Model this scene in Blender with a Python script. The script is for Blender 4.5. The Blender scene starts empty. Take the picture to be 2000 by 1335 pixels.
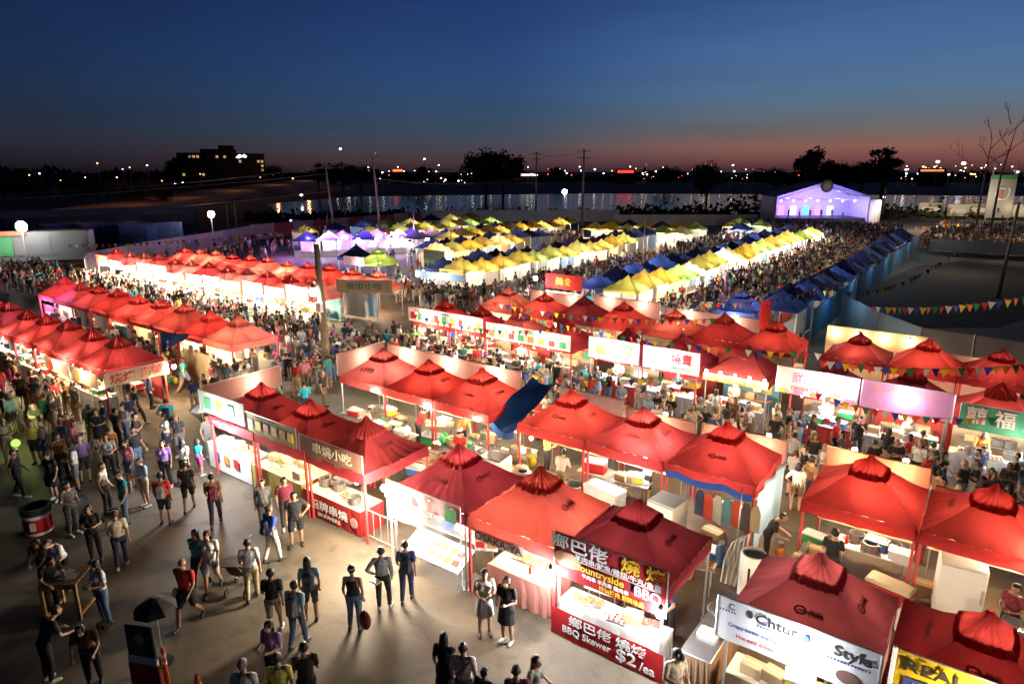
import bpy, bmesh, math, random
import numpy as np
from mathutils import Vector, Matrix, Euler
R = random.Random(7)
S = bpy.context.scene
COL = S.collection
PI = math.pi
S.view_settings.view_transform = 'Standard'; S.view_settings.look = 'None'
# ------------------------------------------------------------------ camera (world X runs along the stall rows, Y runs away)
F, HOR, H, HEAD = 1300.0, 333.0, 10.5, math.radians(36.3)
TILT = math.atan((667.5 - HOR) / F)
cam = bpy.data.objects.new('camera', bpy.data.cameras.new('camera'))
COL.objects.link(cam); S.camera = cam
cam.location = (0, 0, H); cam.rotation_euler = (PI/2 - TILT, 0, HEAD)
cam.data.sensor_width = 36; cam.data.lens = 36 * F / 2000; cam.data.clip_end = 6000; cam.data.clip_start = .1
def G(px, py, z=0):
    """world ground position (at height z) of something seen at that place in the photograph"""
    u = (px - 1000) / F; v = (py - 667.5) / F
    c, t = math.cos(TILT), math.sin(TILT)
    fy = c - v*t; dz = -(t + v*c); k = (z - H) / dz
    X, Y = u*k, fy*k
    a = -HEAD
    return Vector((X*math.cos(a) + Y*math.sin(a), -X*math.sin(a) + Y*math.cos(a), z))
def bearing(px, dist):
    u = (px - 1000) / F
    X, Y = u*dist, dist
    a = -HEAD
    return Vector((X*math.cos(a) + Y*math.sin(a), -X*math.sin(a) + Y*math.cos(a), 0))
def face_cam(p): return math.atan2(-p.y, -p.x) + PI/2       # rotation so that local -Y looks back towards the viewer's side

# ------------------------------------------------------------------ materials
MATS = {}
def nt(m):
    m.use_nodes = True; n = m.node_tree.nodes; n.clear(); return n, m.node_tree.links
def mat(name, col, rough=.6, metal=0., var=.12, scale=3., bump=0., spec=.4, trans=0., alpha=1.):
    if name in MATS: return MATS[name]
    m = bpy.data.materials.new(name); n, l = nt(m)
    out = n.new('ShaderNodeOutputMaterial'); b = n.new('ShaderNodeBsdfPrincipled')
    b.inputs['Roughness'].default_value = rough; b.inputs['Metallic'].default_value = metal
    b.inputs['Specular IOR Level'].default_value = spec
    tc = n.new('ShaderNodeTexCoord'); no = n.new('ShaderNodeTexNoise'); no.inputs['Scale'].default_value = scale; no.inputs['Detail'].default_value = 5
    l.new(tc.outputs['Object'], no.inputs['Vector'])
    mx = n.new('ShaderNodeMix'); mx.data_type = 'RGBA'
    lo = [c*(1-var) for c in col]; hi = [min(1, c*(1+var)) for c in col]
    mx.inputs['A'].default_value = (*lo, 1); mx.inputs['B'].default_value = (*hi, 1)
    l.new(no.outputs['Fac'], mx.inputs['Factor']); RES = mx.outputs['Result']
    if name.startswith('canopy'):      # every tent has faded a little differently, with blotches
        oi = n.new('ShaderNodeObjectInfo'); mr_ = n.new('ShaderNodeMapRange'); mr_.inputs['To Min'].default_value = .78; mr_.inputs['To Max'].default_value = 1.22; l.new(oi.outputs['Random'], mr_.inputs['Value'])
        n2 = n.new('ShaderNodeTexNoise'); n2.inputs['Scale'].default_value = .9; n2.inputs['Detail'].default_value = 6; ad = n.new('ShaderNodeVectorMath'); l.new(tc.outputs['Object'], ad.inputs[0]); l.new(oi.outputs['Location'], ad.inputs[1]); l.new(ad.outputs[0], n2.inputs['Vector'])
        m3 = n.new('ShaderNodeMapRange'); m3.inputs['From Min'].default_value = .3; m3.inputs['From Max'].default_value = .7; m3.inputs['To Min'].default_value = .80; m3.inputs['To Max'].default_value = 1.12; l.new(n2.outputs['Fac'], m3.inputs['Value'])
        mm = n.new('ShaderNodeMath'); mm.operation = 'MULTIPLY'; l.new(mr_.outputs[0], mm.inputs[0]); l.new(m3.outputs[0], mm.inputs[1])
        hs = n.new('ShaderNodeHueSaturation'); l.new(mx.outputs['Result'], hs.inputs['Color']); l.new(mm.outputs[0], hs.inputs['Value'])
        ms_ = n.new('ShaderNodeMapRange'); ms_.inputs['To Min'].default_value = 1.0; ms_.inputs['To Max'].default_value = .95; l.new(oi.outputs['Random'], ms_.inputs['Value']); l.new(ms_.outputs[0], hs.inputs['Saturation']); RES = hs.outputs['Color']
    l.new(RES, b.inputs['Base Color'])
    if bump:
        bp = n.new('ShaderNodeBump'); bp.inputs['Strength'].default_value = bump; bp.inputs['Distance'].default_value = .05
        l.new(no.outputs['Fac'], bp.inputs['Height']); l.new(bp.outputs['Normal'], b.inputs['Normal'])
    sh = b.outputs[0]
    if trans:
        t = n.new('ShaderNodeBsdfTranslucent'); l.new(RES, t.inputs['Color'])
        ms = n.new('ShaderNodeMixShader'); ms.inputs[0].default_value = trans
        l.new(sh, ms.inputs[1]); l.new(t.outputs[0], ms.inputs[2]); sh = ms.outputs[0]
    if alpha < 1:
        t = n.new('ShaderNodeBsdfTransparent'); ms = n.new('ShaderNodeMixShader'); ms.inputs[0].default_value = alpha
        l.new(t.outputs[0], ms.inputs[1]); l.new(sh, ms.inputs[2]); sh = ms.outputs[0]
    l.new(sh, out.inputs['Surface'])
    MATS[name] = m; return m
def emit(name, col, s, sample=False):
    if name in MATS: return MATS[name]
    m = bpy.data.materials.new(name); n, l = nt(m)
    out = n.new('ShaderNodeOutputMaterial'); e = n.new('ShaderNodeEmission')
    e.inputs['Color'].default_value = (*col, 1); e.inputs['Strength'].default_value = s
    l.new(e.outputs[0], out.inputs['Surface'])
    try: m.cycles.emission_sampling = 'AUTO' if sample else 'NONE'
    except Exception: pass
    MATS[name] = m; return m
CCOL = {}
def cloth(name, col, trans=.40, rough=.75):
    CCOL[name] = col
    return mat(name, col, rough, 0, .20, 2.2, .55, .2, trans)
RED = [cloth('canopy_red_%d' % i, c) for i, c in enumerate([(.54,.042,.042), (.42,.032,.036), (.50,.075,.070), (.32,.026,.034), (.22,.024,.036), (.60,.14,.12)])]
YEL = [cloth('canopy_yellow', (.40,.31,.06)), cloth('canopy_lime', (.34,.35,.08)), cloth('canopy_ochre', (.40,.27,.03)), cloth('canopy_green', (.24,.34,.06)), cloth('canopy_cream', (.66,.58,.36))]
NAVY = [cloth('canopy_navy', (.022,.032,.13)), cloth('canopy_blue', (.04,.07,.25)), cloth('canopy_dusk', (.035,.025,.08))]
WHITEC = cloth('white_cloth', (.80,.78,.74), .3)
BOARDC = cloth('board_pink', (.46,.22,.19), .40)
DRED = cloth('canopy_dark_red', (.38,.032,.042), .20); DRED2 = cloth('canopy_deep_maroon', (.27,.026,.042), .18)
PINKC = cloth('pink_cloth', (.70,.42,.40), .35)
METAL = mat('galvanised_metal', (.55,.55,.55), .4, .7, .15, 8)
REDPOLE = mat('red_sleeve', (.55,.06,.06), .55)
STEEL = mat('brushed_steel', (.6,.6,.6), .3, .9, .1, 12)
WOOD = mat('worn_wood', (.26,.17,.10), .8, 0, .35, 9, .3)
POLEW = mat('pole_wood', (.30,.23,.15), .9, 0, .4, 5, .4)
DARK = mat('dark_plastic', (.02,.02,.022), .5)
RUB = mat('black_rubber', (.015,.015,.015), .8)
WHITE = mat('white_enamel', (.78,.78,.76), .35, 0, .05)
CREAM = mat('cream_plastic', (.55,.47,.32), .5)
INK = mat('ink_black', (.02,.02,.02), .7)
INKR = mat('ink_red', (.5,.02,.02), .7)
INKB = mat('ink_blue', (.05,.09,.35), .7)
INKW = mat('ink_white', (.82,.82,.80), .7)
INKY = mat('ink_yellow', (.85,.55,.03), .7)
INKP = mat('ink_pink', (.75,.25,.42), .7)
INKG = mat('ink_green', (.06,.30,.12), .7)
BULB_W = emit('bulb_warm', (1,.82,.5), 28); BULB_C = emit('bulb_cool', (.85,.93,1), 40)
FLOOD = emit('flood_glass', (.93,.97,1), 60)

# ------------------------------------------------------------------ mesh builder
class MB:
    def __init__(s): s.v = []; s.f = []; s.m = []; s.M = Matrix.Identity(4); s.mi = 0
    def add(s, vs, fs, smooth=False):
        o = len(s.v); M = s.M
        s.v += [tuple(M @ Vector(v)) for v in vs]
        s.f += [tuple(o+i for i in f) for f in fs]; s.m += [s.mi]*len(fs); return s
    def box(s, x0, x1, y0, y1, z0, z1):
        return s.add([(x0,y0,z0),(x1,y0,z0),(x1,y1,z0),(x0,y1,z0),(x0,y0,z1),(x1,y0,z1),(x1,y1,z1),(x0,y1,z1)],
                     [(3,2,1,0),(4,5,6,7),(0,1,5,4),(1,2,6,5),(2,3,7,6),(3,0,4,7)])
    def cbox(s, x, y, z, a, b, c): return s.box(x-a/2, x+a/2, y-b/2, y+b/2, z, z+c)
    def rbox(s, x0, x1, y0, y1, z0, z1, r=.03):
        """box with chamfered vertical and top edges"""
        def ring(i, z):
            a = i
            return [(x0+r+a,y0+a,z),(x1-r-a,y0+a,z),(x1-a,y0+r+a,z),(x1-a,y1-r-a,z),(x1-r-a,y1-a,z),(x0+r+a,y1-a,z),(x0+a,y1-r-a,z),(x0+a,y0+r+a,z)]
        v = ring(0,z0)+ring(0,z1-r)+ring(r,z1); f = [tuple(range(7,-1,-1)), tuple(range(16,24))]
        for k in (0,8):
            for i in range(8): j = (i+1) % 8; f.append((k+i,k+j,k+8+j,k+8+i))
        return s.add(v, f)
    def tube(s, pts, rad, n=8, cap=True):
        pts = [Vector(p) for p in pts]; rad = rad if isinstance(rad, (list,tuple)) else [rad]*len(pts)
        v = []; f = []; N = len(pts)
        for i, p in enumerate(pts):
            d = (pts[min(i+1,N-1)] - pts[max(i-1,0)]); d = d.normalized() if d.length else Vector((0,0,1))
            a = Vector((1,0,0)) if abs(d.x) < .8 else Vector((0,1,0))
            u = d.cross(a).normalized(); w = d.cross(u)
            for k in range(n):
                t = 2*PI*k/n; v.append(p + (u*math.cos(t) + w*math.sin(t))*rad[i])
        for i in range(N-1):
            for k in range(n): f.append((i*n+k, i*n+(k+1)%n, (i+1)*n+(k+1)%n, (i+1)*n+k))
        if cap: f.append(tuple(range(n-1,-1,-1))); f.append(tuple((N-1)*n+k for k in range(n)))
        return s.add(v, f)
    def lathe(s, prof, n=16, cx=0, cy=0, sx=1, sy=1):
        v = [(cx+r*math.cos(2*PI*k/n)*sx, cy+r*math.sin(2*PI*k/n)*sy, z) for r, z in prof for k in range(n)]
        f = [(i*n+k, i*n+(k+1)%n, (i+1)*n+(k+1)%n, (i+1)*n+k) for i in range(len(prof)-1) for k in range(n)]
        f.append(tuple(range(n-1,-1,-1))); f.append(tuple((len(prof)-1)*n+k for k in range(n)))
        return s.add(v, f)
    def ball(s, x, y, z, rx, ry=None, rz=None, n=10, m=6):
        ry = ry or rx; rz = rz or rx
        return s.lathe_([(math.sin(PI*i/m), -math.cos(PI*i/m)) for i in range(m+1)], n, x, y, z, rx, ry, rz)
    def lathe_(s, prof, n, x, y, z, rx, ry, rz):
        v = [(x+r*math.cos(2*PI*k/n)*rx, y+r*math.sin(2*PI*k/n)*ry, z+h*rz) for r, h in prof for k in range(n)]
        f = [(i*n+k, i*n+(k+1)%n, (i+1)*n+(k+1)%n, (i+1)*n+k) for i in range(len(prof)-1) for k in range(n)]
        return s.add(v, f)
    def grid(s, fn, a, b):
        v = [fn(i/a, j/b) for j in range(b+1) for i in range(a+1)]
        f = [(j*(a+1)+i, j*(a+1)+i+1, (j+1)*(a+1)+i+1, (j+1)*(a+1)+i) for j in range(b) for i in range(a)]
        return s.add(v, f)
    def mesh(s, name, mats=(), smooth=False):
        me = bpy.data.meshes.new(name); me.from_pydata(s.v, [], s.f)
        for m in (mats if isinstance(mats, (list, tuple)) else [mats]): me.materials.append(m)
        if any(s.m): me.polygons.foreach_set('material_index', s.m)
        if smooth: me.polygons.foreach_set('use_smooth', [True]*len(me.polygons))
        me.update(); return me
    def build(s, name, mats=(), parent=None, loc=(0,0,0), rz=0, smooth=False):
        return put(name, s.mesh(name, mats, smooth), parent, loc, rz)
def put(name, me, parent=None, loc=(0,0,0), rz=0, mats=None):
    o = bpy.data.objects.new(name, me); COL.objects.link(o)
    o.location = loc; o.rotation_euler = (0,0,rz)
    if parent: o.parent = parent
    if mats:
        for i, m in enumerate(mats):
            if i < len(o.material_slots) and m: o.material_slots[i].link = 'OBJECT'; o.material_slots[i].material = m
    return o
def tag(o, label, cat, group=None, kind=None):
    o['label'] = label; o['category'] = cat
    if group: o['group'] = group
    if kind: o['kind'] = kind
    return o
def thing(name, label, cat, loc=(0,0,0), rz=0, group=None):
    o = bpy.data.objects.new(name, None); COL.objects.link(o); o.empty_display_size = .2
    o.location = loc; o.rotation_euler = (0,0,rz); return tag(o, label, cat, group)
def struct(o, kind='structure'): o['kind'] = kind; return o
def copy_tree(src, loc=None, rz=None, label=None, parent=None):
    c = src.copy(); COL.objects.link(c)
    if parent: c.parent = parent
    for ch in src.children: copy_tree(ch, parent=c)
    if loc is not None: c.location = loc
    if rz is not None: c.rotation_euler = (0,0,rz)
    if label: c['label'] = label
    return c
ORD = ['zeroth','first','second','third','fourth','fifth','sixth','seventh','eighth','ninth','tenth','eleventh','twelfth','thirteenth','fourteenth','fifteenth','sixteenth','seventeenth','eighteenth','nineteenth','twentieth']
def ordn(i):
    if i <= 20: return ORD[i]
    t = {2:'twenty',3:'thirty',4:'forty'}[i//10]
    return t + ('ieth' if 0 else '') + '-' + ORD[i%10] if i % 10 else {30:'thirtieth',40:'fortieth'}[i]
NL = 0
def light(x, y, z, P, col=(1,.86,.66), r=.06, parent=None):
    global NL; NL += 1
    d = bpy.data.lights.new('lamp_light', 'POINT'); d.energy = P * LK; d.color = col; d.shadow_soft_size = r
    o = bpy.data.objects.new('lamp_light', d); COL.objects.link(o); o.location = (x,y,z)
    if parent: o.parent = parent
    return o
LK = 1.85
WARM, NEUT, COOL = (1,.72,.42), (1,.84,.62), (.95,.97,1)
TXT = {}
def text_mesh(s, mats):
    k = s
    if k not in TXT:
        cu = bpy.data.curves.new('lettering', 'FONT'); cu.body = s; cu.size = 1; cu.align_x = 'CENTER'; cu.align_y = 'CENTER'; cu.extrude = .012; cu.offset = .012; cu.resolution_u = 3
        o = bpy.data.objects.new('lettering', cu); COL.objects.link(o)
        bpy.context.view_layer.update()
        me = bpy.data.meshes.new_from_object(o.evaluated_get(bpy.context.evaluated_depsgraph_get()))
        bpy.data.objects.remove(o); me.materials.clear(); me.materials.append(INK); TXT[k] = me
    return TXT[k]
def letter(parent, s, x, z, size, m, y=-.03, sx=1, back=False, shear=0):
    """flat lettering on the front (local -Y) of a sign"""
    o = put('lettering', text_mesh(s, m), parent, (x, y, z), 0, [m])
    o.rotation_euler = (PI/2, 0, PI if back else 0); o.scale = (size*sx, size, size if size < .5 else 1); return o
# ------------------------------------------------------------------ sky
W = bpy.data.worlds.new('World'); S.world = W; W.use_nodes = True
n = W.node_tree.nodes; l = W.node_tree.links; n.clear()
wo = n.new('ShaderNodeOutputWorld'); bg = n.new('ShaderNodeBackground')
tc = n.new('ShaderNodeTexCoord'); sp = n.new('ShaderNodeSeparateXYZ'); l.new(tc.outputs['Generated'], sp.inputs[0])
def ramp(stops):
    r = n.new('ShaderNodeValToRGB'); e = r.color_ramp.elements
    while len(e) < len(stops): e.new(.5)
    for i, (p, c) in enumerate(stops):
        e[i].position = p; e[i].color = (*[((x/255+.055)/1.055)**2.4 if x > 10 else x/3294 for x in c], 1)
    mp = n.new('ShaderNodeMapRange'); mp.inputs['From Min'].default_value = 0; mp.inputs['From Max'].default_value = 1
    l.new(sp.outputs['Z'], mp.inputs['Value']); l.new(mp.outputs['Result'], r.inputs['Fac']); return r
west = ramp([(0,(62,36,42)),(.014,(112,64,62)),(.030,(136,90,76)),(.048,(112,96,92)),(.07,(92,104,116)),(.10,(76,108,138)),(.15,(62,100,150)),(.22,(42,80,136)),(.34,(24,54,106)),(.6,(6,14,36))])
mid = ramp([(0,(50,36,42)),(.012,(76,54,60)),(.028,(72,66,74)),(.05,(58,72,90)),(.09,(42,72,108)),(.13,(32,68,118)),(.2,(22,56,110)),(.28,(14,42,92)),(.6,(2,7,24))])
east = ramp([(0,(18,16,22)),(.02,(34,32,42)),(.045,(34,40,56)),(.09,(24,42,68)),(.15,(16,38,74)),(.24,(9,28,66)),(.34,(5,18,46)),(.6,(2,5,14))])
az = n.new('ShaderNodeVectorMath'); az.operation = 'NORMALIZE'
cx = n.new('ShaderNodeCombineXYZ'); l.new(sp.outputs['X'], cx.inputs[0]); l.new(sp.outputs['Y'], cx.inputs[1]); l.new(cx.outputs[0], az.inputs[0])
dt = n.new('ShaderNodeVectorMath'); dt.operation = 'DOT_PRODUCT'; l.new(az.outputs[0], dt.inputs[0]); dt.inputs[1].default_value = (0, 1, 0)
def mr(a, b):
    q = n.new('ShaderNodeMapRange'); q.interpolation_type = 'SMOOTHSTEP'; q.inputs['From Min'].default_value = a; q.inputs['From Max'].default_value = b
    l.new(dt.outputs['Value'], q.inputs['Value']); return q
m1 = mr(.25, .9); m2 = mr(.78, 1.02)
x1 = n.new('ShaderNodeMix'); x1.data_type = 'RGBA'; x2 = n.new('ShaderNodeMix'); x2.data_type = 'RGBA'
l.new(m1.outputs[0], x1.inputs['Factor']); l.new(east.outputs[0], x1.inputs['A']); l.new(mid.outputs[0], x1.inputs['B'])
l.new(m2.outputs[0], x2.inputs['Factor']); l.new(x1.outputs['Result'], x2.inputs['A']); l.new(west.outputs[0], x2.inputs['B'])
# faint streaks of thin cloud low over the horizon
mpn = n.new('ShaderNodeMapping'); mpn.inputs['Scale'].default_value = (1.6, 1.6, 16); l.new(tc.outputs['Generated'], mpn.inputs[0])
ns = n.new('ShaderNodeTexNoise'); ns.inputs['Scale'].default_value = 2.4; ns.inputs['Detail'].default_value = 4; l.new(mpn.outputs[0], ns.inputs['Vector'])
cr = n.new('ShaderNodeMapRange'); cr.inputs['From Min'].default_value = .35; cr.inputs['From Max'].default_value = .75; cr.inputs['To Min'].default_value = 1.04; cr.inputs['To Max'].default_value = .93
l.new(ns.outputs['Fac'], cr.inputs['Value'])
ml = n.new('ShaderNodeVectorMath'); ml.operation = 'SCALE'; l.new(x2.outputs['Result'], ml.inputs[0]); l.new(cr.outputs[0], ml.inputs['Scale'])
hsv = n.new('ShaderNodeHueSaturation'); hsv.inputs['Saturation'].default_value = .94; l.new(ml.outputs[0], hsv.inputs['Color']); l.new(hsv.outputs[0], bg.inputs['Color']); bg.inputs['Strength'].default_value = 1.1
l.new(bg.outputs[0], wo.inputs['Surface'])
# ------------------------------------------------------------------ ground, river, road
def ground_mat():
    m = bpy.data.materials.new('asphalt'); n, l = nt(m)
    out = n.new('ShaderNodeOutputMaterial'); b = n.new('ShaderNodeBsdfPrincipled'); tc = n.new('ShaderNodeTexCoord')
    a = n.new('ShaderNodeTexNoise'); a.inputs['Scale'].default_value = .35; a.inputs['Detail'].default_value = 8; a.inputs['Roughness'].default_value = .65
    c = n.new('ShaderNodeTexNoise'); c.inputs['Scale'].default_value = 14; c.inputs['Detail'].default_value = 4
    v = n.new('ShaderNodeTexVoronoi'); v.feature = 'DISTANCE_TO_EDGE'; v.inputs['Scale'].default_value = .16
    for t in (a, c): l.new(tc.outputs['Object'], t.inputs['Vector'])
    w = n.new('ShaderNodeVectorMath'); w.operation = 'MULTIPLY_ADD'; l.new(a.outputs['Color'], w.inputs[0]); w.inputs[1].default_value = (3,3,0); l.new(tc.outputs['Object'], w.inputs[2]); l.new(w.outputs[0], v.inputs['Vector'])
    r = n.new('ShaderNodeValToRGB'); e = r.color_ramp.elements
    e[0].position = .35; e[0].color = (.090,.072,.050,1); e[1].position = .68; e[1].color = (.20,.160,.112,1)
    l.new(a.outputs['Fac'], r.inputs['Fac'])
    mx = n.new('ShaderNodeMix'); mx.data_type = 'RGBA'; mx.blend_type = 'MULTIPLY'; mx.inputs['Factor'].default_value = .35
    l.new(r.outputs[0], mx.inputs['A']); l.new(c.outputs['Color'], mx.inputs['B'])
    cr = n.new('ShaderNodeMapRange'); cr.inputs['From Max'].default_value = .004; cr.inputs['To Min'].default_value = .7; l.new(v.outputs['Distance'], cr.inputs['Value'])
    m2 = n.new('ShaderNodeVectorMath'); m2.operation = 'SCALE'; l.new(mx.outputs['Result'], m2.inputs[0]); l.new(cr.outputs[0], m2.inputs['Scale'])
    s1 = n.new('ShaderNodeTexNoise'); s1.inputs['Scale'].default_value = 1.1; s1.inputs['Detail'].default_value = 7; s1.inputs['Distortion'].default_value = .8; l.new(tc.outputs['Object'], s1.inputs['Vector'])
    s2 = n.new('ShaderNodeMapRange'); s2.inputs['From Min'].default_value = .30; s2.inputs['From Max'].default_value = .46; s2.inputs['To Min'].default_value = .55; l.new(s1.outputs['Fac'], s2.inputs['Value'])
    m4 = n.new('ShaderNodeVectorMath'); m4.operation = 'SCALE'; l.new(m2.outputs[0], m4.inputs[0]); l.new(s2.outputs[0], m4.inputs['Scale']); m2 = m4
    l.new(m2.outputs[0], b.inputs['Base Color'])
    rr = n.new('ShaderNodeMapRange'); rr.inputs['To Min'].default_value = .55; rr.inputs['To Max'].default_value = .85; l.new(a.outputs['Fac'], rr.inputs['Value']); l.new(rr.outputs[0], b.inputs['Roughness'])
    bp = n.new('ShaderNodeBump'); bp.inputs['Strength'].default_value = .25; bp.inputs['Distance'].default_value = .02; l.new(c.outputs['Fac'], bp.inputs['Height']); l.new(bp.outputs[0], b.inputs['Normal'])
    l.new(b.outputs[0], out.inputs['Surface']); return m
ASPH = ground_mat()
mb = MB(); mb.add([(-3000,-200,0),(2000,-200,0),(2000,4500,0),(-3000,4500,0)], [(0,1,2,3)])
DIRT = mat('dark_earth', (.05,.045,.035), .95, 0, .4, .08)
struct(mb.build('ground', DIRT))
mb = MB(); mb.add([(-95,-30,.006),(40,-30,.006),(40,165,.006),(-95,165,.006)], [(0,1,2,3)])
struct(mb.build('market_pavement', ASPH))
mb = MB()
pts = [G(1668,598), G(1700,560), G(1790,520), G(1880,510), G(2060,530), G(2150,575), G(1950,640), G(1800,640)]
mb.add([(p.x,p.y,.012) for p in pts], [tuple(range(len(pts)-1,-1,-1))])
struct(mb.build('gravel_lot', mat('gravel', (.06,.05,.04), .95, 0, .35, .6)))
wm = bpy.data.materials.new('river_water'); n_, l_ = nt(wm)
o_ = n_.new('ShaderNodeOutputMaterial'); b_ = n_.new('ShaderNodeBsdfPrincipled'); b_.inputs['Base Color'].default_value = (.01,.014,.018,1); b_.inputs['Roughness'].default_value = .12; b_.inputs['Specular IOR Level'].default_value = .12
t_ = n_.new('ShaderNodeTexCoord'); no_ = n_.new('ShaderNodeTexNoise'); no_.inputs['Scale'].default_value = .5; no_.inputs['Detail'].default_value = 3; l_.new(t_.outputs['Object'], no_.inputs['Vector'])
bp_ = n_.new('ShaderNodeBump'); bp_.inputs['Strength'].default_value = .12; bp_.inputs['Distance'].default_value = .3; l_.new(no_.outputs['Fac'], bp_.inputs['Height']); l_.new(bp_.outputs[0], b_.inputs['Normal']); l_.new(b_.outputs[0], o_.inputs['Surface'])
mb = MB(); pts = [G(560,428), G(860,417), G(1130,416), G(1500,424), G(1760,414), G(2100,410), G(2100,384), G(1600,380), G(1150,378), G(700,384), G(520,398)]
mb.add([(p.x,p.y,.02) for p in pts], [tuple(range(len(pts)))])
struct(mb.build('river', wm))
# road climbing away on the left on a low embankment
ROADM = mat('road_asphalt', (.10,.09,.08), .8, 0, .3, .05)
rp = [(G(-150,452), .4), (G(60,425,1), 1), (G(300,391,2.2), 2.2), (G(480,366,3.5), 3.5), (G(640,347,4.5), 4.5), (G(760,340,5), 5)]
mb = MB(); V = []
for i, (p, z) in enumerate(rp):
    a = rp[max(0,i-1)][0]; b = rp[min(len(rp)-1,i+1)][0]; d = (b-a); d.z = 0; d.normalize(); nn = Vector((-d.y, d.x, 0))*9
    V += [(p.x-nn.x*1.5, p.y-nn.y*1.5, 0), (p.x-nn.x, p.y-nn.y, z), (p.x+nn.x, p.y+nn.y, z), (p.x+nn.x*1.5, p.y+nn.y*1.5, 0)]
mb.add(V, [(i*4+k, (i+1)*4+k, (i+1)*4+k+1, i*4+k+1) for i in range(len(rp)-1) for k in range(3)])
struct(mb.build('road', ROADM))

# ------------------------------------------------------------------ canopy tents
TW, TD = 2.62, 2.62
def canopy_mesh(w, d, z0=2.2, z1=3.2, N=16, sag=.05, cap=True, seed=0, pw=1.18):
    rr = random.Random(seed)
    mb = MB()
    ph = [rr.uniform(0, 6.28) for _ in range(6)]
    def hgt(u, v):
        m = max(abs(u), abs(v)); q = min(abs(u), abs(v))
        z = z0 + (z1-z0)*(1-m)**pw
        z -= sag * (1 - q/(m+1e-6)) * (.35 + m*(1-m)*2.4)
        z += .012*math.sin(7*u+ph[0])*math.sin(5*v+ph[1]) + .008*math.sin(13*u+ph[2]+3*v) * m
        return z
    # four panels meeting at sharp hips, open in the middle under the vent cap
    for q_ in range(4):
        ca, sa = [(1,0),(0,1),(-1,0),(0,-1)][q_]
        def pf_(i, j, ca=ca, sa=sa, q_=q_):
            m = 1 - .74*j; t = (2*i-1); u, v = t*m, -m
            z = hgt(u, v) + (.016*math.sin(t*23+ph[q_])*m*m + .010*math.sin(t*41+q_+9*m))*(1-abs(t)**6) - .022*(1-abs(t))*(1-m)*(1+math.sin(m*14+q_))
            x, y = u*ca - v*sa, u*sa + v*ca
            return (x*w/2, y*d/2, z)
        mb.grid(pf_, 28, 9)
    can = mb.mesh('canopy', RED[0], True)
    # valance
    vb = MB(); per = []
    K = 10
    for (ax, ay, bx, by) in ((-1,-1,1,-1),(1,-1,1,1),(1,1,-1,1),(-1,1,-1,-1)):
        for k in range(K):
            t = k/K; per.append((ax+(bx-ax)*t, ay+(by-ay)*t))
    n_ = len(per); vs = []
    for lv in (0, 1):
        for k, (u, v) in enumerate(per):
            e = 1.0 + .006*lv*math.sin(k*1.7+ph[3]); z = hgt(u, v)
            vs.append((u*w/2*(1.004*e), v*d/2*(1.004*e), z - lv*(.33+.016*math.sin(k*2.1+ph[4]))))
    vb.add(vs, [(k, (k+1)%n_, n_+(k+1)%n_, n_+k) for k in range(n_)])
    val = vb.mesh('valance', RED[0], False)
    cb = MB(); c = .33; n2 = 40; zc = z0 + (z1-z0)*(1-c)**pw
    rings = [(c*1.06, zc-.05), (c*1.01, zc+.05), (c*.62, zc+.04+(z1+.07-zc)*.36), (c*.3, zc+(z1+.09-zc)*.68), (.03, z1+.10)]
    vs = []
    for j, (rad, z) in enumerate(rings):
        for k in range(n2):
            a = 2*PI*k/n2; x, y = math.cos(a), math.sin(a); m = max(abs(x), abs(y)); m = m**.75
            rp_ = 1 + (.07 if k % 2 else -.05) * (1 if j < 4 else 0)
            vs.append((x/m*rad*w/2*rp_, y/m*rad*d/2*rp_, z + (.03 if k % 2 else -.01)))
    fs = [(j*n2+k, j*n2+(k+1)%n2, (j+1)*n2+(k+1)%n2, (j+1)*n2+k) for j in range(len(rings)-1) for k in range(n2)] + [tuple((len(rings)-1)*n2+k for k in range(n2))]
    cb.add(vs, fs)
    return can, val, cb.mesh('peak_cap', RED[0], False)
CANS = [canopy_mesh(TW, TD, 2.2, z1, seed=i, sag=sg, pw=pw) for i, (z1, sg, pw) in enumerate([(3.2,.05,1.18),(3.14,.08,1.3),(3.26,.04,1.1)])]
lm = MB(); lm.box(-.022,.022,-.022,.022,.02,2.2); lm.cbox(0,0,0,.10,.10,.02)
LEG = lm.mesh('leg', METAL)
lm = MB(); lm.box(-.03,.03,-.03,.03,.0,2.2); lm.cbox(0,0,0,.10,.10,.02)
LEGR = lm.mesh('leg', REDPOLE)
tm = MB(); a = TW/2-.06
for s in (-1, 1):
    for k in range(4):
        x0 = -a + k*a/2; z = (2.12, 1.86) if k % 2 else (1.86, 2.12)
        tm.tube([(x0, s*a, z[0]), (x0+a/2, s*a, z[1])], .012, 5); tm.tube([(x0, s*a, z[1]), (x0+a/2, s*a, z[0])], .012, 5)
        tm.tube([(s*a, x0, z[0]), (s*a, x0+a/2, z[1])], .012, 5); tm.tube([(s*a, x0, z[1]), (s*a, x0+a/2, z[0])], .012, 5)
tm.tube([(0,-a,2.0),(0,a,2.0)], .012, 5); tm.tube([(-a,0,2.0),(a,0,2.0)], .012, 5); tm.tube([(0,0,2.0),(0,0,3.1)], .018, 6)
TRUSS = tm.mesh('truss', METAL)
pm = MB()      # the dark printed badge on a canopy slope: a ring with strokes beside it
for k in range(14):
    a_ = 2*PI*k/14; b_ = 2*PI*(k+1)/14
    pm.add([(.13*math.cos(a_)-.12, .10*math.sin(a_), 0), (.13*math.cos(b_)-.12, .10*math.sin(b_), 0), (.08*math.cos(b_)-.12, .06*math.sin(b_), 0), (.08*math.cos(a_)-.12, .06*math.sin(a_), 0)], [(3,2,1,0)])
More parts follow.
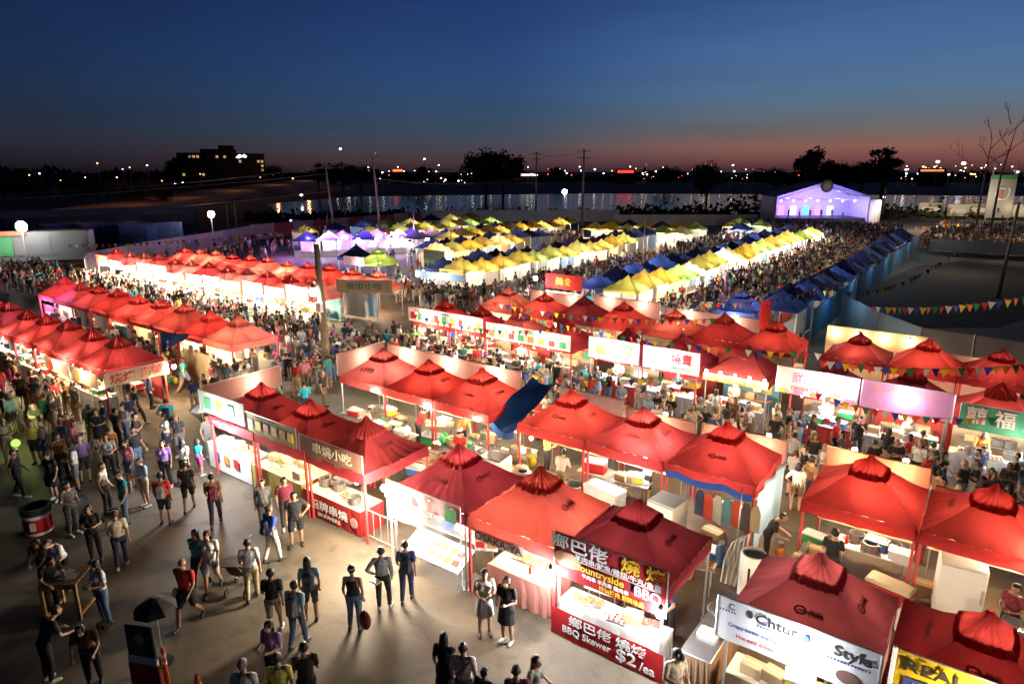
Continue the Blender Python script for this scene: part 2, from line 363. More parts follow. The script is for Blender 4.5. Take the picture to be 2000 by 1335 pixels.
for k in range(5): pm.add([(.05+.055*k, -.08+.02*(k%2), 0), (.085+.055*k, -.07, 0), (.095+.055*k, .08-.03*(k%3), 0), (.06+.055*k, .085, 0)], [(0,1,2,3)])
pm.add([(-.16,-.02,0),(.34,-.03,0),(.34,.005,0),(-.16,.015,0)], [(0,1,2,3)])
MARK = pm.mesh('printed_badge', mat('badge_ink', (.20,.022,.028), .8))
CAPM = {}
def tent(x, y, label, group, cm, leg='m', badge=True, var=None, parts=True, rz=0, name='canopy_tent', zs=1.0, capm=None):
    """pop-up tent whose canopy is centred on x, y"""
    can, val, cap = CANS[var if var is not None else R.randrange(3)]
    t = thing(name, label, 'tent', (x, y, 0), rz + R.uniform(-.012,.012), group); t.scale = (1,1,zs)
    put('canopy', can, t, mats=[cm]); put('valance', val, t, mats=[cm]); put('peak_cap', cap, t, mats=[capm or CAPM.get(cm.name) or CAPM.setdefault(cm.name, cloth(cm.name+'_cap', [min(.9, c_*1.5+.012) for c_ in CCOL[cm.name]], .68))])  # cap cloth is lightened beyond its canopy, vent glow put into the colour
    a = TW/2 - .05
    for sx in (-1,1):
        for sy in (-1,1): put('leg', LEGR if leg == 'r' else LEG, t, (sx*a, sy*a, 0))
    put('truss', TRUSS, t)
    if badge:
        for k in range(4):
            if R.random() < .35: continue
            o = put('printed_badge', MARK, t); an = k*PI/2
            o.location = (math.sin(an)*TW*.31, -math.cos(an)*TW*.31, 2.555); o.rotation_euler = Euler((math.atan(.72), 0, an))
            o.scale = (.9, .9, 1)
    return t
# a smaller mesh of the same tent for the far rows, in one piece
def far_tent_mesh(nm):
    mb = MB(); w = TW*.99
    N = 6
    def hg(u, v):
        m = max(abs(u),abs(v)); q = min(abs(u),abs(v)); return 2.2 + (1-m)**1.15 - .06*(1-q/(m+1e-6))*(.4+m*(1-m)*2)
    mb.grid(lambda i, j: ((2*i-1)*w/2, (2*j-1)*w/2, hg(2*i-1, 2*j-1)), N, N)
    mb.add([(-w/2,-w/2,2.2),(w/2,-w/2,2.2),(w/2,w/2,2.2),(-w/2,w/2,2.2),(-w/2,-w/2,2.0),(w/2,-w/2,2.0),(w/2,w/2,2.0),(-w/2,w/2,2.0)], [(0,4,5,1),(1,5,6,2),(2,6,7,3),(3,7,4,0)])
    mb.mi = 1
    for sx in (-1,1):
        for sy in (-1,1): mb.box(sx*1.25-.025, sx*1.25+.025, sy*1.25-.025, sy*1.25+.025, 0, 2.2)
    mb.mi = 2
    mb.box(-1.2, 1.2, -1.28, -1.1, 0, .85)          # counter at the front (-Y)
    mb.mi = 3
    mb.box(-1.2, 1.2, 1.18, 1.22, .1, 2.0)          # back cloth
    return mb.mesh(nm, [YEL[0], METAL, WHITEC, WHITEC], False)
FAR = far_tent_mesh('canopy_tent')
# ------------------------------------------------------------------ signs, counters, lamps, goods
def sign(name, label, x0, x1, y, z0, z1, pm, face=-1, group=None, cat='banner', rz=None, frame=None, th=.02, sag=0, single=False):
    cx = (x0+x1)/2; w = x1-x0
    t = thing(name, label, cat, (cx, y, 0), (0 if face < 0 else PI) if rz is None else rz, group)
    mb = MB()
    def fn(i, j, yy): return ((i-.5)*w, yy + .012*math.sin(i*17+z0*9), z0+(z1-z0)*j - sag*math.sin(PI*i)*(.6+.4*j))
    mb.grid(lambda i, j: fn(i, j, -th/2), 14, 2); single or mb.grid(lambda i, j: fn(1-i, j, th/2), 14, 2)
    mb.build('panel', pm, t)
    if frame:
        fb = MB(); r = .018
        fb.tube([(-w/2,0,z0),(-w/2,0,z1)], r, 6); fb.tube([(w/2,0,z0),(w/2,0,z1)], r, 6); fb.tube([(-w/2,0,z1+.01),(w/2,0,z1+.01)], r, 6)
        fb.build('frame', frame, t)
    return t
def skirted_table(name, label, x0, x1, y0, y1, h, top, skirt, group=None, side='all', cat='table'):
    t = thing(name, label, cat, ((x0+x1)/2, (y0+y1)/2, 0), 0, group); a = (x1-x0)/2; b = (y1-y0)/2
    MB().rbox(-a, a, -b, b, h-.04, h, .012).build('tabletop', top, t)
    if skirt:
        mb = MB(); K = 60; per = []
        for (ax,ay,bx,by) in ((-1,-1,1,-1),(1,-1,1,1),(1,1,-1,1),(-1,1,-1,-1)):
            for k in range(K//4):
                q = k/(K/4); per.append(((ax+(bx-ax)*q)*(a+.012), (ay+(by-ay)*q)*(b+.012)))
        vs = []
        for lv, z in enumerate((h-.01, h*.5, .03)):
            for k, (x, y) in enumerate(per):
                e = .018*lv*math.sin(k*2.3); m = max(abs(x)/a, abs(y)/b)
                vs.append((x*(1+e/a), y*(1+e/b), z))
        nn = len(per); mb.add(vs, [(j*nn+k, j*nn+(k+1)%nn, (j+1)*nn+(k+1)%nn, (j+1)*nn+k) for j in range(2) for k in range(nn)])
        mb.build('table_skirt', skirt, t)
    else:
        for sx in (-1,1):
            for sy in (-1,1): MB().tube([(sx*(a-.07), sy*(b-.07), 0), (sx*(a-.07), sy*(b-.07), h-.04)], .018, 6).build('leg', METAL, t)
    return t
_bm = {}
def bulb(x, y, z, label, group, P=0, col=WARM, r=.06, top=None):
    key = (r, col == COOL)
    if key not in _bm:
        a = MB(); a.ball(0,0,0,r,r,r*1.15,12,8); b = MB(); b.lathe([(r*.5, r*.9),(r*.55,r*1.6),(r*.3,r*2.0)], 8); c = MB(); c.tube([(0,0,r*1.9),(0,0,r*1.9+.16)], .006, 4)
        _bm[key] = (a.mesh('glass_bulb', BULB_C if col == COOL else BULB_W, True), b.mesh('socket', DARK), c.mesh('cord', DARK))
    t = thing('hanging_bulb', label, 'light bulb', (x, y, z), 0, group)
    for nm, me in zip(('glass_bulb','socket','cord'), _bm[key]): put(nm, me, t)
    if P: light(x, y, z-.03-r*1.4, P, col, .05)
    return t
def tube_lamp(x, y, z, label, group, P, col=NEUT, L=.9, rz=0):
    if 'tl' not in _bm:
        a = MB(); a.tube([(-.45,0,0),(.45,0,0)], .02, 8); b = MB(); b.box(-.47,.47,-.04,.04,.025,.06)
        _bm['tl'] = (a.mesh('tube', emit('tube_glow', (1,.95,.85), 16), True), b.mesh('housing', WHITE))
    t = thing('tube_lamp', label, 'lamp', (x, y, z), rz, group)
    put('tube', _bm['tl'][0], t); put('housing', _bm['tl'][1], t)
    if P: light(x, y, z-.1, P, col, .1)
    return t
def goods_mesh(kind):
    mb = MB()
    if kind == 'tray':
        mb.rbox(-.24,.24,-.16,.16,0,.05,.02); mb.mi = 1
        for k in range(12): mb.ball(-.18+.12*(k % 4), -.1+.1*(k//4), .055, .045, .035, .03, 6, 4)
    elif kind == 'box': mb.rbox(-.2,.2,-.15,.15,0,.24,.012); mb.mi = 1; mb.box(-.202,.202,-.03,.03,.235,.2425)
    elif kind == 'bottle': mb.lathe([(.035,0),(.038,.02),(.038,.14),(.014,.19),(.014,.235)], 8)
    elif kind == 'pot': mb.lathe([(.17,0),(.19,.02),(.19,.24),(.20,.25),(.17,.25),(.165,.05)], 14); mb.mi = 1; mb.tube([(-.25,0,.2),(-.19,0,.2)], .015, 5); mb.tube([(.25,0,.2),(.19,0,.2)], .015, 5)
    elif kind == 'bin': mb.rbox(-.26,.26,-.18,.18,0,.22,.02); mb.mi = 1; mb.rbox(-.28,.28,-.2,.2,.22,.25,.01)
    elif kind == 'bag': mb.ball(0,0,.15,.17,.12,.17,8,6); mb.mi = 1; mb.tube([(-.06,0,.29),(0,0,.36),(.06,0,.29)], .012, 5)
    elif kind == 'cups': [mb.lathe([(.03,0),(.04,.11)], 8, .09*i, .09*j) for i in range(3) for j in range(2)]
    return mb
GM = {}
KIND = {'tray': ('food_tray','tray','tray',(STEEL,'food')), 'box': ('cardboard_box','brown cardboard box','box',('card','tape')), 'bottle': ('sauce_bottle','plastic sauce bottle','bottle',('bot',)),
        'pot': ('stock_pot','steel cooking pot','pot',(STEEL,STEEL)), 'bin': ('storage_bin','plastic storage bin','bin',('bin','lid')), 'bag': ('shopping_bag','plastic bag','bag',('bag','bag')), 'cups': ('paper_cups','stack of paper cups','cups',(WHITE,))}
CM = {'food': [mat('food_a',(.45,.20,.06),.6), mat('food_b',(.55,.38,.10),.6), mat('food_c',(.28,.33,.07),.6), mat('food_d',(.5,.09,.05),.6)],
      'card': [mat('cardboard',(.42,.29,.16),.85)], 'tape': [mat('tape',(.5,.42,.28),.4)],
      'bot': [mat('bottle_red',(.55,.04,.03),.3), mat('bottle_yellow',(.7,.5,.04),.3), mat('bottle_green',(.05,.25,.08),.3)],
      'bin': [mat('bin_blue',(.06,.16,.45),.4), mat('bin_white',(.75,.75,.73),.4), mat('bin_red',(.55,.03,.03),.4), mat('bin_green',(.05,.35,.12),.4), mat('bin_yellow',(.75,.55,.05),.4)],
      'lid': [WHITE, mat('lid_grey',(.35,.36,.38),.5)], 'bag': [mat('bag_white',(.75,.74,.72),.5), mat('bag_green',(.04,.40,.12),.5), mat('bag_yellow',(.75,.62,.05),.5)]}
CN = {'bin_blue':'blue','bin_white':'white','bin_red':'red','bin_green':'green','bin_yellow':'yellow','bag_white':'white','bag_green':'green','bag_yellow':'yellow','bottle_red':'red','bottle_yellow':'yellow','bottle_green':'green','food_a':'brown meat in','food_b':'golden fritters in','food_c':'green vegetables in','food_d':'red skewers in','cardboard':'plain'}
def good(kind, x, y, z, where, rz=None, s=1.0, pick=None):
    if kind not in GM: GM[kind] = goods_mesh(kind).mesh(KIND[kind][0], [m if not isinstance(m, str) else CM[m][0] for m in KIND[kind][3]])
    nm, lb, cat, ms = KIND[kind]
    mm = [m if not isinstance(m, str) else (CM[m][pick % len(CM[m])] if pick is not None and len(CM[m]) > 1 else R.choice(CM[m])) for m in ms]
    cn = next((CN[m.name] for m in mm if m.name in CN), '')
    o = put(nm, GM[kind], None, (x, y, z), R.uniform(-.25,.25) if rz is None else rz, mm); o.scale = (s,s,s)
    lab = ' '.join((cn + ' ' + lb + ' ' + where).split())
    if len(lab.split()) > 16: lab = ' '.join((lb.split()[-1] + ' ' + where).split()[:16])
    return tag(o, lab, cat, lb + 's ' + where)
def fill(x0, x1, y0, y1, z, where, kinds, n):
    for i in range(n):
        good(R.choice(kinds), x0+(x1-x0)*(i+.5)/n + R.uniform(-.05,.05), R.uniform(y0, y1), z, where)
def cooler(x, y, z, label, body, lid, sx=.8, sy=.45, sz=.42, rz=0):
    t = thing('ice_cooler', label, 'cooler', (x, y, z), rz)
    MB().rbox(-sx/2, sx/2, -sy/2, sy/2, 0, sz, .04).build('body', body, t)
    MB().rbox(-sx/2-.01, sx/2+.01, -sy/2-.01, sy/2+.01, sz, sz+.08, .03).build('lid', lid, t)
    for s in (-1,1): MB().tube([(s*(sx/2+.005),-.1,sz*.7),(s*(sx/2+.04),0,sz*.7),(s*(sx/2+.005),.1,sz*.7)], .012, 5).build('handle', lid, t)
    return t
def fridge(x, y, label, w=.8, d=.75, h=1.6, rz=0, open_top=False, z=0):
    t = thing('white_fridge', label, 'fridge', (x, y, z), rz)
    MB().rbox(-w/2, w/2, -d/2, d/2, .06, h, .02).build('cabinet', WHITE, t)
    MB().rbox(-w/2+.015, w/2-.015, -d/2-.05, -d/2-.003, .1, h-.03, .012).build('door', WHITE, t)
    MB().tube([(w/2-.08,-d/2-.055,h*.5),(w/2-.08,-d/2-.09,h*.52),(w/2-.08,-d/2-.09,h*.7),(w/2-.08,-d/2-.055,h*.72)], .012, 5).build('handle', METAL, t)
    MB().box(-w/2+.02, w/2-.02, -d/2+.02, d/2-.02, 0, .062).build('plinth', DARK, t)
    if open_top: MB().box(-w/2+.06, w/2-.06, -d/2+.06, d/2-.06, h, h+.03).build('hotplate', DARK, t)
    return t
def rail_table(label, x, y, w, d, h, rz=0, group=None, m=None):
    t = thing('folding_table', label, 'table', (x, y, 0), rz, group)
    MB().rbox(-w/2, w/2, -d/2, d/2, h-.035, h, .01).build('tabletop', m or CREAM, t)
    for sx in (-1,1):
        for sy in (-1,1): MB().tube([(sx*(w/2-.12), sy*(d/2-.06), 0), (sx*(w/2-.12), sy*(d/2-.06), h-.035)], .015, 6).build('leg', METAL, t)
    return t
# ---- the front row of tents
Y1 = 12.72
def R1T(x, n, desc, cm, **k): return tent(x, Y1, desc, 'tents of the front row', cm, **k)
R1T(-20.25, 1, 'dark red tent at the left end of the front row, behind the green banner', DRED, leg='r', var=0)
R1T(-17.55, 2, 'dark red tent with three hanging bulbs, second in the front row', DRED, leg='r', var=1)
R1T(-14.85, 3, 'dark red tent at the open gap in the front row, red sleeved corner posts', cloth('canopy_mid_red',(.36,.024,.03),.18), leg='r', var=1)
R1T(-11.12, 4, 'dark red tent behind the clear plastic front with white lamps', DRED, var=0)
R1T(-8.47, 5, 'bright red tent above the OSAKA-YA sign', RED[2], leg='r', var=2)
R1T(-5.80, 6, 'dark red tent above the red barbecue banners', DRED2, leg='m', var=0)
R1T(-1.95, 7, 'dusty maroon tent above the white blackletter banner', cloth('canopy_maroon', (.32,.065,.095), .2), var=2)
R1T(.75, 8, 'red tent above the yellow REAL banner', DRED, var=1)
R1T(3.45, 9, 'dark red tent at the bottom right corner of the photo', DRED2, var=0)
YF = 11.42
g1 = sign('shop_banner', 'pale green and white fascia banner at the left end of the front row', -22.1, -19.35, YF, 2.28, 3.05, cloth('pale_green_cloth', (.62,.66,.50), .35), frame=METAL)
for k, m in enumerate((INKG, INKY, INKG)): MB().cbox(-.8+.7*k, -.025, 2.45, .4, .012, .4).build('picture', m, g1)
sign('end_banner', 'white canvas strip along the left end of the front row', -1.6, 1.6, 0, 2.3, 3.1, BOARDC, frame=METAL, rz=-PI/2, single=True).location = (-22.15, 13.2, 0)
light(-21.75, 13.6, 2.75, 60, NEUT, .05)  # added light without a fixture, brightens the end canvas
g2 = sign('shop_banner', 'yellow green picture banner on the roof edge, second front tent', -19.25, -16.6, YF, 2.22, 2.85, cloth('lime_banner', (.42,.42,.14), .3), frame=METAL, sag=.06)
for k in range(6): MB().cbox(-1.05+.42*k, -.028, 2.36, .26, .012, .3).build('picture', [CM['food'][0], INKY, CM['food'][3], CM['food'][1]][k % 4], g2)
g3 = sign('shop_banner', 'faded brown lettered banner on the roof edge beside the open gap', -16.45, -13.6, YF, 2.12, 2.75, cloth('brown_banner', (.28,.14,.10), .3), frame=METAL, sag=.05)
letter(g3, '串燒小吃', .1, 2.46, .36, mat('faded_letter', (.50,.46,.30), .8), sx=1.25)
# counters of the first three stalls
c1 = skirted_table('white_counter', 'white counter with food pictures at the left end of the front row', -22.2, -19.5, 11.55, 12.25, 1.02, WHITE, None, cat='counter')
MB().box(-1.33,1.33,-.34,.30,.06,.97).build('front_panel', WHITE, c1)
for k, m in enumerate((INKB, CM['food'][0], INKR)): MB().cbox(-.7+.6*k, -.385, .45, .3, .012, .34).build('picture', m, c1)
c2 = skirted_table('food_counter', 'cream topped counter with yellow picture skirt, second front stall', -19.4, -16.75, 11.55, 12.75, .90, CREAM, cloth('yellow_skirt', (.55,.42,.12), .1), cat='counter')
c3 = skirted_table('food_counter', 'cream topped counter with red lettered skirt beside the open gap', -16.6, -14.0, 11.55, 12.45, .84, CREAM, cloth('red_skirt', (.42,.03,.03), .1), cat='counter')
letter(c3, '招牌串燒', -.1, .48, .34, INKW, y=-.50, sx=1.3); letter(c3, 'SKEWERS', -.1, .20, .17, INKW, y=-.50, sx=1.5)
b = MB(); b.tube([(1.05,-.49,.42),(1.05,-.51,.42)], .16, 16); b.build('round_emblem', PINKC, c3)
for i, (px, py) in enumerate([(597,893), (663,922), (697,940)]):
    p = G(px, py, 1.68); bulb(p.x, p.y, 1.68, '%s bare bulb under the red tents left of the open gap' % ['leftmost','middle','rightmost'][i], 'bare bulbs of the skewer stalls', 55, WARM, .075)
light(-18.2, 12.6, 1.9, 90, WARM, .1); light(-20.6, 10.9, 2.0, 330, COOL, .35); light(-20.5, 12.9, 1.7, 130, WARM, .1)
tube_lamp(-20.6, 11.3, 2.1, 'white tube lamp over the left end counter of the front row', None, 0)
gr = thing('charcoal_grill', 'black charcoal grill with raised hood in the skewer stall', 'grill', (-15.9, 12.7, 0))
MB().rbox(-.45,.45,-.28,.28,.70,.92,.03).build('firebox', DARK, gr); mb = MB(); mb.grid(lambda i,j: (-.45+.9*i, .28-.12*math.sin(j*PI/2)+.1, .92+.42*j), 6, 5); mb.build('hood', STEEL, gr)
MB().box(-.43,.43,-.26,.26,.925,.94).build('grate', STEEL, gr)
for sx in (-1,1):
    for sy in (-1,1): MB().tube([(sx*.4, sy*.22, 0),(sx*.4, sy*.22, .7)], .018, 6).build('leg', METAL, gr)
fill(-19.2, -17.0, 11.8, 12.5, .90, 'on the cream counter with the yellow skirt', ['tray','tray','box'], 5)
fill(-16.5, -14.2, 11.8, 12.2, .84, 'on the counter with the red skirt', ['tray','tray','pot'], 4)
fill(-22.0, -19.7, 11.7, 12.1, 1.02, 'on the white left end counter', ['tray','bottle','cups','bin'], 6)
rail_table('long trestle table behind the second front stall', -18.0, 13.6, 2.2, .7, .8); fill(-19, -17, 13.4, 13.8, .8, 'on the trestle behind the second front stall', ['bin','pot','box'], 4)
# open gap
rail_table('grey prep table set back in the open gap of the front row', -13.2, 12.9, 1.1, .7, .85, 0, m=STEEL)
mb = MB(); [mb.tube([(-13.85+.3*k, 11.65, .1), (-13.85+.3*k, 11.65, .95)], .012, 5) for k in range(5)]; mb.tube([(-13.9,11.65,.95),(-12.62,11.65,.95)], .018, 6); mb.tube([(-13.9,11.65,.12),(-12.62,11.65,.12)], .018, 6)
tag(mb.build('barrier_rail', METAL), 'low grey metal rail across the open gap of the front row', 'barrier')
pl = thing('lamp_post', 'pink and white pole with glaring white floodlights at the open gap', 'lamp post', (-12.62, 11.5, 0))
MB().tube([(0,0,0),(0,0,2.0)], .03, 8).build('pole', mat('pink_pole', (.75,.45,.42), .5), pl)
for k, (dx, dz) in enumerate([(-.16,0),(.05,.1),(.2,-.05),(.0,-.14)]):
    h = MB(); h.ball(0,0,0,.115,.10,.10,12,8); h.build('floodlight', FLOOD, pl, (dx,-.05,2.02+dz), smooth=True)
light(-12.62, 11.0, 2.05, 820, (1,.84,.62), .45)
# clear plastic stall
PLAS = mat('clear_plastic', (.75,.78,.80), .12, 0, .1, 4, .5, .8, 0, .38)
pf = thing('plastic_screen', 'clear plastic sheet in a white frame on the front of the fourth stall', 'screen', (-11.28, 11.38, 0))
mb = MB(); mb.grid(lambda i,j: (-1.3+2.6*i, .02*math.sin(i*21)+.02*math.sin(j*9+i*5), 1.25+1.1*j), 20, 8); mb.build('plastic_sheet', PLAS, pf, smooth=True)
mb = MB(); mb.tube([(-1.32,0,1.25),(-1.32,0,2.36),(1.32,0,2.36),(1.32,0,0)], .022, 6); mb.build('frame', WHITE, pf)
MB().cbox(1.0, -.03, 1.85, .38, .012, .38).build('picture', INKG, pf)
mt = thing('menu_table', 'white sloping table with photo cards below the clear plastic sheet', 'table', (-10.9, 11.5, 0))
mb = MB(); mb.add([(-1.0,-.35,.62),(1.0,-.35,.62),(1.0,.35,.95),(-1.0,.35,.95),(-1.0,-.35,.58),(1.0,-.35,.58),(1.0,.35,.91),(-1.0,.35,.91)], [(0,1,2,3),(7,6,5,4),(0,4,5,1),(1,5,6,2),(2,6,7,3),(3,7,4,0)]); mb.build('tabletop', WHITE, mt)
for k in range(8):
    o = MB().cbox(0,0,0,.2,.16,.008).build('photo_card', CM['food'][k % 4], mt, (-.1+.28*(k%4), -.14+.26*(k//4), .725+.122*(k//4))); o.rotation_euler = (math.atan2(.33,.7),0,0)
for sx in (-1,1): MB().tube([(sx*.9,-.3,0),(sx*.9,.3,.9)], .018, 6).build('leg', METAL, mt); MB().tube([(sx*.9,.3,0),(sx*.9,-.3,.6)], .018, 6).build('leg', METAL, mt)
rail_table('long work table under the fourth front tent', -11.2, 12.6, 2.3, .8, .85, 0, m=STEEL)
fill(-12.2, -10.2, 12.35, 12.9, .85, 'on the work table behind the clear plastic', ['tray','pot','bin','bottle','cups','tray'], 7)
for i in range(4): bulb(-11.9+.62*i, 12.2, 1.55, '%s white bulb behind the clear plastic sheet' % ORD[i+1], 'white bulbs behind the clear plastic', 60 if i % 2 == 0 else 0, COOL, .065)
light(-11.1, 12.9, 1.9, 90, NEUT, .1)
b4 = sign('menu_board', 'white menu board with red picture squares beside the OSAKA-YA sign', -9.95, -9.35, 12.0, .95, 1.85, WHITEC, rz=.5)
for k in range(6): MB().cbox(-.15+.3*(k%2), -.03, 1.05+.25*(k//2), .22, .012, .17).build('picture', [INKR, CM['food'][0]][k % 2], b4)
# OSAKA-YA
os_ = sign('shop_sign', 'narrow brown cloth sign reading OSAKA-YA', -9.55, -8.05, 11.42, 1.62, 1.92, cloth('brown_cloth', (.50,.36,.28), .3), cat='sign')
letter(os_, 'OSAKA-YA', 0, 1.76, .27, INK, sx=1.1)
skirted_table('draped_table', 'long table under a salmon pink cloth in the OSAKA-YA stall', -9.35, -7.55, 11.7, 12.75, .86, cloth('salmon_top', (.70,.42,.32), .1), cloth('salmon_cloth', (.66,.27,.22), .2))
fill(-9.2, -7.8, 11.95, 12.5, .862, 'on the salmon pink table', ['tray','tray','cups','bottle'], 5)
for i, x in enumerate((-9.3, -8.4, -7.8)): bulb(x, 12.6, 1.75, '%s warm bulb over the salmon pink table' % ['left','middle','right'][i], 'warm bulbs over the salmon pink table', 85, WARM, .06)
rail_table('white prep table at the back of the OSAKA-YA stall', -8.6, 13.5, 1.8, .6, .85)
fill(-9.4,-7.8,13.4,13.6,.85,'on the prep table at the back of the OSAKA-YA stall',['pot','bin','box'],4)
# barbecue stall
REDB = cloth('red_banner', (.50,.025,.03), .3)
bb = sign('shop_banner', 'big red upper banner of the barbecue stall, white and yellow characters', -7.18, -4.46, 11.40, 1.60, 2.66, REDB, frame=METAL)
letter(bb, '鄉巴佬', -.72, 2.46, .36, INKW, sx=1.35); letter(bb, '燒 烤', .82, 2.46, .36, INKY, sx=1.25)
letter(bb, '羊肉串/魷魚/雞翅/牛丸/魚蛋', .22, 2.22, .155, INKW, sx=1.1); MB().cbox(.22,-.03,2.135,2.0,.008,.012).build('rule', INKW, bb)
letter(bb, 'Countryside', -.22, 2.01, .25, INKY, sx=1.0); letter(bb, 'BBQ', .95, 1.97, .32, INKW)
letter(bb, '牛肉串 羊肉串 雞肉串', -.05, 1.83, .12, INKW); letter(bb, '特價烤肉 飲料冰品', .35, 1.69, .13, INKY)
mb = MB(); mb.grid(lambda i,j: (-1.0+.36*(2*i-1)*math.sqrt(max(0,1-(2*j-1)**2*.8)), -.028, 2.08+.18*(2*j-1)), 6, 6); mb.build('food_picture', CM['food'][0], bb)
bl = sign('shop_banner', 'red lower banner of the barbecue stall with white lettering', -7.22, -4.44, 11.38, .04, .72, REDB)
letter(bl, '鄉巴佬 燒烤', .05, .56, .27, INKW, sx=1.35); letter(bl, 'BBQ Skewer', -.45, .29, .24, INKW, sx=1.0); letter(bl, '$2', .55, .27, .40, INKW, sx=1.2); letter(bl, '/ea', 1.05, .22, .30, INKW)
skirted_table('serving_counter', 'white counter above the lower red barbecue banner', -7.1, -4.55, 11.48, 12.1, .88, WHITE, WHITEC, cat='counter')
rail_table('square white prep table inside the barbecue stall', -6.5, 12.75, .9, .8, .85, .1, m=WHITE)
fill(-6.9, -4.8, 11.6, 11.95, .88, 'on the barbecue counter', ['tray','cups','box','tray','bottle'], 6)
bulb(-7.15, 11.2, 1.72, 'glaring white bulb at the left post of the barbecue stall', None, 150, COOL, .10); bulb(-4.5, 11.2, 1.82, 'glaring white bulb at the right post of the barbecue stall', None, 190, COOL, .10)
light(-5.9, 12.6, 1.75, 120, NEUT, .1)
st = skirted_table('side_counter', 'long brown sided counter running back beside the barbecue stall', -4.15, -3.5, 11.5, 14.1, .92, STEEL, mat('brown_board', (.22,.13,.07), .8), cat='counter')
MB().rbox(-.2,.2,-.15,.15,0,.1,.02).build('chafing_dish', WHITE, None, (-3.85,12.3,.922)).update_from_editmode()
tag(bpy.data.objects['chafing_dish'], 'white square tray on the brown side counter', 'tray')
wk = MB(); wk.lathe([(.06,0),(.2,.04),(.3,.13),(.31,.14),(.29,.14),(.18,.06),(.02,.03)], 18); o = wk.build('steel_wok', STEEL, None, (-3.85,13.1,.925), smooth=True); tag(o, 'round steel wok on the brown side counter', 'wok')
stool = thing('round_stool', 'pale blue round stool beside the side counter', 'stool', (-3.6, 10.9, 0)); MB().lathe([(.18,.43),(.19,.45),(.18,.47)],16).build('seat', mat('stool_blue',(.35,.45,.5),.5), stool)
for k in range(4): MB().tube([(.16*math.cos(k*PI/2),.16*math.sin(k*PI/2),0),(.1*math.cos(k*PI/2),.1*math.sin(k*PI/2),.43)], .012, 5).build('leg', METAL, stool)
# blackletter banner stall, REAL stall
ch = sign('shop_banner', 'long white banner with black blackletter writing below the maroon tent', -3.42, -.62, 11.36, 1.72, 2.62, mat('white_vinyl', (.82,.83,.86), .35, 0, .04, 2, 0, .4, .3), frame=METAL)
letter(ch, 'C', -1.12, 2.48, .17, INK); letter(ch, 'Chtur', -.30, 2.43, .27, INK, sx=1.15); letter(ch, 'Style', .98, 2.40, .28, INK, sx=1.15)
for (xa, xb, z) in ((-1.33,-1.0,2.35),(-.62,-.02,2.27),(.6,1.35,2.2)):
    mb = MB(); [mb.cbox(xa+.055*k, -.03, z, .026, .006, .035) for k in range(int((xb-xa)/.055))]; mb.build('zigzag_rule', INKB, ch)
letter(ch, 'Crispy sweet snacks made fresh', -.45, 2.10, .11, INKB); letter(ch, 'Hot cold drinks', -.65, 1.90, .11, INKR)
mb = MB(); mb.ball(0,0,0,.2,.012,.13,16,8); mb.build('food_picture', mat('cake_brown',(.16,.09,.08),.8), ch, (.95,-.03,1.95))
for x_ in (-.78, .22): MB().ball(0,0,0,.06,.012,.08,10,6).build('round_emblem', INKB if x_ > 0 else INK, ch, (x_,-.03,2.46 if x_ < 0 else 2.40))
skirted_table('serving_counter', 'cream counter below the blackletter banner', -3.2, -.7, 11.5, 12.2, .9, CREAM, WOOD, cat='counter')
fill(-3.0,-.9,11.7,12.0,.9,'on the cream counter below the blackletter banner',['tray','box','bin','tray'],5)
light(-1.95, 10.85, 2.2, 60, COOL, .12); light(-2.0, 12.8, 1.8, 160, WARM, .1)
rl = sign('shop_banner', 'yellow banner reading REAL at the bottom right', -.40, 2.2, 11.28, 1.95, 2.90, cloth('yellow_banner', (.80,.60,.03), .2), frame=METAL)
letter(rl, 'REAL', -.78, 2.68, .30, INK, sx=1.3); letter(rl, 'Awesome!', .1, 2.78, .13, INK); letter(rl, 'FRUIT', .75, 2.62, .25, INKR)
MB().cbox(-.6,-.026,2.22,1.15,.008,.24).build('blue_strip', INKB, rl); letter(rl, 'LEMONADE', -.6, 2.34, .17, INKW, y=-.036)
MB().tube([(-.45,11.25,0),(-.45,11.25,2.95)], .035, 8).build('tent_pole', WHITE); tag(bpy.data.objects['tent_pole'], 'white pole between the blackletter banner and the yellow banner', 'pole')
skirted_table('serving_counter', 'counter below the yellow REAL banner', -.2, 2.0, 11.5, 12.2, .9, WHITE, REDB, cat='counter')
light(.9, 11.0, 2.3, 160, WARM, .1); light(.9, 12.8, 1.8, 120, WARM, .1); light(3.4, 12.6, 1.8, 140, WARM, .1)

# ---- second row, backs towards the viewer, selling to the aisle behind
Y2 = 18.52
r2 = [(-20.3, RED[2], 'pinkish red tent at the left end of the second row with white lettering', 'm'), (-17.7, RED[0], 'red tent over the long prep tables, second in the second row', 'r'), (-15.0, RED[0], 'red tent with an askew cap just left of the blue tarpaulin', 'r'),
      (-11.1, RED[0], 'bright red tent just right of the blue tarpaulin', 'r'), (-8.42, RED[0], 'bright red tent above the big white cooler, second row', 'r'), (-5.75, RED[0], 'bright red tent above the tall fridge and the hanging aprons', 'r'),
      (-1.95, RED[0], 'bright red tent with a glowing corner, first right of the narrow alley', 'r'), (.72, RED[0], 'wide red tent above the grey fridge, right edge of the second row', 'r'), (3.4, RED[3], 'dark red tent partly cut off by the right edge, second row', 'r')]
for i, (x, cm, lb, lg) in enumerate(r2):
    tt = tent(x, Y2, lb, 'tents of the second row', cm, leg=lg, var=i % 3)
    light(x+.2, Y2-.1, 1.85, [170,150,140,110,120,120,130,70,70][i], [NEUT,WARM,WARM,WARM,NEUT,NEUT,WARM,WARM,WARM][i], .1)
    if i == 0:
        ww = put('lettering', text_mesh('6F烧', INKW), tt, (-.1,-.86,2.52), 0, [INK]); ww.rotation_euler = (.65,0,0); ww.scale = (.4,.3,.3)
LAMPN = [0]
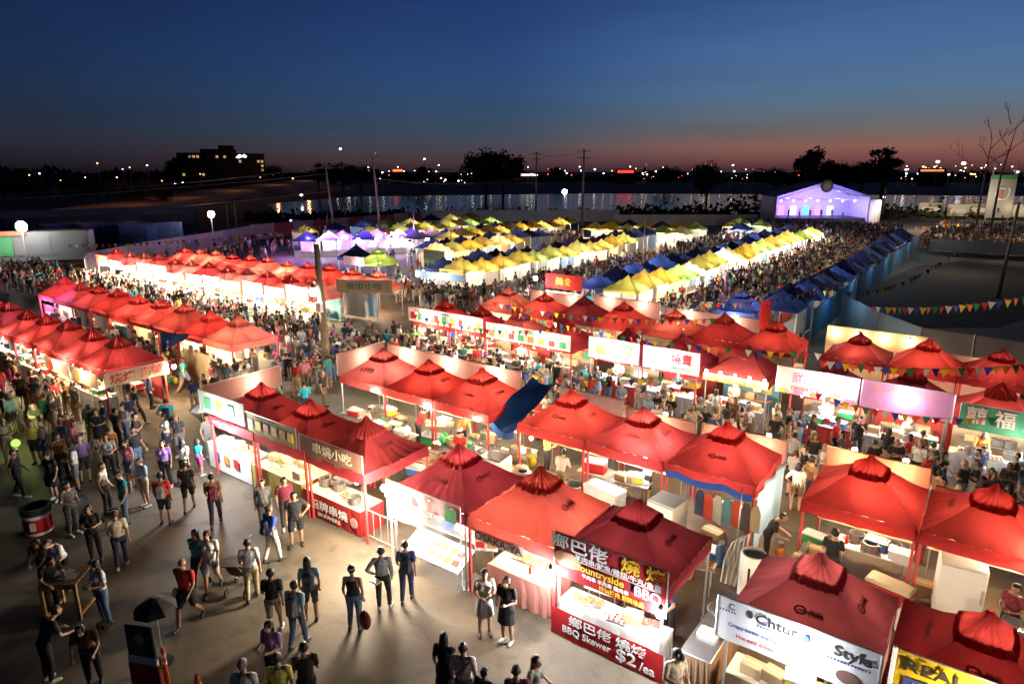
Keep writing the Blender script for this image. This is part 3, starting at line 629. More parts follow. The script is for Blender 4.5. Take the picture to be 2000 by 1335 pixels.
def aisle_board(x0, x1, y, z0, z1, label, face, m=None, P=0, col=WARM, bulbs=0, where='', group=None):
    s = sign('back_board' if face > 0 else 'shop_banner', label, x0, x1, y, z0, z1, m or BOARDC, face=face, frame=METAL, group=group, single=True)
    for k in range(bulbs):
        x = x0 + (x1-x0)*(k+.5)/bulbs; yy = y + face*.42
        bulb(x, yy, z1-.1, '%s warm bulb %s' % (ordn(k+1) if bulbs > 1 else 'single', where), 'bulbs ' + where, P, col, .075)
    return s
aisle_board(-21.6, -14.2, 19.95, 1.95, 3.0, 'long pale board glowing behind the left half of the second row', 1, None, 150, NEUT, 3, 'beyond the long pale board, left from the aisle side')
aisle_board(-12.45, -9.85, 19.95, 1.9, 2.75, 'dull pink printed board behind the tent right of the blue tarpaulin', 1, cloth('dull_pink', (.60,.40,.36), .5))
aisle_board(-9.7, -7.2, 19.95, 1.6, 2.55, 'low orange lit board behind the tent above the white cooler', 1, None, 90, WARM, 1, 'at the low orange lit board')
aisle_board(-7.0, -4.35, 19.95, 1.7, 2.6, 'pale pink board with two bulbs at the alley end of the second row', 1, None, 70, WARM, 2, 'at the alley end board of the second row')
s_ = aisle_board(-3.25, -.65, 19.95, 1.6, 2.75, 'orange red glowing board behind the tent with the glowing corner', 1, cloth('orange_board', (.80,.22,.14), .5), 60, WARM, 2, 'behind the orange red board')
aisle_board(-.5, 4.7, 19.95, 1.6, 2.3, 'long dull red board at the right edge of the second row', 1, cloth('dull_red', (.45,.10,.07), .3))
for i, x in enumerate([-20.3,-17.7,-15,-11.1,-8.4,-5.75,-1.95,.75,3.4]):
    skirted_table('serving_counter', '%s counter from the left on the far side of the second row' % ordn(i+1), x-1.2, x+1.2, 19.1, 19.7, .9, [CREAM,WHITE,STEEL][i%3], None, 'far side counters of the second row', cat='counter')
    fill(x-1.1, x+1.1, 19.25, 19.55, .9, 'on the %s far side counter of the second row' % ordn(i+1), ['tray','pot','bin','box','cups','bottle'], 4)
sign('side_canvas', 'white canvas gable closing the left end of the second row', -1.35, 1.35, 0, 2.15, 3.1, BOARDC, frame=METAL, rz=-PI/2, single=True).location = (-21.72, 18.55, 0)
light(-22.2, 18.6, 2.7, 90, NEUT, .05)
# blue tarpaulin
mb = MB(); A_, B_, C_, D_ = G(1040,735,2.95), G(1088,746,2.75), G(1003,842,1.75), G(958,815,1.95)
def tq(i, j):
    p = (A_*(1-i)+B_*i)*(1-j) + (D_*(1-i)+C_*i)*j; p = p.copy(); p.z -= .32*math.sin(PI*i)*(.5+.5*j) + .05*math.sin(j*9+i*4); return tuple(p)
mb.grid(tq, 12, 20); mb.grid(lambda i, j: tuple(Vector(tq(i, 1)) + Vector((0,-.02*math.sin(i*9),-.32*j*(1-.3*i)))), 12, 3)
tag(mb.build('blue_tarpaulin', mat('tarp_blue', (.012,.055,.19), .4, 0, .3, 2.5, .5, .4, .05), smooth=True), 'sagging dark blue tarpaulin slung between two red tents', 'tarpaulin')
# side sheet and aprons
mb = MB(); mb.grid(lambda i, j: (-4.38+.05*math.sin(i*14), 17.3+2.5*i, .25+1.75*j), 24, 6)
tag(mb.build('side_sheet', mat('sheet_blue', (.38,.55,.70), .3, 0, .2, 2, .6, .5, .4), smooth=True), 'pale blue plastic sheet on the alley side of a red tent', 'tarpaulin')
mb = MB(); mb.grid(lambda i, j: (-7.0+2.5*i, 17.15+.03*math.sin(i*20), 1.78+.2*j+.05*math.sin(i*12)), 24, 2)
tag(mb.build('blue_valance', mat('blue_plastic', (.02,.10,.5), .35), smooth=True), 'rolled blue plastic strip under the edge of the red tent above the fridge', 'tarpaulin')
for k, c in enumerate([(.05,.06,.12),(.6,.08,.04),(.55,.5,.42),(.1,.25,.3),(.5,.07,.05),(.08,.07,.07),(.4,.3,.2)]):
    mb = MB(); w = .13; mb.add([(-w*.5,0,1.72),(w*.5,0,1.72),(w,.01,1.5),(w*1.05,-.02,.95-.06*(k%3)),(-w*1.05,.02,.95-.05*(k%2)),(-w,-.01,1.5)], [(0,1,2,3,4,5)]); mb.add([(-w*.5,.03,1.72),(w*.5,.03,1.72),(w,.04,1.5),(w*1.05,.02,.95-.06*(k%3)),(-w*1.05,.05,.95-.05*(k%2)),(-w,.03,1.5)], [(5,4,3,2,1,0)])
    cn = ['navy','orange','cream','teal','red','black','tan'][k]
    tag(mb.build('hanging_apron', mat('apron_'+cn, c, .9), None, (-5.9+.26*k, 17.05, 0)), '%s apron hanging under the tent beside the tall fridge' % cn, 'apron', 'aprons hanging beside the tall fridge')
# ---- the work yard between the two rows
fridge(-12.95, 16.6, 'low white fridge with a black hotplate on top, below the blue tarpaulin', .95, .8, 1.05, .1, True)
fridge(-6.55, 16.35, 'tall white fridge beside the hanging aprons', .85, .8, 1.55, -.12)
fridge(.35, 17.6, 'grey fronted fridge under the right hand tent of the second row', .95, .8, 1.6, .1)
cooler(-8.85, 16.9, .45, 'big white cooler on a crate behind the OSAKA-YA tent', WHITE, WHITE, 1.25, .6, .5, -.15)
tag(MB().rbox(-.6,.6,-.3,.3,0,.45,.02).build('wooden_crate', WOOD, None, (-8.85,16.9,0), -.15), 'wooden crate under the big white cooler', 'crate')
cooler(-9.9, 18.2, .75, 'red cooler with white lid inside the tent right of the tarpaulin', CM['bin'][2], WHITE, .7, .4, .35, .2)
rail_table('white table under the red cooler', -9.9, 18.2, 1.1, .6, .75)
cooler(-1.0, 17.0, .3, 'dark red cooler with cream lid behind the maroon tent', mat('cooler_red', (.35,.02,.02), .4), CREAM, 1.0, .5, .4, -.2)
tag(MB().rbox(-.5,.5,-.26,.26,0,.3,.02).build('wooden_pallet', WOOD, None, (-1.0,17.0,0), -.2), 'wooden pallet under the dark red cooler', 'pallet')
cy = thing('water_heater', 'tall white cylinder heater with a dark slot in the alley', 'heater', (-3.85, 15.4, 0)); MB().lathe([(.30,0),(.32,.05),(.32,1.3),(.28,1.34),(.27,1.1)],24).build('body', WHITE, cy, smooth=True); MB().cbox(0,-.325,.35,.05,.02,.7).build('slot', DARK, cy)
mb = MB()
for k in range(5): mb.tube([(-.3+.12*k,-.2,0),(-.32+.14*k,.1*math.sin(k),.5),(-.2+.1*k,.2,1.0+.1*k),(.1,.1-.1*k,1.35)], .022, 6)
tag(mb.build('folded_chairs', METAL, None, (-4.4,15.9,0)), 'tangle of folded metal chair frames in the alley', 'chairs')
for i, (x, y, w, d, rz_, lb) in enumerate([(-20.4,15.4,2.0,.75,0,'white prep table behind the left end tent'), (-17.6,15.2,2.2,.8,.05,'prep table crowded with trays behind the second front tent'), (-17.9,16.6,2.2,.7,-.04,'prep table before the long pale board'), (-15.2,15.6,2.0,.8,0,'prep table behind the tent beside the open gap'), (-15.0,17.0,1.8,.7,.06,'prep table under the tent left of the tarpaulin'),
        (-11.2,16.4,1.6,.7,-.2,'prep table beside the low white fridge'), (-10.3,15.4,1.4,.6,.1,'low prep table behind the plastic fronted stall'), (-2.75,17.2,.8,2.0,0,'yellow topped table in the alley stall'), (-1.6,18.3,1.7,.7,0,'white table inside the tent with the glowing corner'), (1.9,16.4,1.6,.7,.1,'table with papers behind the REAL stall')]):
    rail_table(lb, x, y, w, d, .82, rz_, m=[CREAM, STEEL, WHITE][i % 3])
    wh = 'on the ' + lb
    fill(x-w/2+.15, x+w/2-.15, y-d/2+.15, y+d/2-.15, .82, wh, ['tray','tray','pot','bin','box','bottle','cups','bag'], 13 if i < 5 else 8)
for i, (x, y) in enumerate([(-20.6,17.0),(-19.6,17.9),(-17.0,18.3),(-14.6,18.2),(-13.0,17.9),(-12.0,14.9),(-7.4,15.4),(-5.2,15.0),(-5.5,18.3),(-8.5,18.2),(3.0,18.3),(-20.6,14.2)]):
    t_ = rail_table('%s side table among the clutter of the yard' % ordn(i+1), x, y, 1.1, .55, .78, R.uniform(-.6,.6), 'side tables of the yard', [STEEL,WOOD,CREAM][i%3])
    fill(x-.4, x+.4, y-.15, y+.15, .78, 'on the %s side table of the yard' % ordn(i+1), ['tray','pot','bin','box','bottle','bag','cups'], 5)
for i in range(34):
    x, y = R.uniform(-21.5,-4.8), R.uniform(14.5,19.2); wh = 'on the yard ground behind the ' + ('first front stalls' if x < -16.5 else 'open gap' if x < -12.5 else 'middle front tents' if x < -8 else 'barbecue stall')
    good(R.choice(['bin','bin','box','bag','pot']), x, y, 0, wh, s=R.uniform(1.1,1.7))
for i, (x, y, kd, pk, wh, s) in enumerate([(-12.1,15.9,'bin',4,'on the ground beside the low white fridge',1.2), (-11.6,15.1,'bag',2,'on the ground behind the plastic fronted stall',1.6), (-10.9,17.2,'bin',0,'under the tent right of the tarpaulin',1.3), (-10.4,16.6,'bag',0,'beside the tent leg right of the tarpaulin',1.3), (-9.6,16.1,'bin',4,'on the ground beside the wooden crate',1.2), (-7.7,16.6,'bag',1,'between the white cooler and the tall fridge',1.9),
        (-7.6,17.3,'bin',1,'behind the green bag',1.3), (-7.2,18.0,'bin',0,'inside the tent above the white cooler',1.2), (-9.1,18.4,'box',0,'beside the red cooler',1.3), (-3.0,16.2,'bag',2,'on the alley ground by the cylinder heater',1.3), (-1.9,17.1,'bin',1,'beside the dark red cooler',1.3), (-.4,18.3,'box',0,'beside the grey fronted fridge',1.3), (1.1,17.4,'bag',1,'beside the grey fronted fridge',1.4), (-19.0,14.7,'box',0,'behind the second front tent',1.4), (-16.3,16.2,'bin',2,'between the prep tables',1.3), (-13.9,15.0,'bin',3,'behind the open gap',1.2)]):
    good(kd, x, y, 0, wh, s=s, pick=pk)
for i, x in enumerate((-19.5,-16.6,-14.2)): bulb(x, 17.1, 2.0, '%s bulb over the crowded prep tables of the yard' % ORD[i+1], 'bulbs over the prep tables', 85, NEUT, .06)
bulb(-11.9, 17.3, 1.75, 'bulb at the low white fridge', None, 70, WARM, .07); bulb(-8.0, 17.9, 1.9, 'white bulb between the two tents above the coolers', None, 90, COOL, .06)
for i, x in enumerate((-3.6, 1.6)): light(x, 17.6, 2.0, 70, WARM, .1)

# ---- mid rows
SKIRTS = [WHITEC, cloth('skirt_cream',(.55,.45,.30),.1), cloth('skirt_brown',(.25,.14,.08),.1), cloth('skirt_red',(.40,.04,.03),.1), cloth('skirt_grey',(.3,.3,.3),.1)]
MINI = MB().ball(0,0,0,.055,n=8,m=6).mesh('mini_bulb', emit('mini_glow', (1,.74,.38), 16))
BACKS = [mat('back_tan',(.42,.30,.18),.85,0,.3,3), mat('back_brown',(.24,.14,.08),.85,0,.3,3), WHITEC, cloth('back_red',(.42,.06,.05),.2), cloth('back_cream',(.58,.48,.34),.3), mat('back_teal',(.10,.22,.24),.8,0,.3,3)]
COOKS = []
def stall(x, yc, face, where, P, col, idx, top=WHITE, skirt=None, lampz=1.95, goods=3, lampdy=.9, back=True):
    """counter, goods, back wall, bulbs and lamp of a middle-distance stall; face -1 sells towards the viewer"""
    y = yc + face*1.15
    skirted_table('serving_counter', '%s counter %s' % (ordn(idx), where), x-1.2, x+1.2, y-.3, y+.3, .92, [top,CREAM,STEEL][idx%3], skirt or SKIRTS[(idx*3+int(abs(x)))%5], 'counters ' + where, cat='counter')
    fill(x-1.1, x+1.1, y-.18, y+.18, .92, 'on the %s counter %s' % (ordn(idx), where), ['tray','box','bin','cups','pot','bottle'], goods+3)
    rail_table('%s prep table inside the stalls %s' % (ordn(idx), where), x+R.uniform(-.2,.2), yc-face*.35, 1.8, .5, .86, 0, 'prep tables ' + where, R.choice([STEEL,WOOD,CREAM]))
    fill(x-.8, x+.8, yc-face*.35-.12, yc-face*.35+.12, .86, 'on the %s prep table inside the stalls %s' % (ordn(idx), where), ['pot','bin','box','tray'], 4)
    if back:
        bs = sign('back_cloth', '%s back cloth inside the stalls %s' % (ordn(idx), where), x-1.22, x+1.22, yc-face*1.12, .15, R.choice([1.5,1.9,2.0]), BACKS[(idx*5+int(abs(x)*3))%6], face=face, group='back cloths ' + where, cat='cloth', single=True)
        for k in range(R.randrange(2,5)): MB().cbox(R.uniform(-.9,.9), -.03-.004*k, R.uniform(.9,1.3), R.uniform(.2,.45), .008, R.uniform(.2,.4)).build('picture', R.choice([INKY, INKR, CM['food'][0], CM['food'][1], INKW, INKG]), bs)
    for k in range(3):
        o = put('hanging_bulb', MINI, None, (x-.8+.8*k+R.uniform(-.15,.15), y+face*.12, R.uniform(1.82,1.95))); tag(o, '%s bulb at the front of the %s stall %s' % (ordn(k+1), ordn(idx), where), 'light bulb', 'small bulbs ' + where)
    tube_lamp(x, yc+face*lampdy, lampz, '%s tube lamp %s' % (ordn(idx), where), 'tube lamps ' + where, P, col)
    COOKS.append((x+R.uniform(-.5,.5), yc+face*.45, face, idx, where))
Y3 = 28.1
r3 = [-25.4,-22.75,-20.1,-17.4,-13.8,-11.1,-8.15,-4.68,-2.0,.7,3.4]
r3c = [RED[0],RED[1],RED[2],RED[3],RED[3],RED[3],RED[4],RED[4],RED[4],RED[0],RED[1]]
for i, x in enumerate(r3):
    tent(x, Y3, '%s tent from the left in the third row, %s canopy' % (ordn(i+1), ['light red','red','light red','dark red','dark red','dark red','maroon','maroon','maroon','bright red','red'][i]), 'tents of the third row', r3c[i], badge=False, var=i%3, leg='r' if i % 2 else 'm')
    stall(x, Y3, -1, 'of the third row', [190,190,170,170,170,170,130,150,170,150,120][i], [WARM,NEUT,NEUT,NEUT,COOL,COOL,WARM,COOL,NEUT,NEUT,NEUT][i], i+1)
    if i in (0,1,2,3,4,5,7,8): light(x, 26.1, 2.6, [90,100,100,100,90,90,0,90,60][i], [NEUT,NEUT,NEUT,NEUT,COOL,COOL,0,(.95,.9,1),(1,.85,.95)][i], .12)
YB = 26.7
VW = mat('white_vinyl2', (.80,.80,.78), .4, 0, .05, 2, 0, .4, .25)
w1 = sign('shop_banner', 'long glowing white fascia with small pictures, left end of the third row', -27.0, -21.5, YB, 2.15, 2.95, VW, frame=REDPOLE)
for k in range(9): MB().cbox(-2.4+.6*k, -.03, 2.3, .3, .012, .4).build('picture', [INKR, INKG, CM['food'][1]][k%3], w1)
w2 = sign('shop_banner', 'glowing white fascia with menu rows, third row beside the long fascia', -21.3, -16.1, YB, 2.0, 2.8, VW, frame=REDPOLE)
for k in range(8): MB().cbox(-2.2+.62*k, -.03, 2.12, .36, .012, .3).build('picture', [CM['food'][0], INKY, INKR, INKG][k%4], w2)
for i, (a, b_, lb) in enumerate([(-15.1,-12.5,'white fascia banner with a yellow picture in the third row'), (-12.3,-9.7,'white fascia banner with small red marks in the third row')]):
    s_ = sign('shop_banner', lb, a, b_, YB, 1.95, 2.95, VW, frame=METAL); MB().cbox(-.6,-.03,2.2,.5,.012,.4).build('picture', CM['food'][1] if i == 0 else PINKC, s_); letter(s_, ['小食','燒賣'][i], .5, 2.55, .5, [INKY, INKR][i]); letter(s_, ['TACOS','DUMPLINGS'][i], .4, 2.15, .22, [INKR, INKG][i])
s_ = sign('shop_banner', 'orange lettered strip under the maroon tent with bulbs, third row', -9.5, -6.8, YB, 1.9, 2.2, cloth('orange_strip', (.7,.35,.12), .3)); letter(s_, 'SNACKS', 0, 2.04, .26, INKR, sx=1.8)
for k in range(5): bulb(-9.3+.6*k, YB-.2, 2.35, '%s bulb over the orange lettered strip' % ordn(k+1), 'bulbs over the orange lettered strip', 60, WARM, .06)
s_ = sign('shop_banner', 'glaring white banner with faint pink marks, third row', -6.5, -3.55, YB, 1.95, 3.0, VW, frame=METAL); letter(s_, '甜品 飲料', 0, 2.62, .42, INKP); letter(s_, 'DESSERTS & DRINKS', 0, 2.22, .2, INKR)
for k in range(5): MB().cbox(-1.2+.6*k,-.03,1.98,.36,.01,.16).build('picture', [CM['food'][1], INKP, CM['food'][0]][k%3], s_)
s_ = sign('shop_banner', 'pale pink banner with curved orange lettering, third row', -3.45, -.55, YB, 1.95, 3.0, cloth('pink_banner', (.66,.30,.46), .3), frame=METAL)
for k, c_ in enumerate('Bubble Tea'): 
    if c_ != ' ': letter(s_, c_, -.95+.19*k, 2.72+.07*math.sin(PI*k/9), .27, mat('ink_orange', (.72,.30,.12), .7))
s_ = sign('shop_banner', 'green banner with three round cream characters, third row', -.35, 4.6, YB, 1.85, 2.75, cloth('green_banner', (.10,.32,.16), .25), frame=METAL)
for k, c_ in enumerate('囍福園'): letter(s_, c_, -2.0+.8*k, 2.35, .62, mat('ink_cream', (.72,.55,.40), .7))
light(1.5, 26.1, 1.5, 110, COOL, .1)
yb_ = sign('poster_board', 'lime green poster board standing in the aisle at the pink stall', -1.5, -.7, 25.9, .1, 1.1, mat('lime_board', (.50,.58,.10), .5)); letter(yb_, '$5', 0, .75, .3, INK)
sign('screen_panel', 'white and red end panel beside the yellow green poster board', -.62, -.5, 26.4, 0, 2.0, INKR)
for k, tx in enumerate(['FRIED SQUID','RAMEN','POTATO']): letter(w1, tx, -1.7+1.75*k, 2.8, .2, [INKR, INKB, INKR][k])
for k, tx in enumerate(['烧烤 串','CORN','MANGO']): letter(w2, tx, -1.7+1.7*k, 2.62, .26, [INKR, INKG, INKY][k])
Y4 = 33.75
r4 = [-25.1,-22.3,-19.5,-16.9,-13.8,-11.1,-8.5,-4.72,-2.0,.65,3.3]
for i, x in enumerate(r4):
    tent(x, Y4, '%s tent from the left in the fourth row, %s' % (ordn(i+1), ['large salmon red canopy','bright red canopy','dull red canopy','red canopy','red canopy','deep red canopy','bright red canopy','dark red canopy','red canopy','dark red canopy','dark red canopy'][i]), 'tents of the fourth row', [RED[5],RED[0],RED[4],RED[0],RED[2],RED[1],RED[0],RED[3],RED[0],RED[3],RED[4]][i], badge=False, var=i%3, leg='r')
    if i < 7: stall(x, Y4, 1, 'of the fourth row', [150,150,110,130,150,110,110][i], WARM, i+1, goods=2, lampdy=-.2)
    else: light(x, Y4-.4, 1.9, 90, WARM, .1)
aisle_board(-24.5, -20.2, 35.4, 2.1, 2.95, 'pale pink board behind the left tents of the fourth row', 1, None, 90, NEUT, 2, 'behind the left tents of the fourth row')
aisle_board(-19.8, -15.4, 35.4, 2.1, 3.1, 'pale grey pink board behind the fourth row', 1, None, 90, NEUT, 2, 'behind the pale grey pink board')
aisle_board(-15.0, -9.8, 35.4, 2.0, 2.9, 'pale board behind the middle of the fourth row', 1, None, 90, NEUT, 2, 'behind the middle of the fourth row')
wb = sign('lit_board', 'tan wall board lit by four bulbs, right end of the fourth row', -6.6, -2.2, 36.1, .3, 2.9, mat('tan_board', (.50,.36,.24), .8), cat='board')
for k in range(4): bulb(-6.2+1.1*k, 35.8, 2.7, '%s bulb on the tan wall board' % ordn(k+1), 'bulbs on the tan wall board', 24, WARM, .08)
sign('lit_board', 'low dull board right of the tan wall board', -2.0, 1.6, 36.3, .3, 2.2, PINKC, cat='board'); bulb(.6, 35.9, 2.3, 'single glaring bulb over the low dull board', None, 70, WARM, .10)
sign('lit_board', 'dull pink board at the right edge behind the fourth row', 1.8, 7.5, 36.3, .3, 2.4, PINKC, cat='board')
# ---- left block rows
for i in range(9):
    x = -31.0 - 2.65*i
    tent(x, 18.55, '%s tent from the right in the long left row, %s' % (ordn(i+1), ['pale red','bright red','dusty red','bright red','bright red','red','red','purple tinged','purple tinged'][i]), 'tents of the long left row', [RED[5],RED[0],RED[2],RED[0],RED[0],RED[0],RED[1],RED[3],RED[0]][i], badge=False, var=i%3, leg='r')
    stall(x, 18.55, 1, 'of the long left row', [230,200,200,190,190,170,150,130,110][i], WARM, i+1, goods=3, lampdy=-.2)
    rail_table('%s rear table of the long left row' % ordn(i+1), x, 17.6, 2.0, .6, .8, 0, 'rear tables of the long left row'); fill(x-.9, x+.9, 17.45, 17.7, .8, 'on the %s rear table of the long left row' % ordn(i+1), ['bin','box','pot','bag','tray','bottle'], 6)
    fill(x-1.0, x+1.0, 15.4, 16.9, 0, 'on the ground behind the %s tent of the long left row' % ordn(i+1), ['bin','box','bag','pot'], 3)
light(-52.6, 16.9, 1.6, 220, (.7,.35,1), .1); light(-50, 17.0, 2.9, 120, (.6,.3,1), .1)
for i in range(7):
    x = -31.6 - 2.62*i
    tent(x, 12.95, '%s tent from the right in the near left row' % ordn(i+1) + (', dark red' if i in (0,2,5) else ', bright red'), 'tents of the near left row', [RED[3],RED[1],RED[3],RED[0],RED[1],RED[3],RED[0]][i], badge=False, var=i%3, leg='r')
    stall(x, 12.95, -1, 'of the near left row', [260,230,200,190,190,220,220][i], [WARM,NEUT,WARM,NEUT,NEUT,COOL,COOL][i], i+1, goods=4)
s_ = sign('end_banner', 'cream banner with red painted letters on the end of the near left row', -1.35, 1.35, 0, 1.45, 2.05, cloth('cream_banner', (.72,.55,.38), .3), rz=PI/2, frame=METAL); s_.location = (-30.15, 12.95, 0)
letter(s_, '烧烤 海鲜', 0, 1.75, .46, INKR, sx=1.2)
bulb(-30.0, 14.5, 1.75, 'glaring bulb at the corner of the near left row', None, 250, WARM, .10)
for i, (a, b_) in enumerate([(-36.0,-33.3),(-33.1,-30.4)]):
    s_ = sign('shop_banner', ['white banner with a red picture','cream banner with a round picture'][i] + ' in front of the near left row', a, b_, 11.4, 1.35, 2.0, cloth('cream_banner', (.72,.55,.38), .3), frame=METAL)
    MB().tube([(-.6,-.02,1.68),(-.6,-.04,1.68)], .25, 14).build('round_emblem', [INKR, CM['food'][0]][i], s_)
    light((a+b_)/2, 11.0, 1.9, 90, WARM, .1)
mb = MB(); A_, B_, C_ = G(312,650,2.2), G(378,652,2.3), G(318,690,1.2)
mb.grid(lambda i, j: tuple(((A_*(1-i)+B_*i)*(1-j) + (C_*(1-i*.5)+B_*(i*.5))*j) + Vector((0,.06*math.sin(i*11),.04*math.sin(j*8)))), 10, 8)
tag(mb.build('blue_tarpaulin', MATS['tarp_blue'], smooth=True), 'small bright blue tarpaulin hung between the two left rows', 'tarpaulin')
sign('canvas_screen', 'beige canvas screen beside the small blue tarpaulin', -33.2, -30.6, 16.6, .2, 1.7, cloth('beige_canvas', (.62,.5,.34), .3), cat='screen')
for i in range(12):
    x = -38.2 - 2.68*i
    tent(x, 28.8, '%s tent from the right in the dazzling white lit row' % ordn(i+1), 'tents of the dazzling row', [RED[5],RED[2],RED[0]][i%3], badge=False, var=i%3)
    stall(x, 28.8, -1, 'of the dazzling row', 330, (1,.88,.68), i+1, goods=2, lampz=2.1)
    light(x, 26.9, 2.0, 750 if i < 9 else 480, (1,.86,.62), .15)
for i in range(12):
    x = -38.2 - 2.68*i; z0 = R.uniform(1.7,2.0); z1 = z0 + R.choice([.5,.7,.9,.95])
    s_ = sign('shop_banner', '%s fascia from the right along the dazzling row' % ordn(i+1), x-1.2, x+1.15, 27.32+.05*(i%3), z0, z1, [VW, BOARDC, VW, cloth('fascia_yellow',(.75,.62,.3),.3), VW, cloth('fascia_red',(.7,.14,.10),.3)][i%6], group='fascias of the dazzling row', sag=.04)
    letter(s_, ['烧烤','牛丸','TEA','小吃','BBQ','海鲜'][i%6], R.uniform(-.4,.4), (z0+z1)/2, .42, [INKR, INKG, INKY][i%3]); MB().cbox(.75*(-1)**i, -.03, z0+.1, .4, .01, (z1-z0)*.6).build('picture', CM['food'][i%4], s_)
for i in range(11):
    x = -37.2 - 2.72*i
    tent(x, 33.7, '%s tent from the right in the red row behind the dazzling row' % ordn(i+1), 'tents behind the dazzling row', [RED[5],RED[2],RED[0],RED[1]][i%4], badge=False, var=i%3)
    light(x, 33.2, 1.95, 260, WARM, .15)
    sign('canvas_screen', '%s pale canvas screen between the two rows at the dazzling row' % ordn(i+1), x-1.25, x+1.25, 31.6, .2, 2.0, WHITEC, group='canvas screens of the dazzling row', cat='screen')
s_ = sign('end_banner', 'white framed green lettered banner at the end of the red rows', -37.6, -33.6, 31.0, 2.2, 3.1, cloth('cream_banner', (.72,.55,.38), .3), frame=WHITE, rz=.55); letter(s_, '夜市小吃', 0, 2.65, .5, INKG, sx=1.3)
sign('canvas_screen', 'blue grey sheet hanging at the end of the dazzling row', -38.2, -35.4, 31.9, .3, 2.0, mat('sheet_blue', (.38,.55,.70)), cat='screen')

for i, (x, y) in enumerate([(-21.3,14.8),(-18.9,16.0),(-16.2,14.6),(-13.4,15.6),(-11.0,14.7),(-9.2,15.0),(-6.4,14.8),(-5.0,16.5),(-3.7,17.4),(-.6,16.3),(2.4,15.5),(-14.0,16.2)]):
    t_ = thing('gas_cylinder', '%s gas cylinder from the left in the work yard' % ordn(i+1), 'gas cylinder', (x, y, 0), 0, 'gas cylinders of the work yard')
    MB().lathe([(.14,.0),(.15,.04),(.15,.48),(.12,.56),(.05,.60)], 14).build('tank', [mat('gas_white',(.6,.6,.58),.4), mat('gas_blue',(.08,.18,.4),.4), mat('gas_orange',(.6,.22,.05),.4)][i%3], t_, smooth=True); MB().lathe([(.07,.60),(.09,.62),(.09,.70),(.06,.70)], 10).build('valve_guard', METAL, t_)
for i in range(20):
    x, y = R.uniform(-29,-3), R.uniform(4.5,11.2)
    o = MB().cbox(0,0,0,R.uniform(.04,.13),R.uniform(.04,.10),.006).build('litter_scrap', [CREAM, CM['card'][0], BACKS[1], BACKS[0]][i%4], None, (x,y,.008), R.uniform(0,3)); tag(o, 'small scrap of litter on the open pavement', 'litter', 'scraps of litter on the open pavement')
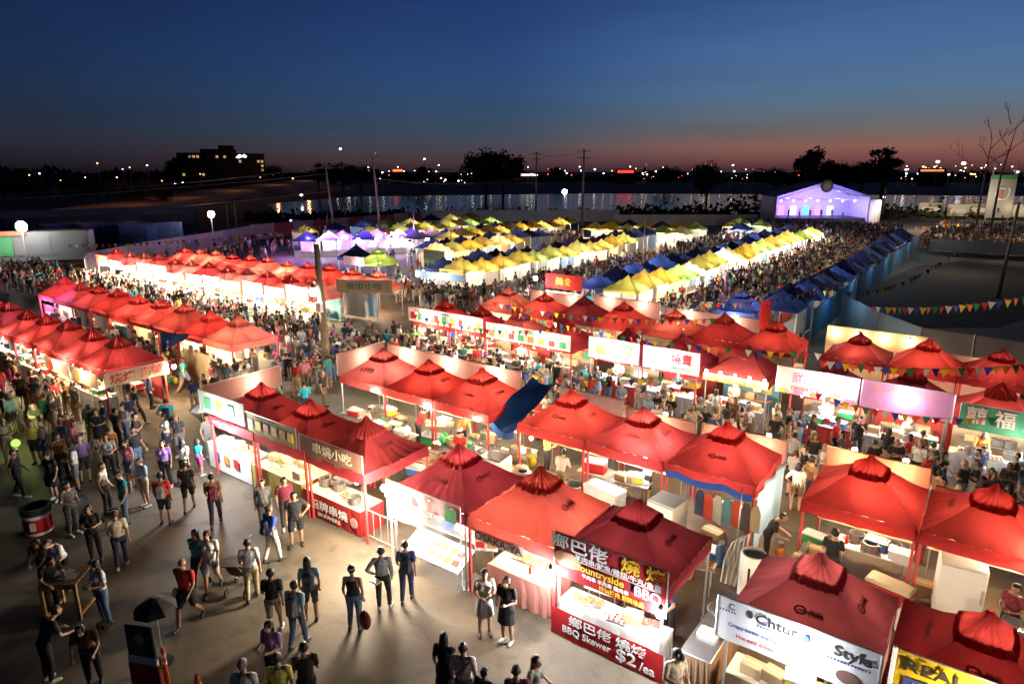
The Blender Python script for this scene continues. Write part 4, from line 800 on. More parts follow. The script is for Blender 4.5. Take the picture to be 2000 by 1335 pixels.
# ------------------------------------------------------------------ people
def P3(*a): return Vector(a)
def pose(kind, rr):
    """joint positions of a 1.72 m person, facing -Y"""
    J = dict(pel=P3(0,0,.95), chest=P3(0,.0,1.27), neck=P3(0,.01,1.45), head=P3(0,-.015,1.60))
    for s, n_ in ((-1,'L'),(1,'R')):
        J['hip'+n_] = P3(s*.095,0,.90); J['kn'+n_] = P3(s*.105,-.01,.49); J['an'+n_] = P3(s*.11,.03,.09); J['toe'+n_] = P3(s*.13,-.13,.035)
        J['sh'+n_] = P3(s*.175,.01,1.40); J['el'+n_] = P3(s*.225,.035,1.12); J['wr'+n_] = P3(s*.235,-.03,.87); J['hd'+n_] = P3(s*.235,-.055,.79)
    if kind == 'walk' or kind == 'walkfar':
        k = 1.0 if kind == 'walk' else .6
        J['knL'] = P3(-.10,-.17*k,.51); J['anL'] = P3(-.10,-.24*k,.10); J['toeL'] = P3(-.11,-.24*k-.16,.05)
        J['knR'] = P3(.10,.07*k,.49); J['anR'] = P3(.11,.33*k,.15); J['toeR'] = P3(.12,.33*k-.12,.035)
        J['elL'] = P3(-.23,.12,1.13); J['wrL'] = P3(-.24,.10,.89); J['hdL'] = P3(-.24,.07,.81)
        J['elR'] = P3(.22,-.03,1.12); J['wrR'] = P3(.21,-.22,.95); J['hdR'] = P3(.20,-.29,.90)
    if kind == 'hold':       # both hands in front of the chest, holding food or a phone
        for s, n_ in ((-1,'L'),(1,'R')):
            J['el'+n_] = P3(s*.235,-.01,1.13); J['wr'+n_] = P3(s*.13,-.24,1.15); J['hd'+n_] = P3(s*.07,-.30,1.17)
        J['head'] = P3(0,-.04,1.59)
    if kind == 'phone':
        J['elR'] = P3(.25,-.04,1.13); J['wrR'] = P3(.17,-.20,1.34); J['hdR'] = P3(.13,-.24,1.42); J['head'] = P3(.02,-.035,1.59); J['knL'] = P3(-.12,-.07,.49); J['anL'] = P3(-.13,.0,.09)
    if kind == 'cross':
        for s, n_ in ((-1,'L'),(1,'R')): J['el'+n_] = P3(s*.25,-.03,1.12); J['wr'+n_] = P3(s*.03,-.20,1.19+s*.03); J['hd'+n_] = P3(-s*.06,-.19,1.22+s*.03)
        J['knR'] = P3(.14,-.05,.49); J['anR'] = P3(.16,.02,.09); J['toeR'] = P3(.20,-.13,.035); J['head'] = P3(-.02,-.03,1.60)
    if kind == 'stand':
        J['anR'] = P3(.14,-.03,.09); J['toeR'] = P3(.18,-.19,.035); J['knR'] = P3(.12,-.06,.49); J['head'] = P3(.015,-.03,1.60); J['elL'] = P3(-.24,.05,1.12); J['wrL'] = P3(-.22,.0,.88); J['wrR'] = P3(.24,-.08,.89); J['hdR'] = P3(.23,-.13,.82)
    if kind == 'hip':
        J['elR'] = P3(.36,.06,1.17); J['wrR'] = P3(.20,-.02,1.0); J['hdR'] = P3(.15,-.07,.99); J['knL'] = P3(-.14,-.06,.49); J['anL'] = P3(-.15,-.02,.09); J['toeL'] = P3(-.2,-.17,.035)
    if kind == 'lean':       # bent forward over a table, working
        for q in ('chest','neck','head','shL','shR'): v = J[q]; d = v.z-.95; J[q] = P3(v.x, v.y-.42*d, .95+.92*d)
        J['head'] += P3(0,-.06,-.03)
        for s, n_ in ((-1,'L'),(1,'R')):
            J['el'+n_] = P3(s*.24,-.24,1.08); J['wr'+n_] = P3(s*.19,-.44,1.00); J['hd'+n_] = P3(s*.16,-.52,.98)
    if kind == 'sit':
        dz = -.44
        for q in J: 
            if q[:2] not in ('kn','an','to'): J[q] = J[q] + P3(0,.12,dz)
        for s, n_ in ((-1,'L'),(1,'R')):
            J['kn'+n_] = P3(s*.13,-.30,.52); J['an'+n_] = P3(s*.13,-.27,.09); J['toe'+n_] = P3(s*.14,-.42,.035)
            J['el'+n_] = P3(s*.25,0,.70); J['wr'+n_] = P3(s*.16,-.24,.72); J['hd'+n_] = P3(s*.12,-.31,.73)
    return J
def body_build(kind, fem=False):
    J = pose(kind, R); b = MB(); f = .9 if fem else 1.0
    def limb(pts, rad, n=12):
        ps = []; rs = []
        for i in range(len(pts)-1):
            for k in range(6):
                t = k/6; ps.append(pts[i].lerp(pts[i+1], t)); rs.append(rad[i]*(1-t)+rad[i+1]*t)
        ps.append(pts[-1]); rs.append(rad[-1])
        b.tube(ps, rs, n)
        for p, r in ((pts[0], rad[0]), (pts[-1], rad[-1])): b.ball(p.x,p.y,p.z, r, n=12, m=8)
    up = (J['neck']-J['pel']).normalized()
    # torso: stacked ellipses along the spine
    prof = [(-.08,.125,.10),(-.02,.158 if not fem else .165,.118),(.06,.150,.11),(.15,.130 if fem else .143,.10),(.26,.150 if fem else .165,.115),(.36,.165 if fem else .185,.118),(.43,.150 if fem else .168,.095),(.475,.09,.07),(.50,.055,.055)]
    vs = []; n_ = 20; side = Vector((1,0,0)); fr = up.cross(side)
    for h, rx, ry in prof:
        c = J['pel'] + up*(h + .0)
        for k in range(n_):
            a = 2*PI*k/n_; vs.append(c + side*math.cos(a)*rx + fr*math.sin(a)*ry)
    fs = [(j*n_+k, j*n_+(k+1)%n_, (j+1)*n_+(k+1)%n_, (j+1)*n_+k) for j in range(len(prof)-1) for k in range(n_)]
    fs += [tuple(range(n_-1,-1,-1)), tuple((len(prof)-1)*n_+k for k in range(n_))]
    b.add(vs, fs)
    if fem: [b.ball(s*.075, *(J['pel']+up*.33+fr*-.10 if fr.y > 0 else J['pel']+up*.33-fr*-.10)[1:], .062, .055, .06) for s in (-1,1)]
    limb([J['neck']-up*.05, J['head']-Vector((0,0,.03))], [.058*f,.052*f])
    h = J['head']
    b.ball(h.x, h.y+.012, h.z+.035, .076, .092, .095, 16, 12); b.ball(h.x, h.y-.025, h.z-.035, .058, .068, .075, 14, 10)
    b.tube([(h.x,h.y-.088,h.z+.02),(h.x,h.y-.108,h.z-.012),(h.x,h.y-.092,h.z-.022)], [.008,.016,.012], 8)
    for s in (-1,1): b.ball(h.x+s*.077, h.y+.012, h.z+.005, .012, .022, .032)
    for q in 'LR':
        s = -1 if q == 'L' else 1
        limb([J['hip'+q], J['kn'+q], J['kn'+q].lerp(J['an'+q], .35), J['an'+q]], [.088*(1.03 if fem else 1), .055, .054, .036])
        a, t = J['an'+q], J['toe'+q]
        limb([a+P3(0,.035,-.045), a.lerp(t,.5)+P3(0,0,-.02), t], [.036,.040,.030])
        limb([J['sh'+q], J['el'+q], J['wr'+q]], [.055*f, .040*f, .026*f])
        limb([J['sh'+q]*.9+J['neck']*.1, J['sh'+q]*.55+J['neck']*.45], [.055*f,.05*f])
        w, hd = J['wr'+q], J['hd'+q]; d = (hd-w).normalized(); sd = d.cross(Vector((0,0,1))) if abs(d.z) < .8 else Vector((0,1,0)); sd.normalize()
        b.tube([w, w.lerp(hd,.5), hd], [.024,.034,.034], 10); nn = d.cross(sd)
        for k, L in enumerate((.058,.068,.063,.048)):
            o = hd + sd*(k-1.5)*.0205; e = o + d*L*.6 + nn*.008; g = e + d*L*.35 + nn*.03
            b.tube([o-d*.01, e, g], [.0100,.0092,.008], 6)
        o = w.lerp(hd,.35) + sd*-.03; b.tube([o, o-sd*.022+d*.03, o-sd*.018+d*.06+nn*.015], [.011,.0105,.009], 6)
    me = b.mesh('tmp'); o = bpy.data.objects.new('tmp', me); COL.objects.link(o)
    m = o.modifiers.new('r','REMESH'); m.mode = 'VOXEL'; m.voxel_size = .0105
    m = o.modifiers.new('s','SMOOTH'); m.factor = .5; m.iterations = 3
    bpy.context.view_layer.update()
    out = bpy.data.meshes.new_from_object(o.evaluated_get(bpy.context.evaluated_depsgraph_get()))
    bpy.data.objects.remove(o)
    return out, J
def seg_d(p, a, b_):
    ab = b_-a; t = np.clip(((p-a)@ab)/(ab@ab), 0, 1); return np.linalg.norm(p-(a+t[:,None]*ab), axis=1), t
def regions(me, J):
    n_ = len(me.vertices); co = np.empty(n_*3); me.vertices.foreach_get('co', co); co = co.reshape(-1,3)
    segs = [('head','neck','head'),('torso','pel','neck')]
    for q in 'LR': segs += [('uarm','sh'+q,'el'+q),('farm','el'+q,'wr'+q),('hand','wr'+q,'hd'+q),('thigh','hip'+q,'kn'+q),('shin','kn'+q,'an'+q),('foot','an'+q,'toe'+q)]
    best = np.full(n_, 9.); reg = np.zeros(n_, int); T = np.zeros(n_)
    off = {'torso':.075,'thigh':.035,'head':.03,'uarm':.02}
    names = []
    for i, (nm, a, b_) in enumerate(segs):
        d, t = seg_d(co, np.array(J[a]), np.array(J[b_])); d = d - off.get(nm, 0)
        k = d < best; best[k] = d[k]; reg[k] = i; T[k] = t[k]; names.append(nm)
    return co, reg, T, names
FACE_INK = mat('eye_dark', (.02,.015,.012), .4); LIP = mat('lip', (.35,.10,.08), .5)
def garment(me, co, keep, off, nm, m):
    """shell over the part of the body that the garment covers"""
    nrm = np.empty(len(co)*3); me.vertices.foreach_get('normal', nrm); nrm = nrm.reshape(-1,3)
    fs = []
    for p in me.polygons:
        v = p.vertices
        if all(keep[i] for i in v): fs.append(tuple(v))
    used = sorted({i for f in fs for i in f}); ix = {i: k for k, i in enumerate(used)}
    cu = co[used]; fold = .7*np.sin(cu[:,2]*28+cu[:,0]*34+1.3)*np.sin(cu[:,0]*24+cu[:,1]*31-cu[:,2]*17) + .12*np.sin(cu[:,2]*61-cu[:,1]*40+cu[:,0]*45)
    vs = cu + nrm[used]*(off*(1+.5*fold))[:,None] if off > .01 else cu + nrm[used]*off
    mb = MB(); mb.v = [tuple(v) for v in vs]; mb.f = [tuple(ix[i] for i in f) for f in fs]; mb.m = [0]*len(fs)
    return mb.mesh(nm, m, True)
TEMPL = {}
def template(kind, fem):
    k = (kind, fem)
    if k in TEMPL: return TEMPL[k]
    me, J = body_build(kind, fem); co, reg, T, names = regions(me, J)
    nm = np.array([names[i] for i in reg]); hz = co[:,2]
    d = {'J': J}
    def G_(n_, keep, off, m): d[n_] = garment(me, co, keep, off, n_.split(':')[0], m)
    pelz = J['pel'].z
    tors = (nm == 'torso')
    up = np.array((J['neck']-J['pel']).normalized()); hh = (co-np.array(J['pel']))@up
    slv = (nm == 'uarm') & (T < .72)
    longs = (nm == 'uarm') | ((nm == 'farm') & (T < .93))
    G_('shirt', (tors & (hh > -.10) & (hh < .485)) | slv, .012, INKW)
    G_('shirt:long', (tors & (hh > -.12) & (hh < .49)) | longs, .014, INKW)
    G_('shirt:tank', tors & (hh > -.05) & (hh < .44) & (np.abs(co[:,0]) < .145), .012, INKW)
    G_('trousers', (nm == 'thigh') | ((nm == 'shin') & (T < .93)) | (tors & (hh < .06)), .014, INKB)
    G_('trousers:shorts', ((nm == 'thigh') & (T < .93)) | (tors & (hh < .06)), .020, INKB)
    G_('shoes', (nm == 'foot') | ((nm == 'shin') & (T > .97)), .008, DARK)
    h = J['head']
    rel = co - np.array(h)
    d['hair:short'] = garment(me, co, (nm == 'head') & ((rel[:,2] > .07) | ((rel[:,1] > .015) & (rel[:,2] > -.045))), .014, 'hair', INK)
    hb = MB(); hb.ball(h.x, h.y+.022, h.z+.045, .090, .098, .095, 14, 10)
    pts = []; 
    for j in range(8):
        z = .06-.055*j; w = .085+.012*math.sin(j*.7); 
        for i in range(9):
            a = PI*i/8; pts.append((h.x+w*math.cos(a), h.y+.03+(.075+.012*j*.6)*math.sin(a), h.z+z))
    hb.add(pts, [(j*9+i, j*9+i+1, (j+1)*9+i+1, (j+1)*9+i) for j in range(7) for i in range(8)])
    pts = [(x, y-.03 if abs(x-h.x) < .09 else y, z) for x, y, z in pts]
    # clear the face: pull cap vertices in front back over the forehead
    hb.v = [(x, y if not (y < h.y-.055 and z < h.z+.075) else h.y-.02, z) for x, y, z in hb.v]
    d['hair:long'] = hb.mesh('hair', INK, True)
    sk = MB(); z0 = pelz+.07; kk = [(.140,.115,z0),(.168,.135,z0-.08),(.185,.155,z0-.18),(.205,.175,z0-.32),(.22,.19,z0-.44)]
    if kind != 'sit':
        n2 = 24; vs = []
        for j, (rx, ry, z) in enumerate(kk):
            for q in range(n2):
                a = 2*PI*q/n2; e = 1+.05*j*.3*math.sin(q*3.1); vs.append((rx*e*math.cos(a), ry*e*math.sin(a)-.01, z))
        sk.add(vs, [(j*n2+q, j*n2+(q+1)%n2, (j+1)*n2+(q+1)%n2, (j+1)*n2+q) for j in range(4) for q in range(n2)])
        d['skirt'] = sk.mesh('skirt', INKB, True)
    fb = MB()
    for s in (-1,1): fb.ball(h.x+s*.03, h.y-.083, h.z+.018, .011, .006, .007)
    for s in (-1,1): fb.tube([(h.x+s*.016,h.y-.086,h.z+.040),(h.x+s*.045,h.y-.076,h.z+.043)], .004, 4)
    fb.mi = 1; fb.tube([(h.x-.024,h.y-.084,h.z-.050),(h.x,h.y-.094,h.z-.048),(h.x+.024,h.y-.084,h.z-.050)], .005, 5)
    d['face'] = fb.mesh('face', [FACE_INK, LIP])
    me.materials.clear(); me.materials.append(INK); me.name = 'person'
    me.polygons.foreach_set('use_smooth', [True]*len(me.polygons)); d['body'] = me
    # decimated one-piece figures for the crowd; slots: skin, top, bottom, hair, shoes
    for var in ('pants','shorts','skirt'):
        o = bpy.data.objects.new('tmp', me); COL.objects.link(o); m = o.modifiers.new('d','DECIMATE'); m.ratio = 900/max(1,len(me.polygons)*2)
        bpy.context.view_layer.update(); lo = bpy.data.meshes.new_from_object(o.evaluated_get(bpy.context.evaluated_depsgraph_get())); bpy.data.objects.remove(o)
        lo.name = 'person'; c2, r2_, T2, _ = regions(lo, J); lo.materials.clear()
        for q in range(5): lo.materials.append(INK)
        n2 = np.array([names[i] for i in r2_]); h2 = (c2-np.array(J['pel']))@up; rl = c2-np.array(h)
        nrm = np.empty(len(c2)*3); lo.vertices.foreach_get('normal', nrm); nrm = nrm.reshape(-1,3)
        sl = np.zeros(len(c2), int)
        sl[(n2 == 'torso') & (h2 > .0) & (h2 < .485)] = 1; sl[(n2 == 'uarm') & (T2 < .7)] = 1
        sl[(n2 == 'torso') & (h2 <= .0)] = 2; sl[n2 == 'thigh'] = 2
        if var == 'pants': sl[(n2 == 'shin') & (T2 < .95)] = 2
        if var != 'pants': sl[(n2 == 'thigh') & (T2 > .85)] = 0
        sl[n2 == 'foot'] = 4
        hairk = (n2 == 'head') & ((rl[:,2] > .075) | ((rl[:,1] > .012) & (rl[:,2] > (-.05 if not fem else -.12))))
        sl[hairk] = 3
        c2[sl == 1] += nrm[sl == 1]*.02; c2[sl == 2] += nrm[sl == 2]*.016; c2[hairk] += nrm[hairk]*.018
        if var == 'skirt': 
            k_ = (n2 == 'thigh'); c2[k_] += (c2[k_]-np.array([0,0,0]))*np.array([.22,.45,0])
        if fem:
            k_ = hairk & (rl[:,2] < .02); c2[k_] += np.array([0,.02,-.07])
        lo.vertices.foreach_set('co', c2.astype(np.float32).ravel())
        mi = []
        for p in lo.polygons:
            v = [sl[i] for i in p.vertices]; mi.append(max(set(v), key=v.count))
        lo.polygons.foreach_set('material_index', mi); lo.polygons.foreach_set('use_smooth', [True]*len(lo.polygons)); lo.update()
        d['lo:'+var] = lo
    TEMPL[k] = d; return d
for kd in ('stand','walk','walkfar','hold','hip','lean','phone','cross'):
    for fm in (False, True):
        if kd == 'sit' and not fm: pass
        template(kd, fm)
SKIN = [mat('skin_%d' % i, c, .55, 0, .05) for i, c in enumerate([(.52,.33,.23),(.45,.27,.18),(.36,.20,.12),(.58,.38,.28)])]
HAIR = {'black': mat('hair_black',(.012,.010,.010),.45,0,.3,60,.3), 'brown': mat('hair_brown',(.06,.03,.018),.5,0,.3,60,.3), 'grey': mat('hair_grey',(.30,.29,.28),.6,0,.3,60,.3), 'fair': mat('hair_fair',(.30,.20,.10),.5,0,.3,60,.3)}
TOPC = {'black':(.018,.018,.02),'dark grey':(.06,.06,.065),'grey':(.24,.24,.24),'white':(.72,.71,.69),'cream':(.62,.55,.42),'red':(.50,.03,.03),'navy':(.03,.04,.12),'royal blue':(.03,.09,.48),'light blue':(.28,.42,.58),'turquoise':(.03,.38,.52),'teal':(.03,.22,.22),'purple':(.24,.14,.38),'pink':(.62,.22,.32),'green':(.10,.30,.10),'yellow':(.70,.62,.12),'brown':(.22,.11,.05),'orange':(.62,.22,.05),'maroon':(.16,.02,.04),'plaid blue':(.14,.22,.34)}
BOTC = {'black':(.015,.015,.018),'dark':(.04,.04,.045),'jeans':(.09,.15,.26),'khaki':(.38,.30,.18),'white':(.66,.64,.62),'grey':(.2,.2,.2),'brown':(.14,.09,.05),'pink':(.62,.10,.32),'navy':(.03,.035,.09),'striped':(.40,.40,.42)}
TOPM = {k: mat('fabric_'+k.replace(' ','_'), c, .85, 0, .3 if k in ('plaid blue','pink','cream') else .15, 14, .3) for k, c in TOPC.items()}
BOTM = {k: mat('cloth_'+k, c, .85, 0, .15, 12, .2) for k, c in BOTC.items()}
SHOE = mat('shoe_dark', (.03,.028,.028), .6); SHOEW = mat('shoe_pale', (.5,.48,.45), .6)
used_people = []
def person(px, py, face, label, top, bot, kind='stand', fem=False, hair='black', long=None, sleeve='', legs='', h=1.0, skin=None, group=None, z=0, xy=None, sk=1.0, cat='person'):
    """a fully modelled person; face = direction the person looks, degrees, 0 = towards the viewer's side (-Y), 90 = to the right (+X)"""
    p = G(px, py, z) if xy is None else Vector((*xy, z)); T_ = TEMPL[(kind, fem)]; s = SKIN[R.randrange(3)] if skin is None else SKIN[skin]
    o = put('person', T_['body'], None, p, math.radians(face), [s]); hs = h*R.uniform(.985,1.015); o.scale = (hs*sk, hs*sk, hs); tag(o, label, cat, group)
    long = fem if long is None else long
    if sleeve != 'none': put('shirt', T_['shirt'+(':'+sleeve if sleeve else '')], o, mats=[TOPM[top]])
    if legs == 'dress': put('dress', T_['skirt'], o, mats=[TOPM[top]]); put('shorts', T_['trousers:shorts'], o, mats=[TOPM[top]])
    elif legs == 'skirt': put('skirt', T_['skirt'], o, mats=[BOTM[bot]]); 
    else: put('shorts' if legs == 'shorts' else 'trousers', T_['trousers'+(':shorts' if legs == 'shorts' else '')], o, mats=[BOTM[bot]])
    put('shoes', T_['shoes'], o, mats=[SHOEW if R.random() < .3 else SHOE])
    if hair: put('hair', T_['hair:long' if long else 'hair:short'], o, mats=[HAIR[hair]])
    put('face', T_['face'], o)
    used_people.append((p.x, p.y)); return o, T_['J']
def child(o, name, mb, m, smooth=False): return mb.build(name, m, o, smooth=smooth)
def headband(o, J, m):
    h = J['head']; b = MB(); b.lathe([(.094,h.z+.045),(.097,h.z+.075)], 16, h.x, h.y+.01, .92, 1.12); child(o, 'headband', b, m)
def cap(o, J, m):
    h = J['head']; b = MB(); b.lathe_([(math.cos(PI/2*i/5), math.sin(PI/2*i/5)) for i in range(6)], 14, h.x, h.y+.01, h.z+.06, .094, .108, .085); b.tube([(h.x,h.y-.08,h.z+.07),(h.x,h.y-.17,h.z+.06)], [.07,.05], 8); child(o, 'cap', b, m, True)
def hold_item(o, J, name, mb, m): return mb.build(name, m, None)
def bag(px, py, z, label, m, s=1.0, xy=None):
    p = G(px, py, z) if xy is None else Vector((*xy, z)); b = MB(); b.ball(0,0,-.2,.14*s,.08*s,.19*s,10,8); b.tube([(-.06,0,-.04),(0,0,.06),(.06,0,-.04)], .01, 5)
    return tag(b.build('hand_bag', m, None, p, smooth=True), label, 'bag')
L = [  # px, py of the feet, facing, label, top, bottom, options
 (333,857,200,'person in a bright turquoise shirt and dark trousers standing alone','turquoise','black',dict(kind='hip')),
 (200,880,20,'woman in a short black dress with bare legs','black','black',dict(fem=1,legs='dress',kind='hold')),
 (235,878,150,'man in dark shirt and dark trousers facing the black dressed woman','dark grey','black',dict()),
 (251,869,330,'person in a grey printed shirt and jeans beside the dark dressed man','grey','jeans',dict(kind='hold')),
 (21,902,40,'person in a cream shirt lit yellow at the left edge','cream','khaki',dict(kind='hold',hair='fair')),
 (75,905,10,'person in a pale yellow shirt, left of a lit pair','yellow','dark',dict(legs='shorts')),
 (94,903,340,'person in a cream shirt, right of a lit pair','cream','jeans',dict()),
 (125,935,60,'person in a brown striped shirt in the left crowd','brown','black',dict()),
 (170,942,220,'grey haired man in a purple shirt with bare legs','purple','dark',dict(hair='grey',legs='shorts')),
 (154,957,300,'woman in a white shirt and grey shorts in front of the purple shirted man','white','grey',dict(fem=1,legs='shorts',kind='hold')),
 (109,976,350,'woman in a long black top and bare legs by the striped shirt','black','black',dict(fem=1,legs='dress')),
 (42,972,110,'man in black leaning back at the left edge','black','black',dict(kind='walkfar')),
 (220,938,30,'woman in a grey patterned top with long black hair','grey','black',dict(fem=1,kind='hold')),
 (258,948,340,'woman in a pink floral top facing forward','pink','jeans',dict(fem=1,legs='shorts')),
 (287,988,330,'man in a light blue shirt and khaki shorts holding food','light blue','khaki',dict(kind='hold',legs='shorts',hair='brown')),
 (328,950,10,'woman in a purple top behind the red and black shirt','purple','black',dict(fem=1)),
 (366,946,170,'woman in a white blouse beside the pink shorts','white','black',dict(fem=1,kind='walkfar')),
 (393,928,150,'child in a turquoise top and bright pink shorts','turquoise','pink',dict(fem=1,h=.82,legs='shorts')),
 (326,1023,190,'man in a red shirt and black shorts seen from behind','red','black',dict(legs='shorts')),
 (372,997,200,'man in a black shirt and black shorts striding, bare calves','black','black',dict(legs='shorts',kind='walk')),
 (424,1026,200,'man in a brown shirt walking away alone on the open pavement','brown','dark',dict(kind='walk')),
 (354,892,0,'woman in a black floral top with fair hair','dark grey','grey',dict(fem=1,hair='fair')),
 (411,892,60,'person in grey standing at the white left counter','grey','grey',dict()),
 (212,1001,100,'person in a cream shirt beside the stroller group','cream','dark',dict()),
 (249,1020,320,'person in a green shirt and jeans','teal','jeans',dict()),
 (146,1044,70,'person in dark clothes pushing the stroller, seen from the side','dark grey','dark',dict(kind='hold')),
 (241,1109,210,'man in a cream shirt and dark trousers seen from behind','cream','navy',dict(kind='walkfar',hair='brown')),
 (190,1094,20,'woman in a black coat facing the cream shirted man','black','black',dict(fem=1,kind='hold')),
 (372,1218,350,'bald man in a bright red shirt striding forward','red','black',dict(hair=None,legs='shorts',kind='walk',sk=1.08)),
 (395,1152,350,'woman in a teal top behind the bald man in red','teal','black',dict(fem=1,kind='walkfar')),
 (418,1154,10,'woman in a white blouse and striped shorts walking','white','striped',dict(fem=1,kind='walk',legs='shorts',hair='brown')),
 (208,1218,330,'woman in a white top standing at the wooden table','white','jeans',dict(fem=1,kind='hold')),
 (187,1334,20,'woman in a brown top bending forward in the dark','brown','black',dict(fem=1,kind='lean')),
 (520,1036,10,'man in a long grey coat with a pale headband','grey','grey',dict(sleeve='long',band='w')),
 (535,1098,150,'woman in a royal blue shirt and white trousers','royal blue','white',dict(fem=1,kind='walkfar',long=False,hair='brown')),
 (562,1034,30,'man in dark red beside the black vested man','maroon','dark',dict()),
 (582,1064,20,'big man in a black shirt and long black shorts','black','black',dict(legs='shorts',kind='hip',sk=1.1)),
 (495,1171,200,'man in a white shirt and khaki trousers pushing a stroller','white','khaki',dict(kind='walkfar')),
 (540,1237,190,'man in a black shirt and khaki shorts','black','khaki',dict(legs='shorts',kind='walkfar')),
 (585,1263,170,'man in a light blue shirt and pale jeans','light blue','jeans',dict(kind='walkfar')),
 (610,1210,190,'woman in a blue plaid shirt with long black hair','plaid blue','dark',dict(fem=1,legs='shorts')),
 (695,1231,175,'woman in a black tank top and jeans with a white headband','black','jeans',dict(fem=1,sleeve='tank',long=False,band='w',h=1.02)),
 (750,1188,190,'person in a grey hooded top with dark trousers','grey','black',dict(sleeve='long',kind='hip')),
 (796,1175,185,'man in a navy shirt and navy trousers','navy','navy',dict(kind='walkfar')),
 (947,1239,10,'woman in a cream top and striped grey skirt','cream','striped',dict(fem=1,legs='skirt',long=False,kind='hold')),
 (990,1253,330,'woman in a black dress with long brown hair','black','black',dict(fem=1,legs='dress',kind='hold',hair='brown')),
 (540,1350,340,'woman in a purple blouse with long black hair, bottom of the photo','purple','black',dict(fem=1,kind='hold')),
 (491,1440,180,'grey haired man in a white shirt cut off by the bottom edge','white','dark',dict(hair='grey')),
 (556,1425,190,'person in a yellow green shirt cut off by the bottom edge','yellow','black',dict()),
 (605,1400,200,'person in a black shirt beside the yellow green shirt','black','black',dict(kind='hold')),
 (872,1380,160,'woman in a black dress with long black hair at the bottom edge','black','black',dict(fem=1,legs='dress')),
 (908,1404,170,'person in a white shirt with a crossbody strap at the bottom edge','white','jeans',dict(strap=1)),
 (947,1432,150,'child in dark clothes at the bottom edge','dark grey','black',dict(h=.85)),
 (1043,1425,60,'woman in a grey top with black hair at the bottom edge','grey','black',dict(fem=1,kind='hold')),
 (1009,1450,180,'person with short brown hair at the very bottom edge','maroon','black',dict(hair='brown')),
 (1312,1412,20,'vendor in a cream shirt and black cap beside the red banner','cream','khaki',dict(cap=1,kind='hold')),
 (105,824,200,'person in a white shirt in the dim left crowd','white','jeans',dict()),
 (48,800,190,'large man in dark grey in the dim left crowd','dark grey','black',dict(sk=1.1)),
 (297,797,120,'man in a long dark coat beside the near left stalls','navy','black',dict(sleeve='long',sk=1.05)),
 (262,826,150,'person in a pink top walking with a dark companion','pink','black',dict(fem=1)),
 (272,830,140,'dark dressed companion of the person in pink','black','dark',dict(kind='walk')),
 (193,803,30,'woman in a brown top with long hair by the stalls','brown','dark',dict(fem=1)),
 (153,824,340,'person in grey with pale shorts','grey','khaki',dict(legs='shorts')),
 (580,762,20,'man in black standing at the wooden power pole','black','dark',dict()),
 (603,758,350,'person in a bright red shirt at the wooden power pole','red','dark',dict()),
]
for px, py, fc, lb, tp, bt, kw in L:
    kw = dict(kw); band = kw.pop('band', None); cp = kw.pop('cap', None); strap = kw.pop('strap', None); kw['fem'] = bool(kw.get('fem', 0))
    o, J = person(px, py, fc + 36, lb, tp, bt, **kw)
    if band: headband(o, J, TOPM['white'])
    if cp: cap(o, J, DARK)
    if lb.startswith(('man in a brown shirt','woman in a royal','man in a light blue shirt and pale','person in a bright turquoise','woman in a blue plaid','man in a navy','man in a red shirt','person in a green')):
        rz_ = o.rotation_euler.z; bp_ = Vector(o.location) + Matrix.Rotation(rz_, 3, 'Z') @ Vector((0,.19,1.18)); b = MB(); b.rbox(-.13,.13,-.07,.07,-.2,.2,.05); b.rbox(-.09,.09,.05,.11,-.17,0,.02)
        tag(b.build('backpack', R.choice([DARK, BOTM['navy'], BOTM['grey'], TOPM['maroon']]), None, bp_, rz_), 'backpack worn by the ' + ' '.join(lb.split()[:9]), 'backpack')
    if strap: b = MB(); b.tube([(-.15,.10,1.44),(0,.155,1.25),(.17,.10,1.0)], .012, 5); b.tube([(-.15,-.02,1.46),(-.15,.10,1.44)], .012, 5); child(o, 'strap', b, DARK)
bag(345,1150,.75,'white plastic bag in the hand of the bald man in red',CM['bag'][0],1.3)
bag(712,1195,.85,'maroon shoulder bag of the woman in the black tank top',TOPM['maroon'],1.25)
p_ = G(733,1135,1.0); tag(MB().rbox(-.14,.14,-.09,.09,0,.03,.01).build('paper_tray', CREAM, None, p_), 'paper food tray in the hand of the person in the grey hood', 'tray')
